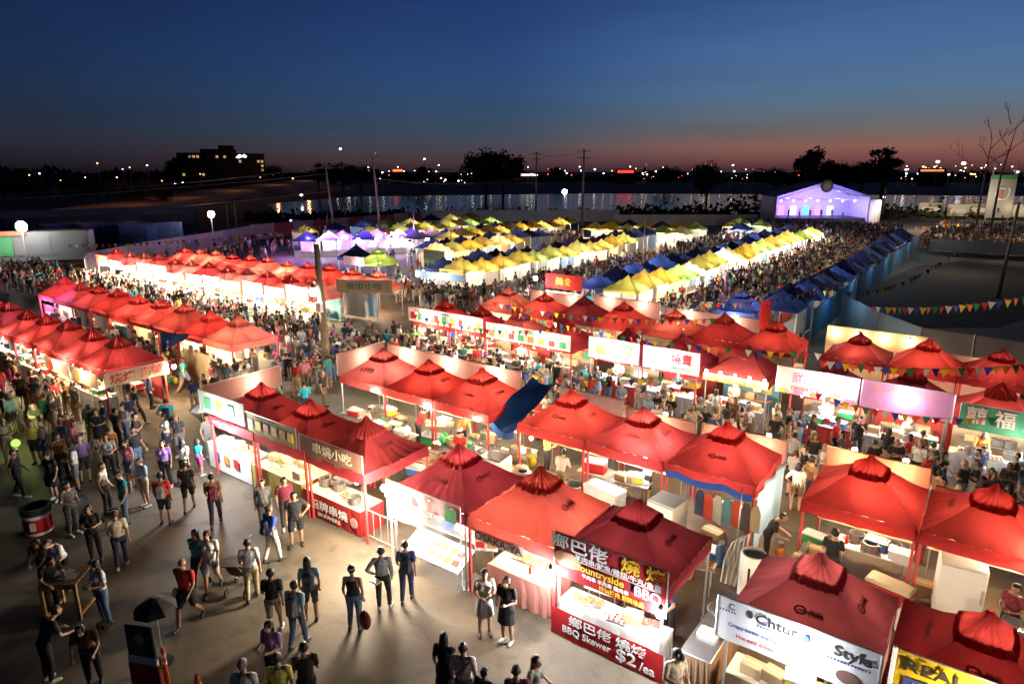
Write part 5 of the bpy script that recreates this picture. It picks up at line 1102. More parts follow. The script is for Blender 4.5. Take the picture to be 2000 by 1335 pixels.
# vendors
V_ = [(-6.3,13.35,0,'cook in a pale apron over a black shirt in the barbecue stall','white','black',dict(kind='lean')),
 (-5.6,12.9,10,'worker in a grey shirt at the barbecue counter','grey','black',dict(kind='hold')), (-4.95,12.85,-10,'worker in a dark blue apron at the right of the barbecue counter','navy','black',dict(kind='lean')),
 (-8.1,13.0,0,'cook in a cream shirt behind the salmon pink table','cream','dark',dict(kind='lean')), (-9.0,13.1,10,'worker with dark hair behind the salmon pink table','brown','dark',dict(kind='hold',fem=1)),
 (-11.9,13.3,0,'cook in black behind the clear plastic sheet','black','black',dict(kind='lean')), (-10.4,13.3,0,'cook in white behind the clear plastic sheet','white','black',dict(kind='lean')),
 (-17.9,14.3,160,'helper in a white shirt between the first tents and the trestle','white','dark',dict(kind='lean')),
 (-19.1,16.2,160,'cook in a white shirt and white cap at the left prep tables','white','dark',dict(kind='lean',cap='w')), (-17.3,17.4,150,'cook in a bright red shirt and white cap standing','red','dark',dict(kind='lean',cap='w')),
 (-16.6,14.5,30,'cook in a red shirt bending over the trays','red','black',dict(kind='lean')), (-14.4,16.5,200,'cook in a bright red shirt and white cap seen from behind','red','black',dict(kind='stand',cap='w')),
 (-15.6,18.0,60,'cook in orange between the crowded prep tables','orange','black',dict(kind='lean')), (-11.9,18.3,100,'vendor in a yellow shirt beside the low white fridge','yellow','dark',dict(kind='hold')),
 (-10.6,17.1,190,'vendor in a cream shirt sorting buckets','cream','khaki',dict(kind='lean')), (-8.2,18.5,170,'vendor in white with bare legs behind the coolers','white','black',dict(kind='lean',legs='shorts')),
 (-4.0,17.2,100,'man in a black shirt at the blue side sheet','black','black',dict(kind='lean')), (-2.35,17.0,180,'man in a black shirt seen from behind in the tent with the glowing corner','black','dark',dict(kind='hold')),
 (1.35,16.9,330,'woman in a maroon shirt reading papers behind the REAL stall','maroon','black',dict(kind='hold',fem=1,long=False)), (2.6,17.9,200,'helper in grey at the right edge of the yard','grey','black',dict(kind='lean')),
 (-1.6,13.0,0,'vendor in white behind the blackletter banner','white','black',dict(kind='hold')), (-20.8,12.9,0,'vendor in light blue behind the white left counter','light blue','dark',dict(kind='hold'))]
for x, y, fc, lb, tp, bt, kw in V_:
    kw = dict(kw); cp = kw.pop('cap', None); kw['fem'] = bool(kw.get('fem', 0)); o, J = person(0, 0, fc, lb, tp, bt, xy=(x, y), **kw)
    if cp: cap(o, J, WHITE)
COOKN = [0]
# things standing on the walkway
def stroller(px, py, rz, label):
    p = G(px, py); t = thing('baby_stroller', label, 'stroller', p, math.radians(rz))
    mb = MB(); mb.grid(lambda i, j: (-.2+.4*i, -.15+.45*j, .35+.5*j*j+.08*abs(i-.5)), 6, 8); mb.build('seat', DARK, t, smooth=True)
    mb = MB(); mb.grid(lambda i, j: (-.22+.44*i, .28-.38*math.sin(j*PI/2), .85+.22*math.cos(j*PI/2)), 6, 6); mb.build('hood', mat('hood_dark', (.03,.03,.04), .9), t, smooth=True)
    for s in (-1,1): MB().tube([(s*.2,-.35,.12),(s*.2,.1,.5),(s*.2,.5,1.0)], .014, 6).build('frame', METAL, t)
    MB().tube([(-.2,.5,1.0),(.2,.5,1.0)], .016, 6).build('handle', RUB, t)
    for s in (-1,1):
        for y in (-.35,.3): MB().tube([(s*.22,y,.12),(s*.255,y,.12)], .12, 14).build('wheel', RUB, t)
stroller(471,1152,216,'dark baby stroller pushed by the man in white'); stroller(166,1030,130,'black baby stroller in the dim left crowd')
lc_ = thing('lime_lantern', 'glowing lime green lantern ball on a short stand at the left edge', 'lantern', G(40,912)); MB().ball(0,0,.95,.15,n=14,m=10).build('glass_globe', emit('lime_glow', (.62,.9,.16), 1.1), lc_, smooth=True); MB().tube([(0,0,0),(0,0,.72)], .04, 8).build('stand', METAL, lc_)
p_ = G(60,880); light(p_.x, p_.y-.3, 1.5, 45, (.75,1,.3), .2)
dr = thing('drink_barrel', 'round red and white drink barrel with a black lid rim', 'barrel', G(78,1038))
MB().lathe([(.33,.02),(.36,.05),(.37,.62),(.36,.66)], 24).build('body', mat('barrel_red', (.50,.02,.02), .4), dr, smooth=True); MB().lathe([(.375,.66),(.40,.70),(.40,.88),(.34,.88),(.33,.72)], 24).build('rim', DARK, dr)
MB().lathe([(.374,.56),(.374,.655)], 24).build('white_band', WHITE, dr); MB().lathe([(.366,.05),(.372,.12)], 24).build('white_band', WHITE, dr)
for a in (-.4,.9): o = MB().cbox(0,-.375,.22,.16,.008,.26).build('emblem', WHITE, dr); o.rotation_euler = (0,0,a)
ta = thing('wooden_table', 'square high wooden table with an open frame and papers on it', 'table', G(141,1192), .75)
MB().box(-.42,.42,-.42,.42,.96,1.0).build('tabletop', WOOD, ta)
fr_ = mat('pine', (.45,.28,.12), .7)
for sx in (-1,1):
    for sy in (-1,1): MB().box(sx*.38-.035,sx*.38+.035,sy*.38-.035,sy*.38+.035,0,.96).build('leg', fr_, ta)
mb = MB(); [mb.box(-.345,.345,s*.38-.03,s*.38+.03,.86,.955) for s in (-1,1)]; [mb.box(s*.38-.03,s*.38+.03,-.345,.345,.08,.15) for s in (-1,1)]; mb.build('rail', fr_, ta)
for i in range(4): tag(MB().cbox(0,0,0,.21,.28,.006).build('paper_sheet', WHITE, None, ta.location+Vector((-.2+.14*i, .12*(i%2)-.05, 1.002+.008*i)), .3*i), 'loose paper sheet on the square wooden table', 'paper', 'papers on the wooden table')
for i, (x_, y_, tp, f_, lb) in enumerate([(106,1196,'black',60,'dark dressed person leaning at the left side of the wooden table'),(133,1150,'white',-10,'person in a white shirt leaning behind the wooden table'),(98,1150,'brown',20,'woman in brown leaning behind the left of the wooden table'),(100,1330,'black',150,'dark dressed person bending in the bottom left corner')]):
    person(x_, y_, f_+36, lb, tp, 'black', kind='lean', fem=i == 2)
sb = thing('standing_board', 'red standing sign board with a white stripe, in front of a black umbrella', 'sign board', G(292,1360), .45)
MB().rbox(-.36,.36,-.03,.03,.05,.80,.02).build('red_panel', mat('board_red', (.42,.03,.03), .5), sb); MB().rbox(-.34,.34,-.032,.032,.82,.98,.02).build('white_panel', WHITE, sb); MB().rbox(-.32,.32,-.03,.03,1.0,1.7,.02).build('picture_panel', mat('board_dark', (.03,.06,.06), .6), sb)
mb = MB(); mb.ball(0,-.04,1.42,.11,.012,.14,10,8); mb.build('picture', SKIN[1], sb)
um = thing('black_umbrella', 'open black parasol behind the red standing sign board', 'umbrella', G(278,1330)+Vector((-.2,.55,0)))
mb = MB(); mb.lathe_([(1.0,0),(.85,.28),(.6,.55),(.3,.78),(.02,.88)], 8, 0,0,1.35,.45,.45,.32); o = mb.build('canopy', mat('umbrella_cloth', (.015,.015,.018), .8), um); MB().tube([(0,0,0),(0,0,1.62)], .02, 6).build('pole', METAL, um); MB().lathe([(.22,0),(.22,.05),(.05,.08)], 12).build('base', DARK, um)
ORG = mat('safety_orange', (.80,.12,.02), .5)
dl = thing('delineator_post', 'tall orange delineator post with pale bands', 'post', G(330,1352)); MB().lathe([(.05,.05),(.045,1.05),(.03,1.1)],12).build('post', ORG, dl); MB().lathe([(.2,0),(.2,.05),(.07,.07)],12).build('base', RUB, dl); [MB().lathe([(.051,z),(.05,z+.09)],12).build('band', WHITE, dl) for z in (.7,.88)]
tc_ = thing('traffic_cone', 'orange traffic cone at the bottom edge', 'cone', G(392,1372)); MB().lathe([(.14,.03),(.03,.7)],14).build('cone', ORG, tc_); MB().rbox(-.18,.18,-.18,.18,0,.03,.01).build('base', ORG, tc_); MB().lathe([(.096,.35),(.072,.5)],14).build('band', WHITE, tc_)
p5u = thing('white_umbrella', 'small white parasol beside the white left counter', 'umbrella', G(404,880)); mb = MB(); mb.lathe_([(1.0,0),(.85,.28),(.6,.55),(.3,.78),(.02,.88)], 8, 0,0,1.7,.45,.45,.3); mb.build('canopy', WHITEC, p5u); MB().tube([(0,0,0),(0,0,1.95)], .015, 6).build('pole', METAL, p5u)

for x, y, fc, ix, wh in COOKS:
    if (ix % 4 == 3 and wh != 'of the third row') or (wh == 'of the dazzling row' and ix % 2): continue
    fm = R.random() < .4; tp = R.choice(['white','red','black','cream','orange','grey'])
    o = put('person', TEMPL[(R.choice(['lean','hold']), fm)]['lo:pants'], None, (x, y, 0), (0 if fc < 0 else PI)+R.uniform(-.5,.5), [SKIN[R.randrange(3)], TOPM[tp], BOTM['black'], HAIR['black'], SHOE]); tag(o, 'vendor in a %s top at the %s stall %s' % (tp, ordn(ix), wh), 'person', 'vendors ' + wh); COOKN[0] += 1
# ------------------------------------------------------------------ far yellow, navy and blue rows
FARN = [0]; CYC = cloth('back_blue', (.25,.38,.55), .3)
def column(x, ys, mats, face, rowname, P, col=NEUT, dl=2, pattern=None, PK=.6):
    """row of tents running away from the viewer; face = +1 sells to +X, -1 to -X"""
    for i, y in enumerate(ys):
        m = mats[R.randrange(len(mats))] if pattern is None else mats[pattern[i % len(pattern)]]
        cn = {'canopy_yellow':'yellow','canopy_lime':'lime yellow','canopy_ochre':'ochre','canopy_green':'green','canopy_cream':'cream','canopy_navy':'navy','canopy_blue':'blue','canopy_dusk':'dark violet'}[m.name]
        o = put('canopy_tent', FAR, None, (x, y, 0), (PI/2 if face > 0 else -PI/2) + R.uniform(-.02,.02), [m, METAL, R.choice(SKIRTS), R.choice([WHITEC, SKIRTS[1], SKIRTS[4], CYC])])
        tag(o, '%s tent, %s from near end of %s' % (cn, ordn(i+1), rowname), 'tent', 'tents of the ' + rowname); o.scale = (R.uniform(.99,1.05),R.uniform(.99,1.05),R.uniform(.92,1.10)); o.location.x += R.uniform(-.25,.25); o.location.y += R.uniform(-.12,.12)
        if i % dl == 0 and P: light(x+face*.7, y, 1.8, P*PK*R.choice([.6,1,1.3]), R.choice([col,col,WARM,COOL]), .12)
Yr = lambda a, b, st=2.68: [a + st*k for k in range(int((b-a)/st)+1)]
column(-21.6, Yr(44.2, 103), [YEL[0],YEL[4],YEL[1],YEL[2],YEL[3]], 1, 'long yellow row', 420, NEUT, 1, [2,0,3,4,1,0,2,1,0,3,0,2,4,0,1])
column(-24.4, Yr(44.6, 99), [NAVY[0],NAVY[1],NAVY[2]], -1, 'long navy row', 260, COOL, 2, [0,0,1,1,1,0,2,0,0,1])
column(-10.8, Yr(43.6, 101), [NAVY[0],NAVY[2],NAVY[1]], -1, 'blue row along the fence', 160, NEUT, 2, [2,0,0,2,0,1])
column(-37.0, Yr(43.4, 74), [YEL[0],YEL[1],YEL[2]], 1, 'second yellow row', 320, NEUT, 1, [0,2,0,3-3,1,1,0])
column(-39.8, Yr(43.8, 84), [NAVY[0],NAVY[2]], -1, 'second navy row', 240, NEUT, 2)
column(-48.4, Yr(52.2, 66), [YEL[4],YEL[0],YEL[2]], 1, 'third yellow row', 320, WARM, 1, [0,1,2,1])
column(-51.1, Yr(54.5, 78), [NAVY[2],NAVY[0]], -1, 'third navy row', 240, NEUT, 2)
column(-58.6, Yr(66, 97), [YEL[2],YEL[0],YEL[1]], 1, 'fourth yellow row', 300, WARM, 2)
column(-61.4, Yr(63, 88), [NAVY[2],YEL[3]], -1, 'fourth mixed row', 240, NEUT, 2)
column(-70.5, Yr(63, 92), [YEL[1],YEL[0],YEL[3]], 1, 'rear yellow row by the white wall', 260, WARM, 2)
column(-80.5, Yr(60, 100, 5.2), [YEL[3],YEL[0],NAVY[0]], 1, 'rear green row along the left fence', 200, COOL, 2)
for i, x in enumerate([-49.5,-46.8,-44.1,-41.4,-38.7,-36.0]):
    o = put('canopy_tent', FAR, None, (x, 88.2, 0), 0, [YEL[[0,2,1,0,3,4][i]], METAL, WHITEC, WHITEC]); tag(o, '%s tent from the left in the short bright cross row' % ordn(i+1), 'tent', 'tents of the cross row'); light(x, 86.6, 1.9, 260, NEUT, .1)
    o = put('canopy_tent', FAR, None, (x-1, 96.2, 0), 0, [[YEL[1],NAVY[0],YEL[0],NAVY[2],YEL[2],YEL[3]][i], METAL, WHITEC, WHITEC]); tag(o, '%s tent from the left behind the short bright cross row' % ordn(i+1), 'tent', 'tents behind the cross row')
    if i % 2: light(x, 94.6, 1.9, 260, NEUT, .1)
for i, (x, y) in enumerate([(-31.5,100),(-31,108),(-34,104),(-35.5,112)]):
    o = put('canopy_tent', FAR, None, (x, y, 0), 0, [[NAVY[1],YEL[3],YEL[0],YEL[3]][i], METAL, WHITEC, WHITEC]); tag(o, '%s scattered tent before the stage, %s' % (['pale blue','green','yellow','lime'][i], ['nearest','second','third','farthest'][i]), 'tent'); light(x, y-1.8, 1.9, 240, COOL, .1)
# cyan sided tent and the purple lit court on the left
cy_t = tent(-47.6, 43.4, 'lime yellow tent with bright cyan skirts left of the yellow rows', None, YEL[3], badge=False)
sign('shop_banner', 'bright cyan skirt cloth of the lime yellow tent', -49.9, -45.0, 41.6, .1, 1.1, mat('cyan_cloth', (.05,.50,.75), .6)); sign('shop_banner', 'pink white board beside the cyan skirted tent', -50.2, -47.4, 41.4, 1.9, 2.7, PINKC)
light(-47.5, 40.6, 1.8, 260, COOL, .1); light(-47.6, 43.2, 1.9, 200, NEUT, .1)
tent(-52.0, 44.5, 'navy tent left of the cyan skirted tent', None, NAVY[0], badge=False); light(-52, 42.6, 1.7, 130, COOL, .1)
tent(-13.0+.4, 41.2, 'navy tent at the near end of the blue row, bright white below', None, NAVY[0], badge=False); light(-12.6, 39.6, 1.7, 260, COOL, .1); light(-12.4, 41.2, 1.9, 180, COOL, .1)
skirted_table('serving_counter', 'white counter under the near navy tent', -13.8, -11.5, 39.9, 40.5, .9, WHITE, WHITEC, cat='counter')
rs = sign('end_banner', 'red board with yellow lettering at the near end of the navy row', -27.6, -24.4, 41.9, 1.9, 3.0, cloth('red_board', (.62,.03,.03), .25)); letter(rs, '美食', 0, 2.45, .6, INKY, sx=1.2)
sign('end_banner', 'white lower board under the red board', -27.6, -24.4, 41.9, .2, 1.7, WHITEC); light(-26.5, 40.9, 2.0, 170, NEUT, .1); bulb(-28.2, 41.4, 2.6, 'glaring white bulb beside the red board', None, 160, COOL, .16)
sign('side_sheet', 'cyan sheet right of the red board', -24.3, -23.3, 42.0, .2, 1.6, MATS['cyan_cloth'], cat='tarpaulin')
sign('end_banner', 'green grey tall screen at the near end of the third rows', -46.6, -43.8, 48.5, .2, 2.9, mat('grey_green', (.18,.22,.16), .8)); sign('end_banner', 'long striped blue and white fascia before the second yellow row', -41, -35.6, 41.6, 1.5, 2.1, cloth('stripe_blue', (.30,.42,.60), .3)); light(-38.2, 40.6, 1.9, 300, COOL, .1); light(-41.5, 41.5, 1.7, 350, NEUT, .1)
sign('end_banner', 'cream lettered board under the ochre tent', -23.0, -19.5, 42.2, .9, 1.6, cloth('cream_banner', (.72,.55,.38))); light(-21.3, 41.3, 1.5, 120, WARM, .1)
sign('post_banner', 'tall red banner on the post at the right of the near navy tent', -10.9, -10.3, 39.3, .3, 3.2, MATS['red_board'], cat='banner')
PUR = cloth('purple_cloth', (.40,.30,.60), .4)
for i in range(8):
    x = -70.5 + 1.15*i + (i % 2)*.8; y = 52.5 + 1.9*i
    o = put('canopy_tent', FAR, None, (x, y, 0), .6, [PUR if i % 3 else NAVY[0], METAL, WHITEC, WHITEC]); tag(o, '%s tent from the left in the purple lit court' % ordn(i+1), 'tent', 'tents of the purple lit court')
    light(x-1, y-2.4, 2.4, 480, [(.55,.25,1),(.65,.35,1),(.9,.8,1),(.7,.4,1)][i % 4], .12)
    light(x+.6, y-.4, 3.6, 200, (.55,.22,1), .12)
for i, (px, py) in enumerate([(700,470),(730,475),(765,470),(800,478),(835,470)]):
    b_ = bulb(*G(px, py, 2.6), '%s of five glaring lamps in the purple lit court' % ordn(i+1), 'lamps of the purple lit court', 0, COOL, .28)
q = random.Random(4)
for k in range(26):
    p = G(q.uniform(688,850), q.uniform(452,482), 2.3); b_ = MB(); b_.ball(0,0,0,.13,n=8,m=6)
    tag(b_.build('added_garland_bulb', [emit('violet_glow', (.50,.18,1), 9), emit('lilac_glow', (.85,.6,1), 14)][k%2], None, p), 'small %s garland bulb added over the purple lit court' % ['violet','lilac'][k%2], 'garland bulb', 'added garland bulbs of the purple lit court')  # bulbs added to make the court more dazzling
# ------------------------------------------------------------------ fences
FB = [mat('fence_grey', (.34,.31,.28), .8), mat('fence_pink', (.46,.34,.30), .8), mat('fence_white', (.58,.57,.54), .7), mat('fence_red', (.40,.08,.06), .8), mat('fence_beige', (.50,.42,.30), .8)]
def fence(pts, hgt, mats, where, step=3.0, z0=.08, cat='fence panel'):
    k = 0
    for a, b_ in zip(pts[:-1], pts[1:]):
        a = Vector((*a,0)); b_ = Vector((*b_,0)); n_ = max(1, round((b_-a).length/step)); rz = math.atan2(b_.y-a.y, b_.x-a.x)
        for i in range(n_):
            p = a.lerp(b_, (i+.5)/n_); w = (b_-a).length/n_; m = mats[(k*7+i*3) % len(mats)]; k += 1
            t = thing('fence_panel', '%s panel from the near end of the %s' % (ordn(min(k,49)), where), cat, p, rz, 'panels of the ' + where)
            mb = MB(); mb.grid(lambda u, v: ((u-.5)*(w-.04), .02*math.sin(u*9+k), z0+(hgt-z0)*v), 6, 2); mb.grid(lambda u, v: ((.5-u)*(w-.04), .02*math.sin((1-u)*9+k)+.015, z0+(hgt-z0)*v), 6, 2)
            mb.build('panel', m, t); MB().tube([(-w/2,0,0),(-w/2,0,hgt+.08)], .025, 6).build('post', METAL, t)
fence([(-70.5,27.0),(-76,29.5),(-82,38),(-88,50),(-94,60)], 2.3, [FB[4],FB[0],FB[1]], 'left boundary fence', 3.2)
fence([(-94,60),(-95,76),(-96.5,104)], 2.4, [FB[1],FB[1],FB[3],FB[4]], 'far left boundary fence', 4)
fence([(-96.5,104),(-72.5,124),(-66,128)], 2.5, [FB[2]], 'white wall at the back', 4)
fence([(-62,118),(-40,134)], 2.2, [FB[0]], 'grey back fence', 4)
BT = [mat('tarp_cyan', (.08,.26,.38), .4, 0, .25, 1.5, .4), mat('tarp_pale', (.30,.38,.42), .5, 0, .2, 1.5, .4), mat('tarp_blue2', (.03,.16,.42), .4, 0, .25, 1.5, .4), FB[0]]
fence([(-9.0,44.2),(-9.2,104)], 2.1, BT, 'tarpaulin fence behind the blue row', 3)
fence([(-8.6,51.4),(-5.6,46.2),(-3.0,42.8)], 2.0, [BT[1]], 'pale blue fence beside the dark lot', 3)
fence([(-3.0,42.8),(2,42),(12,41.5)], 2.0, [FB[0]], 'grey fence at the right edge', 3)
fence([(-8,106),(4,106),(14,106)], 1.6, [FB[0],FB[1]], 'low barrier beyond the dark lot', 4)
for x in (-6,0,5): light(x, 113, 3.4, 200, WARM, .2)
light(-4, 84, 5.5, 420, (1,.78,.55), .3)  # added light without a fixture, lifts the ground of the dark lot
for i, y in enumerate(range(48, 104, 9)): light(-8.2, y, 2.6, 35, (.5,.8,1), .1)
# ------------------------------------------------------------------ poles, wires and floodlights
def pole(label, base, ztop, r, m=POLEW, arms=0, lean=(0,0), rz=.6, name='utility_pole', lamp=None):
    t = thing(name, label, 'pole', (base.x, base.y, 0)); MB().tube([(0,0,0),(lean[0]*.5,lean[1]*.5,ztop*.5),(lean[0],lean[1],ztop)], [r, r*.85, r*.65], 12).build('shaft', m, t, smooth=True)
    for k in range(arms):
        z = ztop - .5 - 1.3*k; a = Vector((math.cos(rz), math.sin(rz), 0))*1.2
        mb = MB(); mb.tube([tuple(Vector((lean[0],lean[1],z))-a), tuple(Vector((lean[0],lean[1],z))+a)], .07, 6); mb.build('crossarm', m, t)
        for q in (-1,-.5,.5,1): p = Vector((lean[0],lean[1],z))+a*q; MB().lathe([(.04,0),(.07,.08),(.05,.16),(.02,.22)],8).build('insulator', DARK, t, (p.x,p.y,z+.06))
    if lamp:
        mb = MB(); mb.tube([(lean[0],lean[1],ztop-.2),(lean[0]+lamp[0]*.5,lean[1]+lamp[1]*.5,ztop+.35),(lean[0]+lamp[0],lean[1]+lamp[1],ztop+.3)], .04, 6); mb.build('lamp_arm', METAL, t); MB().ball(0,0,0,.28,.16,.09,10,6).build('lamp_head', METAL, t, (lean[0]+lamp[0],lean[1]+lamp[1],ztop+.25))
    return t
pA = pole('thick wooden pole rising among the left stalls', Vector((-27.26,21.0,0)), 6.95, .21, lean=(-.35,.1)); MB().cbox(0,-.24,3.6,.3,.2,.5).build('meter_box', METAL, pA)
bulb(-27.6, 20.7, 4.6, 'glaring white lamp on the thick wooden pole', None, 300, COOL, .2)
pole('tall leaning pole with a crossarm left of the lamp armed pole', G(655,470), 11.4, .20, arms=1, lean=(-1.2,0))
pole('tall leaning pole with a curved lamp arm', G(745,475), 12.8, .20, arms=1, lean=(-1.0,0), lamp=(.9,.7))
pole('double crossarm pole by the river, left of a pair', G(1047,412), 15.2, .28, arms=2, rz=HEAD)
pole('double crossarm pole by the river, right of a pair', G(1137,440), 14.6, .26, arms=2, rz=HEAD)
pole('slim pole among the long navy row', G(1255,532), 6.0, .10, m=METAL)
pole('white wooden post at the left river bank, left of a pair', G(447,452), 5.0, .17); pole('white wooden post at the left river bank, right of a pair', G(463,452), 5.2, .19)
pole('short white post left of the leaning poles', G(675,437), 5.4, .2)
pole('slim dark pole at the purple lit court', G(810,490), 5.2, .09, m=METAL)
pole('wooden post at the left side of the stage', G(1509,455), 6.1, .2); pole('wooden post at the right side of the stage', G(1722,425), 6.6, .22)
pB = pole('long leaning wooden pole beside the dark lot', Vector((.3,70,0)), 8.0, .15, lean=(.25,.1))
pole('thin steel post in the alley beside the blue side sheet', Vector((-4.62,16.6,0)), 2.4, .025, m=METAL, name='steel_post')
def wire(label, a, b_, sag, r=.02):
    a = Vector(a); b_ = Vector(b_); mb = MB(); mb.tube([a.lerp(b_, k/24) - Vector((0,0,sag*4*(k/24)*(1-k/24))) for k in range(25)], r, 5, False)
    tag(mb.build('overhead_wire', mat('wire_grey', (.22,.21,.20), .6)), label, 'wire', 'overhead wires')
t1 = G(655,470)+Vector((-1.2,0,11)); t2 = G(745,475)+Vector((-1,0,12.4)); t3 = G(1047,412)+Vector((0,0,14.6)); t4 = G(1137,440)+Vector((0,0,14))
far_l = Vector((-190, 20, 7.5)); far_l2 = Vector((-170, -30, 6.6))
wire('upper wire running left from the tall leaning pole', t1, far_l, 2.5, .035); wire('second wire running left from the tall leaning pole', t1-Vector((0,0,1)), far_l2, 2.5, .035); wire('low wire running left over the blue containers', t1-Vector((0,0,3.6)), Vector((-150,10,3.4)), 1.5, .035)
wire('wire between the two tall leaning poles', t1, t2, .5, .03); wire('wire from the lamp armed pole to the river poles', t2-Vector((0,0,3)), t3-Vector((0,0,5)), 1.6, .035); wire('wire between the two river poles', t3, t4, .6, .03)
wire('dark wire from the thick wooden pole over the red rows', (-27.6,21.1,5.4), (-66,33,4.2), .8, .02); wire('second dark wire from the thick wooden pole', (-27.6,21.1,5.9), tuple(t1-Vector((0,0,5))), 1.2, .02)
def floodtower(label, px, py_base, py_lamp, z, P, r):
    b_ = G(px, py_base); t = thing('flood_tower', label, 'floodlight', b_)
    MB().tube([(0,0,0),(0,0,z-.2)], .08, 8).build('mast', METAL, t)
    ux = Vector((math.cos(HEAD), math.sin(HEAD), 0))
    for k, (dx, dz) in enumerate([]):
        p = ux*dx*r + Vector((0,0,z+dz*r)); h = MB(); h.ball(0,0,0,.2*r,.2*r,.2*r,12,8); h.build('lamp_head', FLOOD, t, p, smooth=True)
    light(b_.x, b_.y-1.2, z-.4, P*.08, COOL, .4)
    h = MB(); h.ball(0,0,0,.55*r,.5*r,.55*r,20,14); h.build('lamp_head', FLOOD, t, (0,0,z+.12*r), smooth=True)  # ball enlarged so its shape takes in the lamp's flare
floodtower('glaring floodlight on a mast over the left trailer', 58, 532, 443, 4.7, 2600, 1.0)
floodtower('glaring floodlight on a mast left of centre', 418, 470, 420, 3.9, 2600, .95)
floodtower('glaring floodlight before the river right of centre', 1102, 420, 383, 5.4, 3200, 1.1)
# ------------------------------------------------------------------ trailer, containers, roof, stage, sign tower
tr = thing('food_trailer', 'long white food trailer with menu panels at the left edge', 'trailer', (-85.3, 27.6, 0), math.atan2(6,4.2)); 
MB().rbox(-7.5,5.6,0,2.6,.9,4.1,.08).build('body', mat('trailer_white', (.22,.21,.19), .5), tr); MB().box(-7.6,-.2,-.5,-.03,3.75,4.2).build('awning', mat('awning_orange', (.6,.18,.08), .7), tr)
for k, (a, b_, m) in enumerate([(-5.0,-3.3,mat('menu_white',(.5,.5,.46),.6)),(-3.2,-1.6,mat('menu_green',(.10,.35,.14),.6)),(-1.5,1.9,mat('menu_grey',(.22,.21,.20),.6)),(2.0,5.3,mat('menu_grey2',(.20,.19,.19),.6))]): MB().box(a,b_,-.08,-.03,1.5,3.6).build('menu_panel', m, tr)
MB().rbox(-7,5.4,.2,2.4,.3,.85,.03).build('chassis', mat('maroon_skirt', (.18,.05,.04), .7), tr)
for x in (-4,3): MB().tube([(x,.1,.38),(x,.35,.38)], .38, 16).build('wheel', RUB, tr)
light(-85.5, 22.8, 3.2, 30, COOL, .2); tube_lamp(-87.6, 22.6, 2.6, 'upright white tube lamp on the trailer front', None, 0)
BC = [mat('container_blue', (.03,.07,.22), .5), mat('container_navy', (.02,.04,.12), .5)]
for i, (px, w) in enumerate([(160,9),(222,8),(300,9)]):
    p = G(px, 474); t = thing('blue_container', ['bright blue container left of three','dark blue container in the middle of three','dark blue container right of three'][i], 'container', p, face_cam(p)*1.0 + .35)
    MB().rbox(-w/2,w/2,0,2.4,.1,2.9,.04).build('body', BC[0 if i == 0 else 1], t)
    mb = MB(); [mb.box(-w/2+.3+.4*k,-w/2+.45+.4*k,-.05,-.003,.3,2.7) for k in range(int(w/.4)-1)]; mb.build('ribs', BC[1], t)
    MB().box(-.8,.8,-.07,-.052,.2,2.5).build('door', BC[0], t)
p = G(230,452); t = thing('long_shed', 'long dark shed with a pale grey roof behind the containers', 'shed', p, face_cam(p)+.25)
MB().box(-16,14,0,7,0,3).build('wall', mat('shed_wall', (.07,.07,.08), .8), t); mb = MB(); mb.add([(-16.4,-.6,2.9),(14.4,-.6,2.9),(14.4,3.5,4.0),(-16.4,3.5,4.0),(14.4,7.6,3.0),(-16.4,7.6,3.0)], [(0,1,2,3),(3,2,4,5)]); mb.build('roof', mat('shed_roof', (.32,.31,.30), .7), t)
SL = [G(1512,438), G(1692,438)]; sc_ = (SL[0]+SL[1])/2; sw = (SL[1]-SL[0]).length; sr = math.atan2(SL[1].y-SL[0].y, SL[1].x-SL[0].x)
sg = thing('concert_stage', 'gabled white tent stage glowing violet at the end of the long aisle', 'stage', sc_, sr); a = sw/2
SW_ = mat('stage_cloth', (.70,.68,.78), .7); ZB, ZT = 5.4, 8.2
mb = MB(); mb.box(-a,a,8.0,8.1,.8,ZB); mb.add([(-a,8.0,ZB),(a,8.0,ZB),(0,8.0,ZT)], [(0,1,2)]); mb.build('back_wall', SW_, sg)
MB().box(-a,-a+.15,0,8,0,ZB).build('side_wall', SW_, sg); MB().box(a-.15,a,0,8,0,ZB).build('side_wall', SW_, sg)
mb = MB(); mb.add([(-a-.4,-.6,ZB),(0,-.6,ZT+.15),(0,8.6,ZT+.15),(-a-.4,8.6,ZB),(a+.4,-.6,ZB),(a+.4,8.6,ZB)], [(0,1,2,3),(1,4,5,2)]); mb.build('roof', mat('stage_roof', (.16,.16,.22), .7), sg)
MB().box(-a+.2,a-.2,.5,8,0,1.2).build('platform', DARK, sg)
mb = MB(); [mb.tube([(-a+.3,y,ZB-.3),(0,y,ZT-.4),(a-.3,y,ZB-.3)], .08, 6) for y in (-.3,3)]; mb.tube([(-a+.3,-.3,ZB-.5),(a-.3,-.3,ZB-.5)], .06, 6); mb.tube([(-a+.3,3,ZB-.4),(a-.3,3,ZB-.4)], .06, 6); mb.build('truss', METAL, sg)
mb = MB(); mb.tube([(0,-.9,ZT-.7),(0,-1.1,ZT-.7)], 1.5*.82, 24); mb.build('round_emblem', mat('emblem_bronze', (.12,.10,.07), .5), sg); mb = MB(); mb.tube([(0,-1.1,ZT-.7),(0,-1.14,ZT-.7)], .75, 20); mb.build('emblem_centre', mat('emblem_grey', (.32,.30,.26), .5), sg)
for k in range(7): h = MB(); h.lathe([(.15,0),(.2,.35),(.12,.4)], 10); h.build('spotlight', emit('stage_lamp', (.75,.6,1), 14), sg, (-a+1.8+(2*a-3.6)*k/6, 2.2, ZB-1.0))
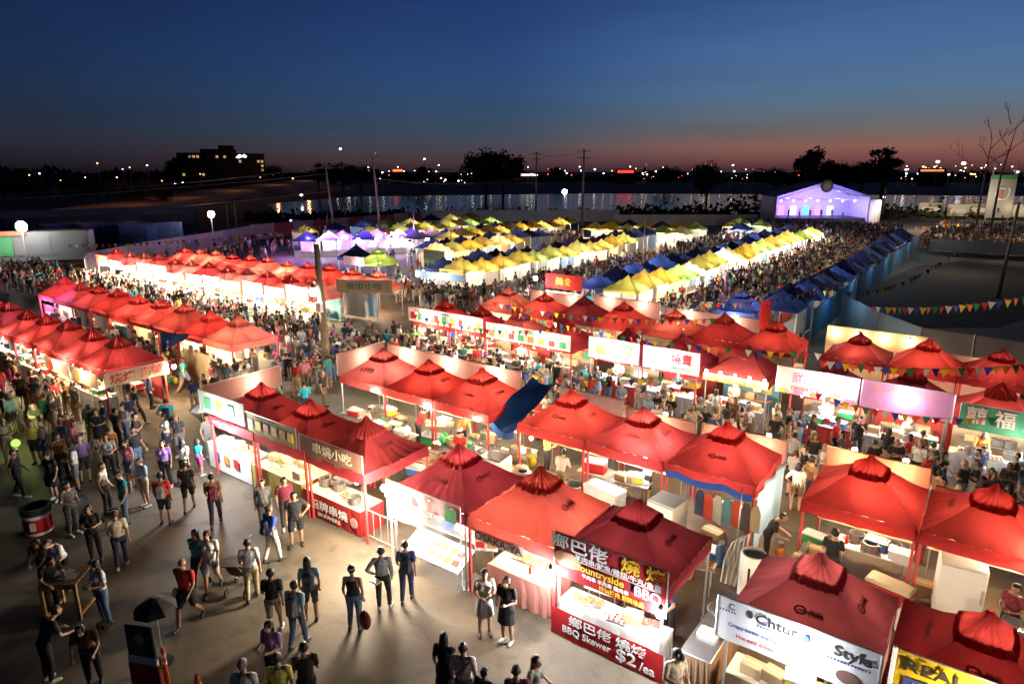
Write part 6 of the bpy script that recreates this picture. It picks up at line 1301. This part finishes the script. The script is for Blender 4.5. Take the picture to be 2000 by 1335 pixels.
for k in range(5): MB().cbox(-a*.55+a*.28*k, 7.8, 1.3, 1.3, .1, 1.9).build('stage_screen', emit('screen_%d' % (k % 3), [(.75,.35,1),(.9,.75,1),(.2,.7,1)][k % 3], 1.6), sg)
def loc2w(x, y, z): return (Matrix.Translation(sc_) @ Matrix.Rotation(sr, 4, 'Z') @ Vector((x,y,z)))
for x, c in ((-a*.6,(.22,.12,1)),(-.1*a,(.34,.2,1)),(a*.5,(.2,.2,1))): q = loc2w(x,3.4,4.2); light(q.x,q.y,q.z,800,c,.3); q = loc2w(x,-1.2,5.2); light(q.x,q.y,q.z,260,c,.3)
for i in range(6): q = loc2w(-a*.6+a*.24*i, 2.6, 1.2); o = put('person', TEMPL[('stand' if i%2 else 'hold', False)]['lo:pants'], None, q, sr + R.uniform(-.6,.6), [SKIN[0], TOPM[['black','white','red','black','navy','white'][i]], BOTM['dark'], HAIR['black'], SHOE]); tag(o, 'performer standing %s from the left on the violet stage' % ordn(i+1), 'person', 'performers on the stage')
q = loc2w(a+1.3,0,0); MB_ = MB(); MB_.lathe([(1.05,0),(1.1,.2),(1.1,4.6),(.8,4.9)],20); tag(MB_.build('white_tank', WHITE, None, q, smooth=True), 'white upright cylinder beside the right of the stage', 'tank'); light(q.x+2.6,q.y-1.5,5.1,260,COOL,.2)
q1, q2 = G(1921,430), G(1972,430); w_ = (q2-q1).length; stw = thing('sign_tower', 'tall cloth sign tower with a green header and a curled emblem, right edge', 'sign tower', (q1+q2)/2, math.atan2(q2.y-q1.y, q2.x-q1.x))
MB().box(-w_/2,w_/2,-.06,.06,.5,9.6).build('panel', mat('tower_grey', (.30,.29,.28), .7), stw); MB().box(-w_/2+.05,w_/2-.05,-.10,-.063,8.7,9.5).build('header', mat('tower_green', (.06,.28,.10), .6), stw)
mb = MB(); mb.tube([(1.9*math.sin(t*.5)*(1-t*.035), -.12, 5.9+2.0*math.cos(t*.5)*(1-t*.04)) for t in range(2, 15)], [.18+.02*(7-abs(k-6)) for k in range(13)], 8); mb.build('curled_emblem', mat('emblem_pale', (.48,.47,.45), .6), stw); MB().ball(0,-.08,5.9,.6,.06,1.5,12,8).build('emblem_body', mat('emblem_red', (.34,.14,.12), .6), stw)
for s in (-1,1): MB().tube([(s*w_*.42,.2,0),(s*w_*.42,.2,12.3)], .16, 8).build('post', METAL, stw)
light(stw.location.x, stw.location.y-6, 5, 900, NEUT, .3)
for i, (px, w) in enumerate([(1815,5),(1868,4),(1905,5),(1990,4)]):
    p = G(px, [424,428,426,430][i]); t = thing('vendor_trailer', '%s white trailer from the left in the far right lot' % ordn(i+1), 'trailer', p, face_cam(p)); MB().rbox(-w/2,w/2,0,2.5,.7,3.3,.06).build('body', mat('trailer_pale', (.5,.48,.44), .6), t); MB().box(-w/2+.6,w/2-.6,-.06,-.003,1.4,2.3).build('hatch', emit('hatch_glow', (1,.80,.5), .5), t); MB().box(-w/2+.2,w/2-.2,.1,2.4,.2,.68).build('skirt', DARK, t)
    light(p.x-1, p.y-3, 2.8, 110, WARM, .2)
for i, (a_, b_) in enumerate([(1690,1800),(1800,1880)]): 
    for k in range(4): q = G(a_+(b_-a_)*k/4, 440+4*k+5*i); light(q.x, q.y, 3, 160, WARM, .2)
ho = thing('hotel_building', 'dark wide hotel block with a raised centre and a few lit windows on the skyline', 'building', bearing(455, 450)); hr = face_cam(bearing(455,450)); ho.rotation_euler = (0,0,hr + .12)
HM = mat('hotel_wall', (.05,.045,.042), .9); hw = 26
MB().box(-hw,hw,0,16,0,21.5).build('wall', HM, ho); MB().box(-12,-3-9+21,2,12,21.5,24).build('roof_block', HM, ho); MB().box(-1,8,4,10,24,26.5).build('lift_tower', HM, ho); mb = MB(); mb.add([(-hw,-.3,21.5),(-12,-.3,22.8),(9,-.3,24),(hw,-.3,21.5)], [(3,2,1,0)]); MB().box(-hw-3,-hw,3,12,0,18.5).build('side_wing', HM, ho)
WG = [emit('window_warm', (1,.62,.22), .55), mat('window_dark', (.012,.012,.014), .7)]
lit = {(2,6),(4,6),(9,6),(15,5),(0,2),(5,2),(20,5),(21,5),(21,4),(21,3),(11,6),(3,6)}
for r_ in range(7):
    for k in range(22):
        if (k + r_*3) % 2 and (k, r_) not in lit: continue
        MB().cbox(-hw+2+2.3*k, -.08, 1.6+2.8*r_, 1.5, .06, 1.5).build('window', WG[0] if (k,r_) in lit else WG[1], ho)
mb = MB(); mb.add([(0,0,0),(1,1.2,0),(2.6,2.2,0),(4.2,1.4,0),(5.4,2.4,0),(7,1.0,0),(6.4,0,0),(4,.5,0),(2,-.3,0)], [tuple(range(9))]); o = mb.build('roof_sign', emit('sign_white', (.85,.92,1), 2.6), ho, (8,-.25,18.6)); o.rotation_euler = (PI/2,0,0)
# ------------------------------------------------------------------ trees
LEAFM = [mat('foliage_dark', (.035,.05,.022), .9, 0, .5, .6), mat('foliage_olive', (.05,.055,.025), .9, 0, .5, .6)]
BARK = mat('bark', (.08,.06,.045), .95, 0, .4, 3, .5)
def tree_meshes(seed, hh, rr, n_=2400, leafy=True):
    q = random.Random(seed); tb = MB(); cb = MB(); tips = []
    tb.tube([(0,0,0),(q.uniform(-.2,.2),0,hh*.3),(q.uniform(-.3,.3),q.uniform(-.3,.3),hh*.62)], [hh*.028,hh*.022,hh*.012], 8)
    for k in range(14):
        a = q.uniform(0,2*PI); z = hh*q.uniform(.12,.55); e = Vector((math.cos(a)*rr*q.uniform(.4,.95), math.sin(a)*rr*q.uniform(.4,.95), z+hh*q.uniform(.12,.36)))
        m = Vector((e.x*.45, e.y*.45, z+(e.z-z)*.65)); tb.tube([(0,0,z), tuple(m), tuple(e)], [hh*.012,hh*.008,hh*.003], 5); tips.append((e, rr*q.uniform(.28,.48)))
    tips.append((Vector((0,0,hh*.86)), rr*.45))
    if leafy:
        for k in range(n_):
            c, r_ = q.choice(tips); d = Vector((q.gauss(0,1),q.gauss(0,1),q.gauss(0,.75))).normalized()*r_*q.uniform(.3,1.12)
            p = c + d; s = rr*q.uniform(.05,.10); u = Vector((q.gauss(0,1),q.gauss(0,1),q.gauss(0,1))).normalized(); v = u.orthogonal().normalized()
            cb.mi = q.randrange(2); cb.add([tuple(p-u*s), tuple(p+v*s*.7), tuple(p+u*s), tuple(p-v*s*.7)], [(0,1,2,3)])
    return tb.mesh('trunk', BARK), cb.mesh('crown', LEAFM) if leafy else None
TM = [tree_meshes(1, 12, 5), tree_meshes(2, 14, 5.5, 2800), tree_meshes(3, 9, 4.6, 2000), tree_meshes(4, 16, 4.2, 2400)]
def tree(px, dist, pxh, k, label, group=None, wide=1.0):
    """tree standing at a distance; pxh = its apparent height above its foot in photograph pixels"""
    b_ = bearing(px, dist); hh = pxh/F*dist; base = [12,14,9,16][k]; s = hh/(base*.98)
    t = thing('dark_tree', label, 'tree', b_, R.uniform(0,6), group); t.scale = (s*wide, s*wide, s)
    put('trunk', TM[k][0], t); put('crown', TM[k][1], t)
TL = [(950,300,82,1,'left one of the big dark tree pair beyond the river',1.15),(983,300,78,0,'right one of the big dark tree pair beyond the river',1.3),(1372,210,78,0,'round dark tree on the near river bank beside the right poles',.95),(1575,290,86,1,'broad dark tree behind the left side of the stage',1.0),(1622,290,62,0,'rounded tree behind the stage roof',1.0),(1705,280,92,3,'tall flat topped dark tree behind the right side of the stage',1.35),(1665,310,58,2,'small tree between two taller trees behind the stage',1.0),
      (632,330,56,3,'slim dark tree by the tall leaning pole',1.0),(678,340,52,2,'low dark tree right of the slim tree',1.3),(712,340,48,2,'low spreading dark tree left of the lamp armed pole',1.4),(830,380,44,0,'small dark tree by the red lit sign',1.0),(803,420,30,2,'low bush like tree left of the small dark tree',1.2),(550,430,42,1,'dark tree at the right flank of the hotel',1.0),(385,440,58,2,'dark tree at the left flank of the hotel',1.0),(1290,400,40,2,'small dark tree beyond the right river bank',1.2),(1500,330,44,2,'low dark tree left of the stage trees',1.5),(1085,500,34,0,'small distant tree by the river poles',.9)]
for px, d_, ph, k, lb, wd in TL: tree(px, d_, ph, k, lb, wide=wd)
for i, px in enumerate([5,30,62,95,165,195,228,262,300,330]): tree(px, 250-6*i, 52-1.2*(i%4)*3, [1,0,2,0][i%4], '%s dark tree from the left on the left skyline' % ordn(i+1), 'trees of the left skyline', 1.3)
bt = [(1895,130,'bare branched tree at the right, left of a pair',5),(1925,128,'bare branched tree at the right, right of a pair',9)]
for px, d_, lb, sd in bt:
    q = random.Random(sd); b_ = bearing(px, d_); t = thing('bare_tree', lb, 'tree', b_, 0); mb = MB(); ux = Vector((math.cos(HEAD), math.sin(HEAD), 0))
    H_ = [17.5, 20.5][px > 1900]; mb.tube([(0,0,0),(.1,0,H_*.45),tuple(ux*[.3,1.6][px>1900]+Vector((0,0,H_*.93)))], [.24,.16,.04], 8)
    def br(p, d, L_, r_, dep):
        e = p + d*L_; mb.tube([tuple(p), tuple(p.lerp(e,.5)+Vector((q.uniform(-.1,.1),0,q.uniform(-.05,.2)))), tuple(e)], [r_, r_*.7, r_*.35], 5)
        if dep: 
            for _ in range(3): br(p.lerp(e, q.uniform(.4,1)), (d + ux*q.uniform(-.7,.7)+Vector((0,q.uniform(-.3,.3),q.uniform(-.1,.6)))).normalized(), L_*q.uniform(.35,.6), r_*.5, dep-1)
    for k in range(5): z = H_*(.55+.09*k); br(Vector((0,0,z))+ux*.25*(k*.3), (ux*[-1.1,.9,-.6,.7,-.3][k]+Vector((0,0,.75))).normalized(), [6.5,4,3,4,3][k] if px < 1900 else [3,5,2.5,4,3][k], .08, 2)
    mb.build('trunk', mat('bark_grey', (.07,.06,.055), .9), t)
# far wooded skyline as one mass
q = random.Random(3); mb = MB()
for k in range(2600):
    px = q.uniform(-60, 2080); d_ = 640 + q.uniform(0, 60); p = bearing(px, d_); lim = 6.2 + 2.6*math.sin(px*.021) + 1.8*math.sin(px*.057) + (4.0 if px < 330 else 0); z = q.uniform(0, lim); s = q.uniform(1.5, 3.4)
    u = Vector((q.gauss(0,1),q.gauss(0,1),q.gauss(0,1))).normalized(); v = u.orthogonal().normalized(); c = p + Vector((0,0,z)); mb.mi = k % 2
    mb.add([tuple(c-u*s*1.6), tuple(c+v*s*.8), tuple(c+u*s*1.6), tuple(c-v*s*.8)], [(0,1,2,3)])
struct(mb.build('distant_wood', LEAFM), 'stuff')
mb = MB(); pr = None
NB = 60
for lv in range(2):
    for k in range(NB+1):
        px = -80 + 2180*k/NB; p = bearing(px, 700 if lv else 655); mb.v.append((p.x,p.y, (5.0+1.5*math.sin(k*.9)+1.0*math.sin(k*2.3)) if lv else 0))
mb.f = [(k, k+1, NB+1+k+1, NB+1+k) for k in range(NB)]; mb.m = [0]*NB
struct(mb.build('low_hills', mat('hill_dark', (.02,.02,.016), .95)))
# riverside scrub on the near bank
q = random.Random(8); mb = MB()
for k in range(5200):
    px = q.uniform(480, 1980); py = 423 + (0 if px > 1000 else (1000-px)*.012) + q.gauss(0, 2.5)
    if 1505 < px < 1700: continue
    p = G(px, py); s = q.uniform(.25,.8); z = abs(q.gauss(0, .9)) * (2.2 if 1420 < px < 1505 else 1.0) * (1.3 if px > 1200 else .7)
    u = Vector((q.gauss(0,1),q.gauss(0,1),q.gauss(0,1))).normalized(); v = u.orthogonal().normalized(); c = p + Vector((0,0,z)); mb.mi = k % 2
    mb.add([tuple(c-u*s), tuple(c+v*s*.7), tuple(c+u*s), tuple(c-v*s*.7)], [(0,1,2,3)])
struct(mb.build('bank_scrub', LEAFM), 'stuff')
# ------------------------------------------------------------------ far lights and buildings
def glow(name, c, s): return emit('glow_'+name, c, s)
GW, GO, GR_, GC = glow('white',(1,.9,.72),9), glow('orange',(1,.5,.16),7), glow('red',(1,.05,.03),5), glow('cool',(.85,.92,1),12)
sl_p = MB().tube([(0,0,0),(0,0,1)], .012, 5).mesh('pole', METAL)
def farlamp(px, py, dist, r_, m, label, group):
    b_ = bearing(px, dist); z = H + (HOR - py)/F*dist
    if z < 1: z = 1.2
    t = thing('street_lamp', label, 'street lamp', b_, 0, group); o = put('pole', sl_p, t); o.scale = (6,6,z)
    s = MB(); r_ *= .62; s.ball(0,0,0,r_,r_,r_*.7,8,6); s.build('lamp_head', m, t, (0,0,z))
q = random.Random(21)
def scatter(x0, x1, y0, y1, n_, mats, dist, r_, where, key=None):
    for k in range(n_): farlamp(q.uniform(x0,x1), q.uniform(y0,y1), dist+q.uniform(0,60), r_*q.uniform(.7,1.4), q.choice(mats), 'distant street lamp ' + where, 'distant street lamps ' + where)
scatter(640, 1000, 322, 352, 26, [GW,GW,GO,GC], 560, .95, 'on the skyline between the leaning poles and the tree pair')
scatter(1010, 1160, 325, 342, 14, [GW,GC,GR_], 560, .9, 'behind the double crossarm poles')
scatter(1160, 1550, 322, 342, 26, [GW,GW,GR_,GO], 560, .9, 'between the river poles and the stage trees')
scatter(1730, 2000, 324, 350, 34, [GO,GO,GW], 520, .55, 'in the orange cluster right of the stage trees')
scatter(1180, 1560, 330, 350, 22, [GO,GR_,GW], 560, .5, 'in the low cluster beyond the right river bank')
scatter(740, 940, 334, 356, 18, [GO,GW], 540, .5, 'in the low cluster left of the tree pair')
scatter(1720, 2000, 322, 345, 24, [GW,GO,GO,GC], 500, .95, 'right of the stage trees')
scatter(0, 360, 318, 372, 10, [GW,GC,GO], 300, .45, 'among the left skyline trees')
scatter(380, 640, 335, 348, 7, [GW,GO], 420, .6, 'at the foot of the hotel')
for px, py, d_, r_, m, lb in [(678,294,420,1.2,GC,'lone high lamp left of the lamp armed pole'),(835,312,430,.9,GC,'lone high lamp above the small dark tree'),(1803,317,420,1.7,GW,'bright street lamp right of the tall flat topped tree'),(1852,320,420,1.9,GC,'brightest street lamp on the right skyline'),(1998,302,300,1.0,GW,'street lamp at the right edge of the skyline'),(688,345,400,1.5,GC,'wide bright lamp at the foot of the leaning poles'),(598,378,230,.75,GC,'pale green lamp on the dark left bank'),(574,438,130,.3,GC,'small lamp by the parked car'),(1555,356,280,.55,GC,'small cool lamp above the stage roof'),(1711,382,200,.55,GC,'cool lamp right of the stage')]:
    farlamp(px, py, d_, r_, m, lb, None)
for lb, px, py, d_, w, h_, m in [('red lit low building beyond the river',1215,335,560,13,2.0,glow('red2',(1,.05,.03),2.2)),('orange red lit sign roof on the skyline',784,333,560,8,1.6,glow('sign_orange',(1,.14,.05),3)),('small red lit roof behind the river poles',1030,341,600,14,1.6,glow('white2',(1,.8,.6),2)),('warm lit building front right of the stage trees',1795,333,480,14,1.2,glow('warm2',(1,.30,.12),1.3))]:
    p = bearing(px, d_); z = H + (HOR-py)/F*d_; t = thing('lit_building', lb, 'building', p, face_cam(p)); MB().box(-w*.6,w*.6,0,10,0,z+h_*.5+1).build('wall', HM, t); MB().box(-w/2,w/2,-.4,-.05,z-h_/2,z+h_/2).build('light_band', m, t)
# warm lamps by the climbing road
for i, (px, py, z) in enumerate([(60,420,1),(160,408,1.6),(260,396,2.2),(360,383,2.8),(460,370,3.4),(540,360,3.8),(600,352,4.3)]):
    p = G(px, py, z); dd = (p - Vector((0,0,H))).length; light(p.x, p.y, z+5+dd*.008, 0.22*dd*dd**.5*.9, (1,.34,.10), .5)
CARM = [mat('car_dark', (.03,.03,.035), .25, .3), mat('car_silver', (.35,.36,.38), .3, .5)]
def car(px, py, z, label, rz, ci=0, lights=True):
    p = G(px, py, z); t = thing('parked_car' if not lights else 'road_car', label, 'car', p, rz)
    mb = MB(); prof = [(-2.2,.35),(-2.25,.75),(-1.9,.95),(-1.1,1.0),(-.6,1.42),(.8,1.45),(1.5,1.0),(2.15,.85),(2.2,.35)]
    vs = [(x, s*.85*(.86 if zz > 1.2 else 1), zz) for s in (-1,1) for x, zz in prof]; n_ = len(prof); mb.add(vs, [tuple(range(n_)), tuple(range(2*n_-1,n_-1,-1))] + [(k+n_, (k+1)%n_+n_, (k+1)%n_, k) for k in range(n_)]); mb.build('body', CARM[ci], t)
    for x in (-1.4,1.4):
        for s in (-1,1): MB().tube([(x,s*.74,.33),(x,s*.92,.33)], .33, 14).build('wheel', RUB, t)
    MB().box(-.5,.7,-.86,.86,1.05,1.3).build('window', mat('car_glass', (.02,.02,.03), .1), t)
    for s in (-1,1): MB().ball(-2.27,s*.6,.7,.12,.12,.12,8,6).build('headlight', emit('headlight', (1,.95,.85), 40 if lights else 2), t); MB().ball(2.22,s*.6,.75,.1,.1,.08,8,6).build('tail_light', emit('tail_light', (1,.03,.02), 12 if lights else 1), t)
for i, (px, py) in enumerate([(258,374),(305,366),(320,363),(335,361),(350,359),(475,350)]): car(px, py, 1.6+.25*i, '%s car from the left on the climbing road' % ordn(i+1), HEAD + [0,0,0,PI,PI,PI][i], i%2)
car(578, 445, 0, 'silver car parked in the dark beyond the left fence', HEAD+.3, 1, False)
# ------------------------------------------------------------------ pennant strings
PEN = {}
PC = [('red',(.62,.03,.04)),('white',(.78,.76,.72)),('blue',(.04,.07,.40)),('yellow',(.80,.58,.04)),('orange',(.72,.22,.04)),('green',(.04,.26,.12))]
for k, c in PC:
    mb = MB(); mb.add([(-.16,0,0),(.16,0,0),(.0,.0,-.34),(-.16,.006,0),(.16,.006,0),(.0,.006,-.34)], [(0,2,1),(3,4,5)]); PEN[k] = mb.mesh('pennant', cloth('pennant_'+k, c, .3))
def bunting(label, a, b_, sag, n_, s=1.0):
    a = Vector(a); b_ = Vector(b_); t = thing('pennant_string', label, 'bunting', a); f_ = lambda u: (b_-a)*u - Vector((0,0,sag*4*u*(1-u)))
    mb = MB(); mb.tube([f_(k/20) for k in range(21)], .008*s, 4, False); mb.build('cord', DARK, t)
    rz = math.atan2(b_.y-a.y, b_.x-a.x)
    for k in range(n_): o = put('pennant', PEN[PC[(k*1) % 6][0]], t, f_((k+.5)/n_), rz + R.uniform(-.5,.5)); o.scale = (s*.82,s*.82,s*.82); o.rotation_euler.x = R.uniform(-.25,.25)
bunting('pennant string over the white fascias of the third row', G(805,612,3.2), G(1105,640,3.5), .45, 24)
0 and bunting('lower pennant string hanging before the white fascias', G(815,640,2.6), G(1150,690,2.8), .3, 26)
bunting('lowest pennant string over the aisle crowd at the white fascias', G(900,700,2.6), G(1300,735,3.0), .5, 24)
bunting('pennant string across the fourth row tents', G(960,590,3.9), G(1400,622,4.0), .35, 30)
bunting('second pennant string across the fourth row tents', G(1000,608,3.3), G(1610,690,4.4), .45, 38)
bunting('long pennant string over the third row at the right edge', G(1600,702,4.6), G(2030,708,5.0), .25, 26)
bunting('pennant string hanging in front of the pink and white banners', G(1590,765,3.0), G(1950,815,2.8), .35, 18)
bunting('pennant string across the dark lot, right edge', G(1700,598,3.4), G(2010,578,5.4), .25, 24, 1.3)
bunting('pennant string from the blue row over the dark lot', G(1575,560,3.2), G(1870,486,4.2), 1.6, 34, 1.5)
bunting('pennant string over the crowd beside the blue row', G(1330,590,3.4), G(1640,553,3.6), .5, 30, 1.2)
bunting('pennant string over the left fence by the pink panels', G(130,478,2.8), G(640,440,4.2), .5, 44, 1.4)
bunting('lower pennant string above the dazzling row', G(190,492,2.9), G(470,478,3.2), .5, 22, 1.2)
0 and bunting('pennant string at the end of the long left row', G(640,560,3.4), G(830,640,3.2), .5, 20)
bunting('pennant string before the stage', G(1700,440,3), G(1860,437,3), .3, 24, 1.6)
# ------------------------------------------------------------------ the crowd
zones = [  # where, polygon rectangle x0,x1,y0,y1, density per m2
 ('in the aisle behind the second row', -29, 4.5, 20.8, 26.4, 1.9), ('at the crossing left of the second row', -29.5, -23.2, 14, 27, .6), ('in the crossing beside the wooden pole', -29.5, -22.4, 20, 41, 1.2),
 ('in the aisle along the dazzling row', -68, -30, 20.6, 26.6, 1.9), ('in the aisle between the two left rows', -50, -31, 14.4, 17.0, .8), ('in the dim crowd before the near left row', -50, -30.4, 6.5, 10.9, 1.0), ('on the open walkway near the left stalls', -30.4, -23.6, 7.5, 12.5, .55),
 ('in the aisle beyond the fourth row', -50, -8, 36.8, 41.0, 1.5), ('in the long aisle to the stage', -20.2, -12.6, 41, 112, 1.25), ('in the aisle beside the long navy row', -34.8, -26.4, 42, 104, .9), ('in the aisle beside the second navy row', -46.5, -41.6, 44, 100, .8), ('in the aisle beside the third navy row', -57, -53, 50, 92, .7),
 ('at the left end of the market', -84, -69, 14, 27, .9), ('before the stage', -40, -14, 112, 138, .7), ('beside the dark lot barrier', -10, 8, 107, 150, .55), ('by the left boundary fence', -90, -72, 38, 70, .12), ('at the feet of the long row stalls', -29.8, -27.9, 14, 20, .5), ('between the alley tents', -4.2, -3.4, 18.5, 21, .8)]
bpy.context.view_layer.update()
DG = bpy.context.evaluated_depsgraph_get()
EYE = Vector((0,0,H)); CM_ = cam.matrix_world.inverted()
def visible(p):
    q = CM_ @ p
    if q.z > 0: return False
    if abs(q.x/-q.z) > 1010/F or abs(q.y/-q.z) > 680/F: return False
    d = p - EYE; L_ = d.length; hit = S.ray_cast(DG, EYE, d.normalized(), distance=L_-.15)
    return not hit[0]
q = random.Random(99); cand = []
for zi, (wh, x0, x1, y0, y1, den) in enumerate(zones):
    for k in range(int((x1-x0)*(y1-y0)*den)):
        x, y = q.uniform(x0,x1), q.uniform(y0,y1)
        if any((x-a)**2+(y-b_)**2 < .16 for a, b_ in used_people): continue
        if (x+27.3)**2 + (y-21)**2 < .25: continue
        used_people.append((x, y)) if len(used_people) < 500 and y < 27 else None
        v1 = visible(Vector((x,y,1.6))); v2 = visible(Vector((x,y,1.15)))
        if v1 or v2: cand.append(((x*x+y*y+H*H)**.5 - (3 if v1 and v2 else 0), x, y, zi))
cand.sort()
NIND = 300 - len(L) - len(V_) - 12 - COOKN[0]
tops = list(TOPM); bots = list(BOTM); wts = [24,14,8,10,4,5,7,2,2,1,2,1,2,1,1,4,2,3,1]
def zone_label(x, y, zi):
    wh, x0, x1, y0, y1, _ = zones[zi]
    t = (x-x0)/(x1-x0) if (x1-x0) > (y1-y0) else (y-y0)/(y1-y0)
    return wh + (', left part' if t < .34 else ', right part' if t > .67 else ', middle part') if (x1-x0) > (y1-y0) else wh + (', near part' if t < .34 else ', far part' if t > .67 else ', middle part')
seenl = {}
for c in cand[:NIND]:
    _, x, y, zi = c; fem = q.random() < .45; kd = q.choice(['stand','walk','walkfar','hold','hip','hold','phone','cross','cross']); var = q.choice(['pants','pants','shorts','skirt' if fem else 'shorts'])
    tp = q.choices(tops, wts)[0]; bt_ = q.choice(['black','dark','jeans','jeans','khaki','grey','navy','brown','white']); hr_ = q.choices(['black','brown','fair','grey'], [7,3,1,1])[0]
    pz = {'stand':'standing','walk':'striding','walkfar':'walking','hold':'holding something up front','hip':'with a hand on the hip','phone':'with a phone raised','cross':'with folded arms'}[kd]
    lb = '%s in a %s top and %s %s, %s hair, %s %s' % ('woman' if fem else 'man', tp, bt_, {'pants':'trousers','shorts':'shorts','skirt':'skirt'}[var], hr_, pz, zone_label(x, y, zi))
    w = lb.split(); 
    if len(w) > 16: lb = '%s in %s top and %s %s, %s, %s' % ('woman' if fem else 'man', tp, bt_, {'pants':'trousers','shorts':'shorts','skirt':'skirt'}[var], hr_+' haired', zones[zi][0])
    if len(lb.split()) > 16: lb = '%s in %s top and %s %s %s' % ('woman' if fem else 'man', tp, bt_, {'pants':'trousers','shorts':'shorts','skirt':'skirt'}[var], zones[zi][0])
    if len(lb.split()) > 16: lb = '%s in %s top %s' % ('woman' if fem else 'man', tp, zones[zi][0])
    if False: lb = '%s in %s top and %s %s %s' % ('woman' if fem else 'man', tp, bt_, {'pants':'trousers','shorts':'shorts','skirt':'skirt'}[var], zones[zi][0])
    s = q.uniform(.92,1.05); ang = q.uniform(0,2*PI)
    if (x*x+y*y)**.5 < 30 and zi in (1,5,6,0):
        J_ = TEMPL[(kd, fem)]; o = put('person', J_['body'], None, (x,y,0), ang, [SKIN[q.randrange(3)]])
        put('shirt', J_['shirt'], o, mats=[TOPM[tp]]); 
        put({'pants':'trousers','shorts':'shorts','skirt':'skirt'}[var], J_['skirt'] if var == 'skirt' else J_['trousers'] if var == 'pants' else J_['trousers:shorts'], o, mats=[BOTM[bt_]])
        put('hair', J_['hair:long' if fem else 'hair:short'], o, mats=[HAIR[hr_]]); put('shoes', J_['shoes'], o, mats=[SHOE])
    else: o = put('person', TEMPL[(kd, fem)]['lo:'+var], None, (x,y,0), ang, [SKIN[q.randrange(3)], TOPM[tp], BOTM[bt_], HAIR[hr_], SHOE])
    o.scale = (s,s,s); tag(o, lb, 'person', 'people ' + zones[zi][0])
# everyone else in the packed aisles: one mass
rest = cand[NIND:]
def arr(me):
    n_ = len(me.vertices); co = np.empty(n_*3, np.float32); me.vertices.foreach_get('co', co)
    lp = np.empty(len(me.loops), np.int32); me.loops.foreach_get('vertex_index', lp); lt = np.empty(len(me.polygons), np.int32); me.polygons.foreach_get('loop_total', lt); mi = np.empty(len(me.polygons), np.int32); me.polygons.foreach_get('material_index', mi)
    return co.reshape(-1,3), lp, lt, mi
LOW = []
for kd in ('stand','walk','hold'):
    for fm in (False, True):
        for var in ('pants','shorts'):
            o = bpy.data.objects.new('tmp', TEMPL[(kd,fm)]['lo:'+var]); COL.objects.link(o); m = o.modifiers.new('d','DECIMATE'); m.ratio = .5
            bpy.context.view_layer.update(); me = bpy.data.meshes.new_from_object(o.evaluated_get(bpy.context.evaluated_depsgraph_get())); bpy.data.objects.remove(o); LOW.append(arr(me))
palm = SKIN[:3] + [TOPM[t] for t in tops] + [BOTM[b_] for b_ in bots] + [HAIR['black'], HAIR['brown'], SHOE]
vs, lps, lts, mis = [], [], [], []; off = 0
for _, x, y, zi in rest:
    co, lp, lt, mi = q.choice(LOW); a = q.uniform(0,2*PI); s = q.uniform(.92,1.06); c_, s_ = math.cos(a)*s, math.sin(a)*s
    vs.append(np.stack([co[:,0]*c_-co[:,1]*s_+x, co[:,0]*s_+co[:,1]*c_+y, co[:,2]*s], 1)); lps.append(lp+off); off += len(co); lts.append(lt)
    mp = np.array([q.randrange(3), 3+tops.index(q.choices(tops, wts)[0]), 3+len(tops)+q.randrange(len(bots)), len(palm)-3+(q.random()<.25), len(palm)-1]); mis.append(mp[mi])
if vs:
    V_a = np.concatenate(vs).astype(np.float32); Lp = np.concatenate(lps).astype(np.int32); Lt = np.concatenate(lts).astype(np.int32); Mi = np.concatenate(mis).astype(np.int32)
    me = bpy.data.meshes.new('crowd'); me.vertices.add(len(V_a)); me.vertices.foreach_set('co', V_a.ravel()); me.loops.add(len(Lp)); me.loops.foreach_set('vertex_index', Lp); me.polygons.add(len(Lt))
    me.polygons.foreach_set('loop_start', np.concatenate([[0], np.cumsum(Lt)[:-1]]).astype(np.int32)); me.polygons.foreach_set('loop_total', Lt)
    for m in palm: me.materials.append(m)
    me.polygons.foreach_set('material_index', Mi); me.update(calc_edges=True); me.validate()
    struct(put('crowd', me), 'stuff')
print('people', len(cand), 'mass', len(rest), 'lights', NL, 'objects', len(bpy.data.objects))
# ------------------------------------------------------------------ moon-less dusk: a last trace of the sun below the horizon is in the sky itself
S.view_settings.view_transform = 'Standard'; S.view_settings.look = 'None'; S.view_settings.exposure = 0.0; S.view_settings.gamma = 1
S.cycles.use_denoising = True
try: S.cycles.denoiser = 'OPENIMAGEDENOISE'
except Exception: pass
S.cycles.max_bounces = 5; S.cycles.diffuse_bounces = 2; S.cycles.glossy_bounces = 2; S.cycles.transmission_bounces = 3; S.cycles.transparent_max_bounces = 6
S.cycles.sample_clamp_indirect = 4; S.cycles.sample_clamp_direct = 0; S.cycles.use_light_tree = True; S.cycles.caustics_reflective = False; S.cycles.caustics_refractive = False
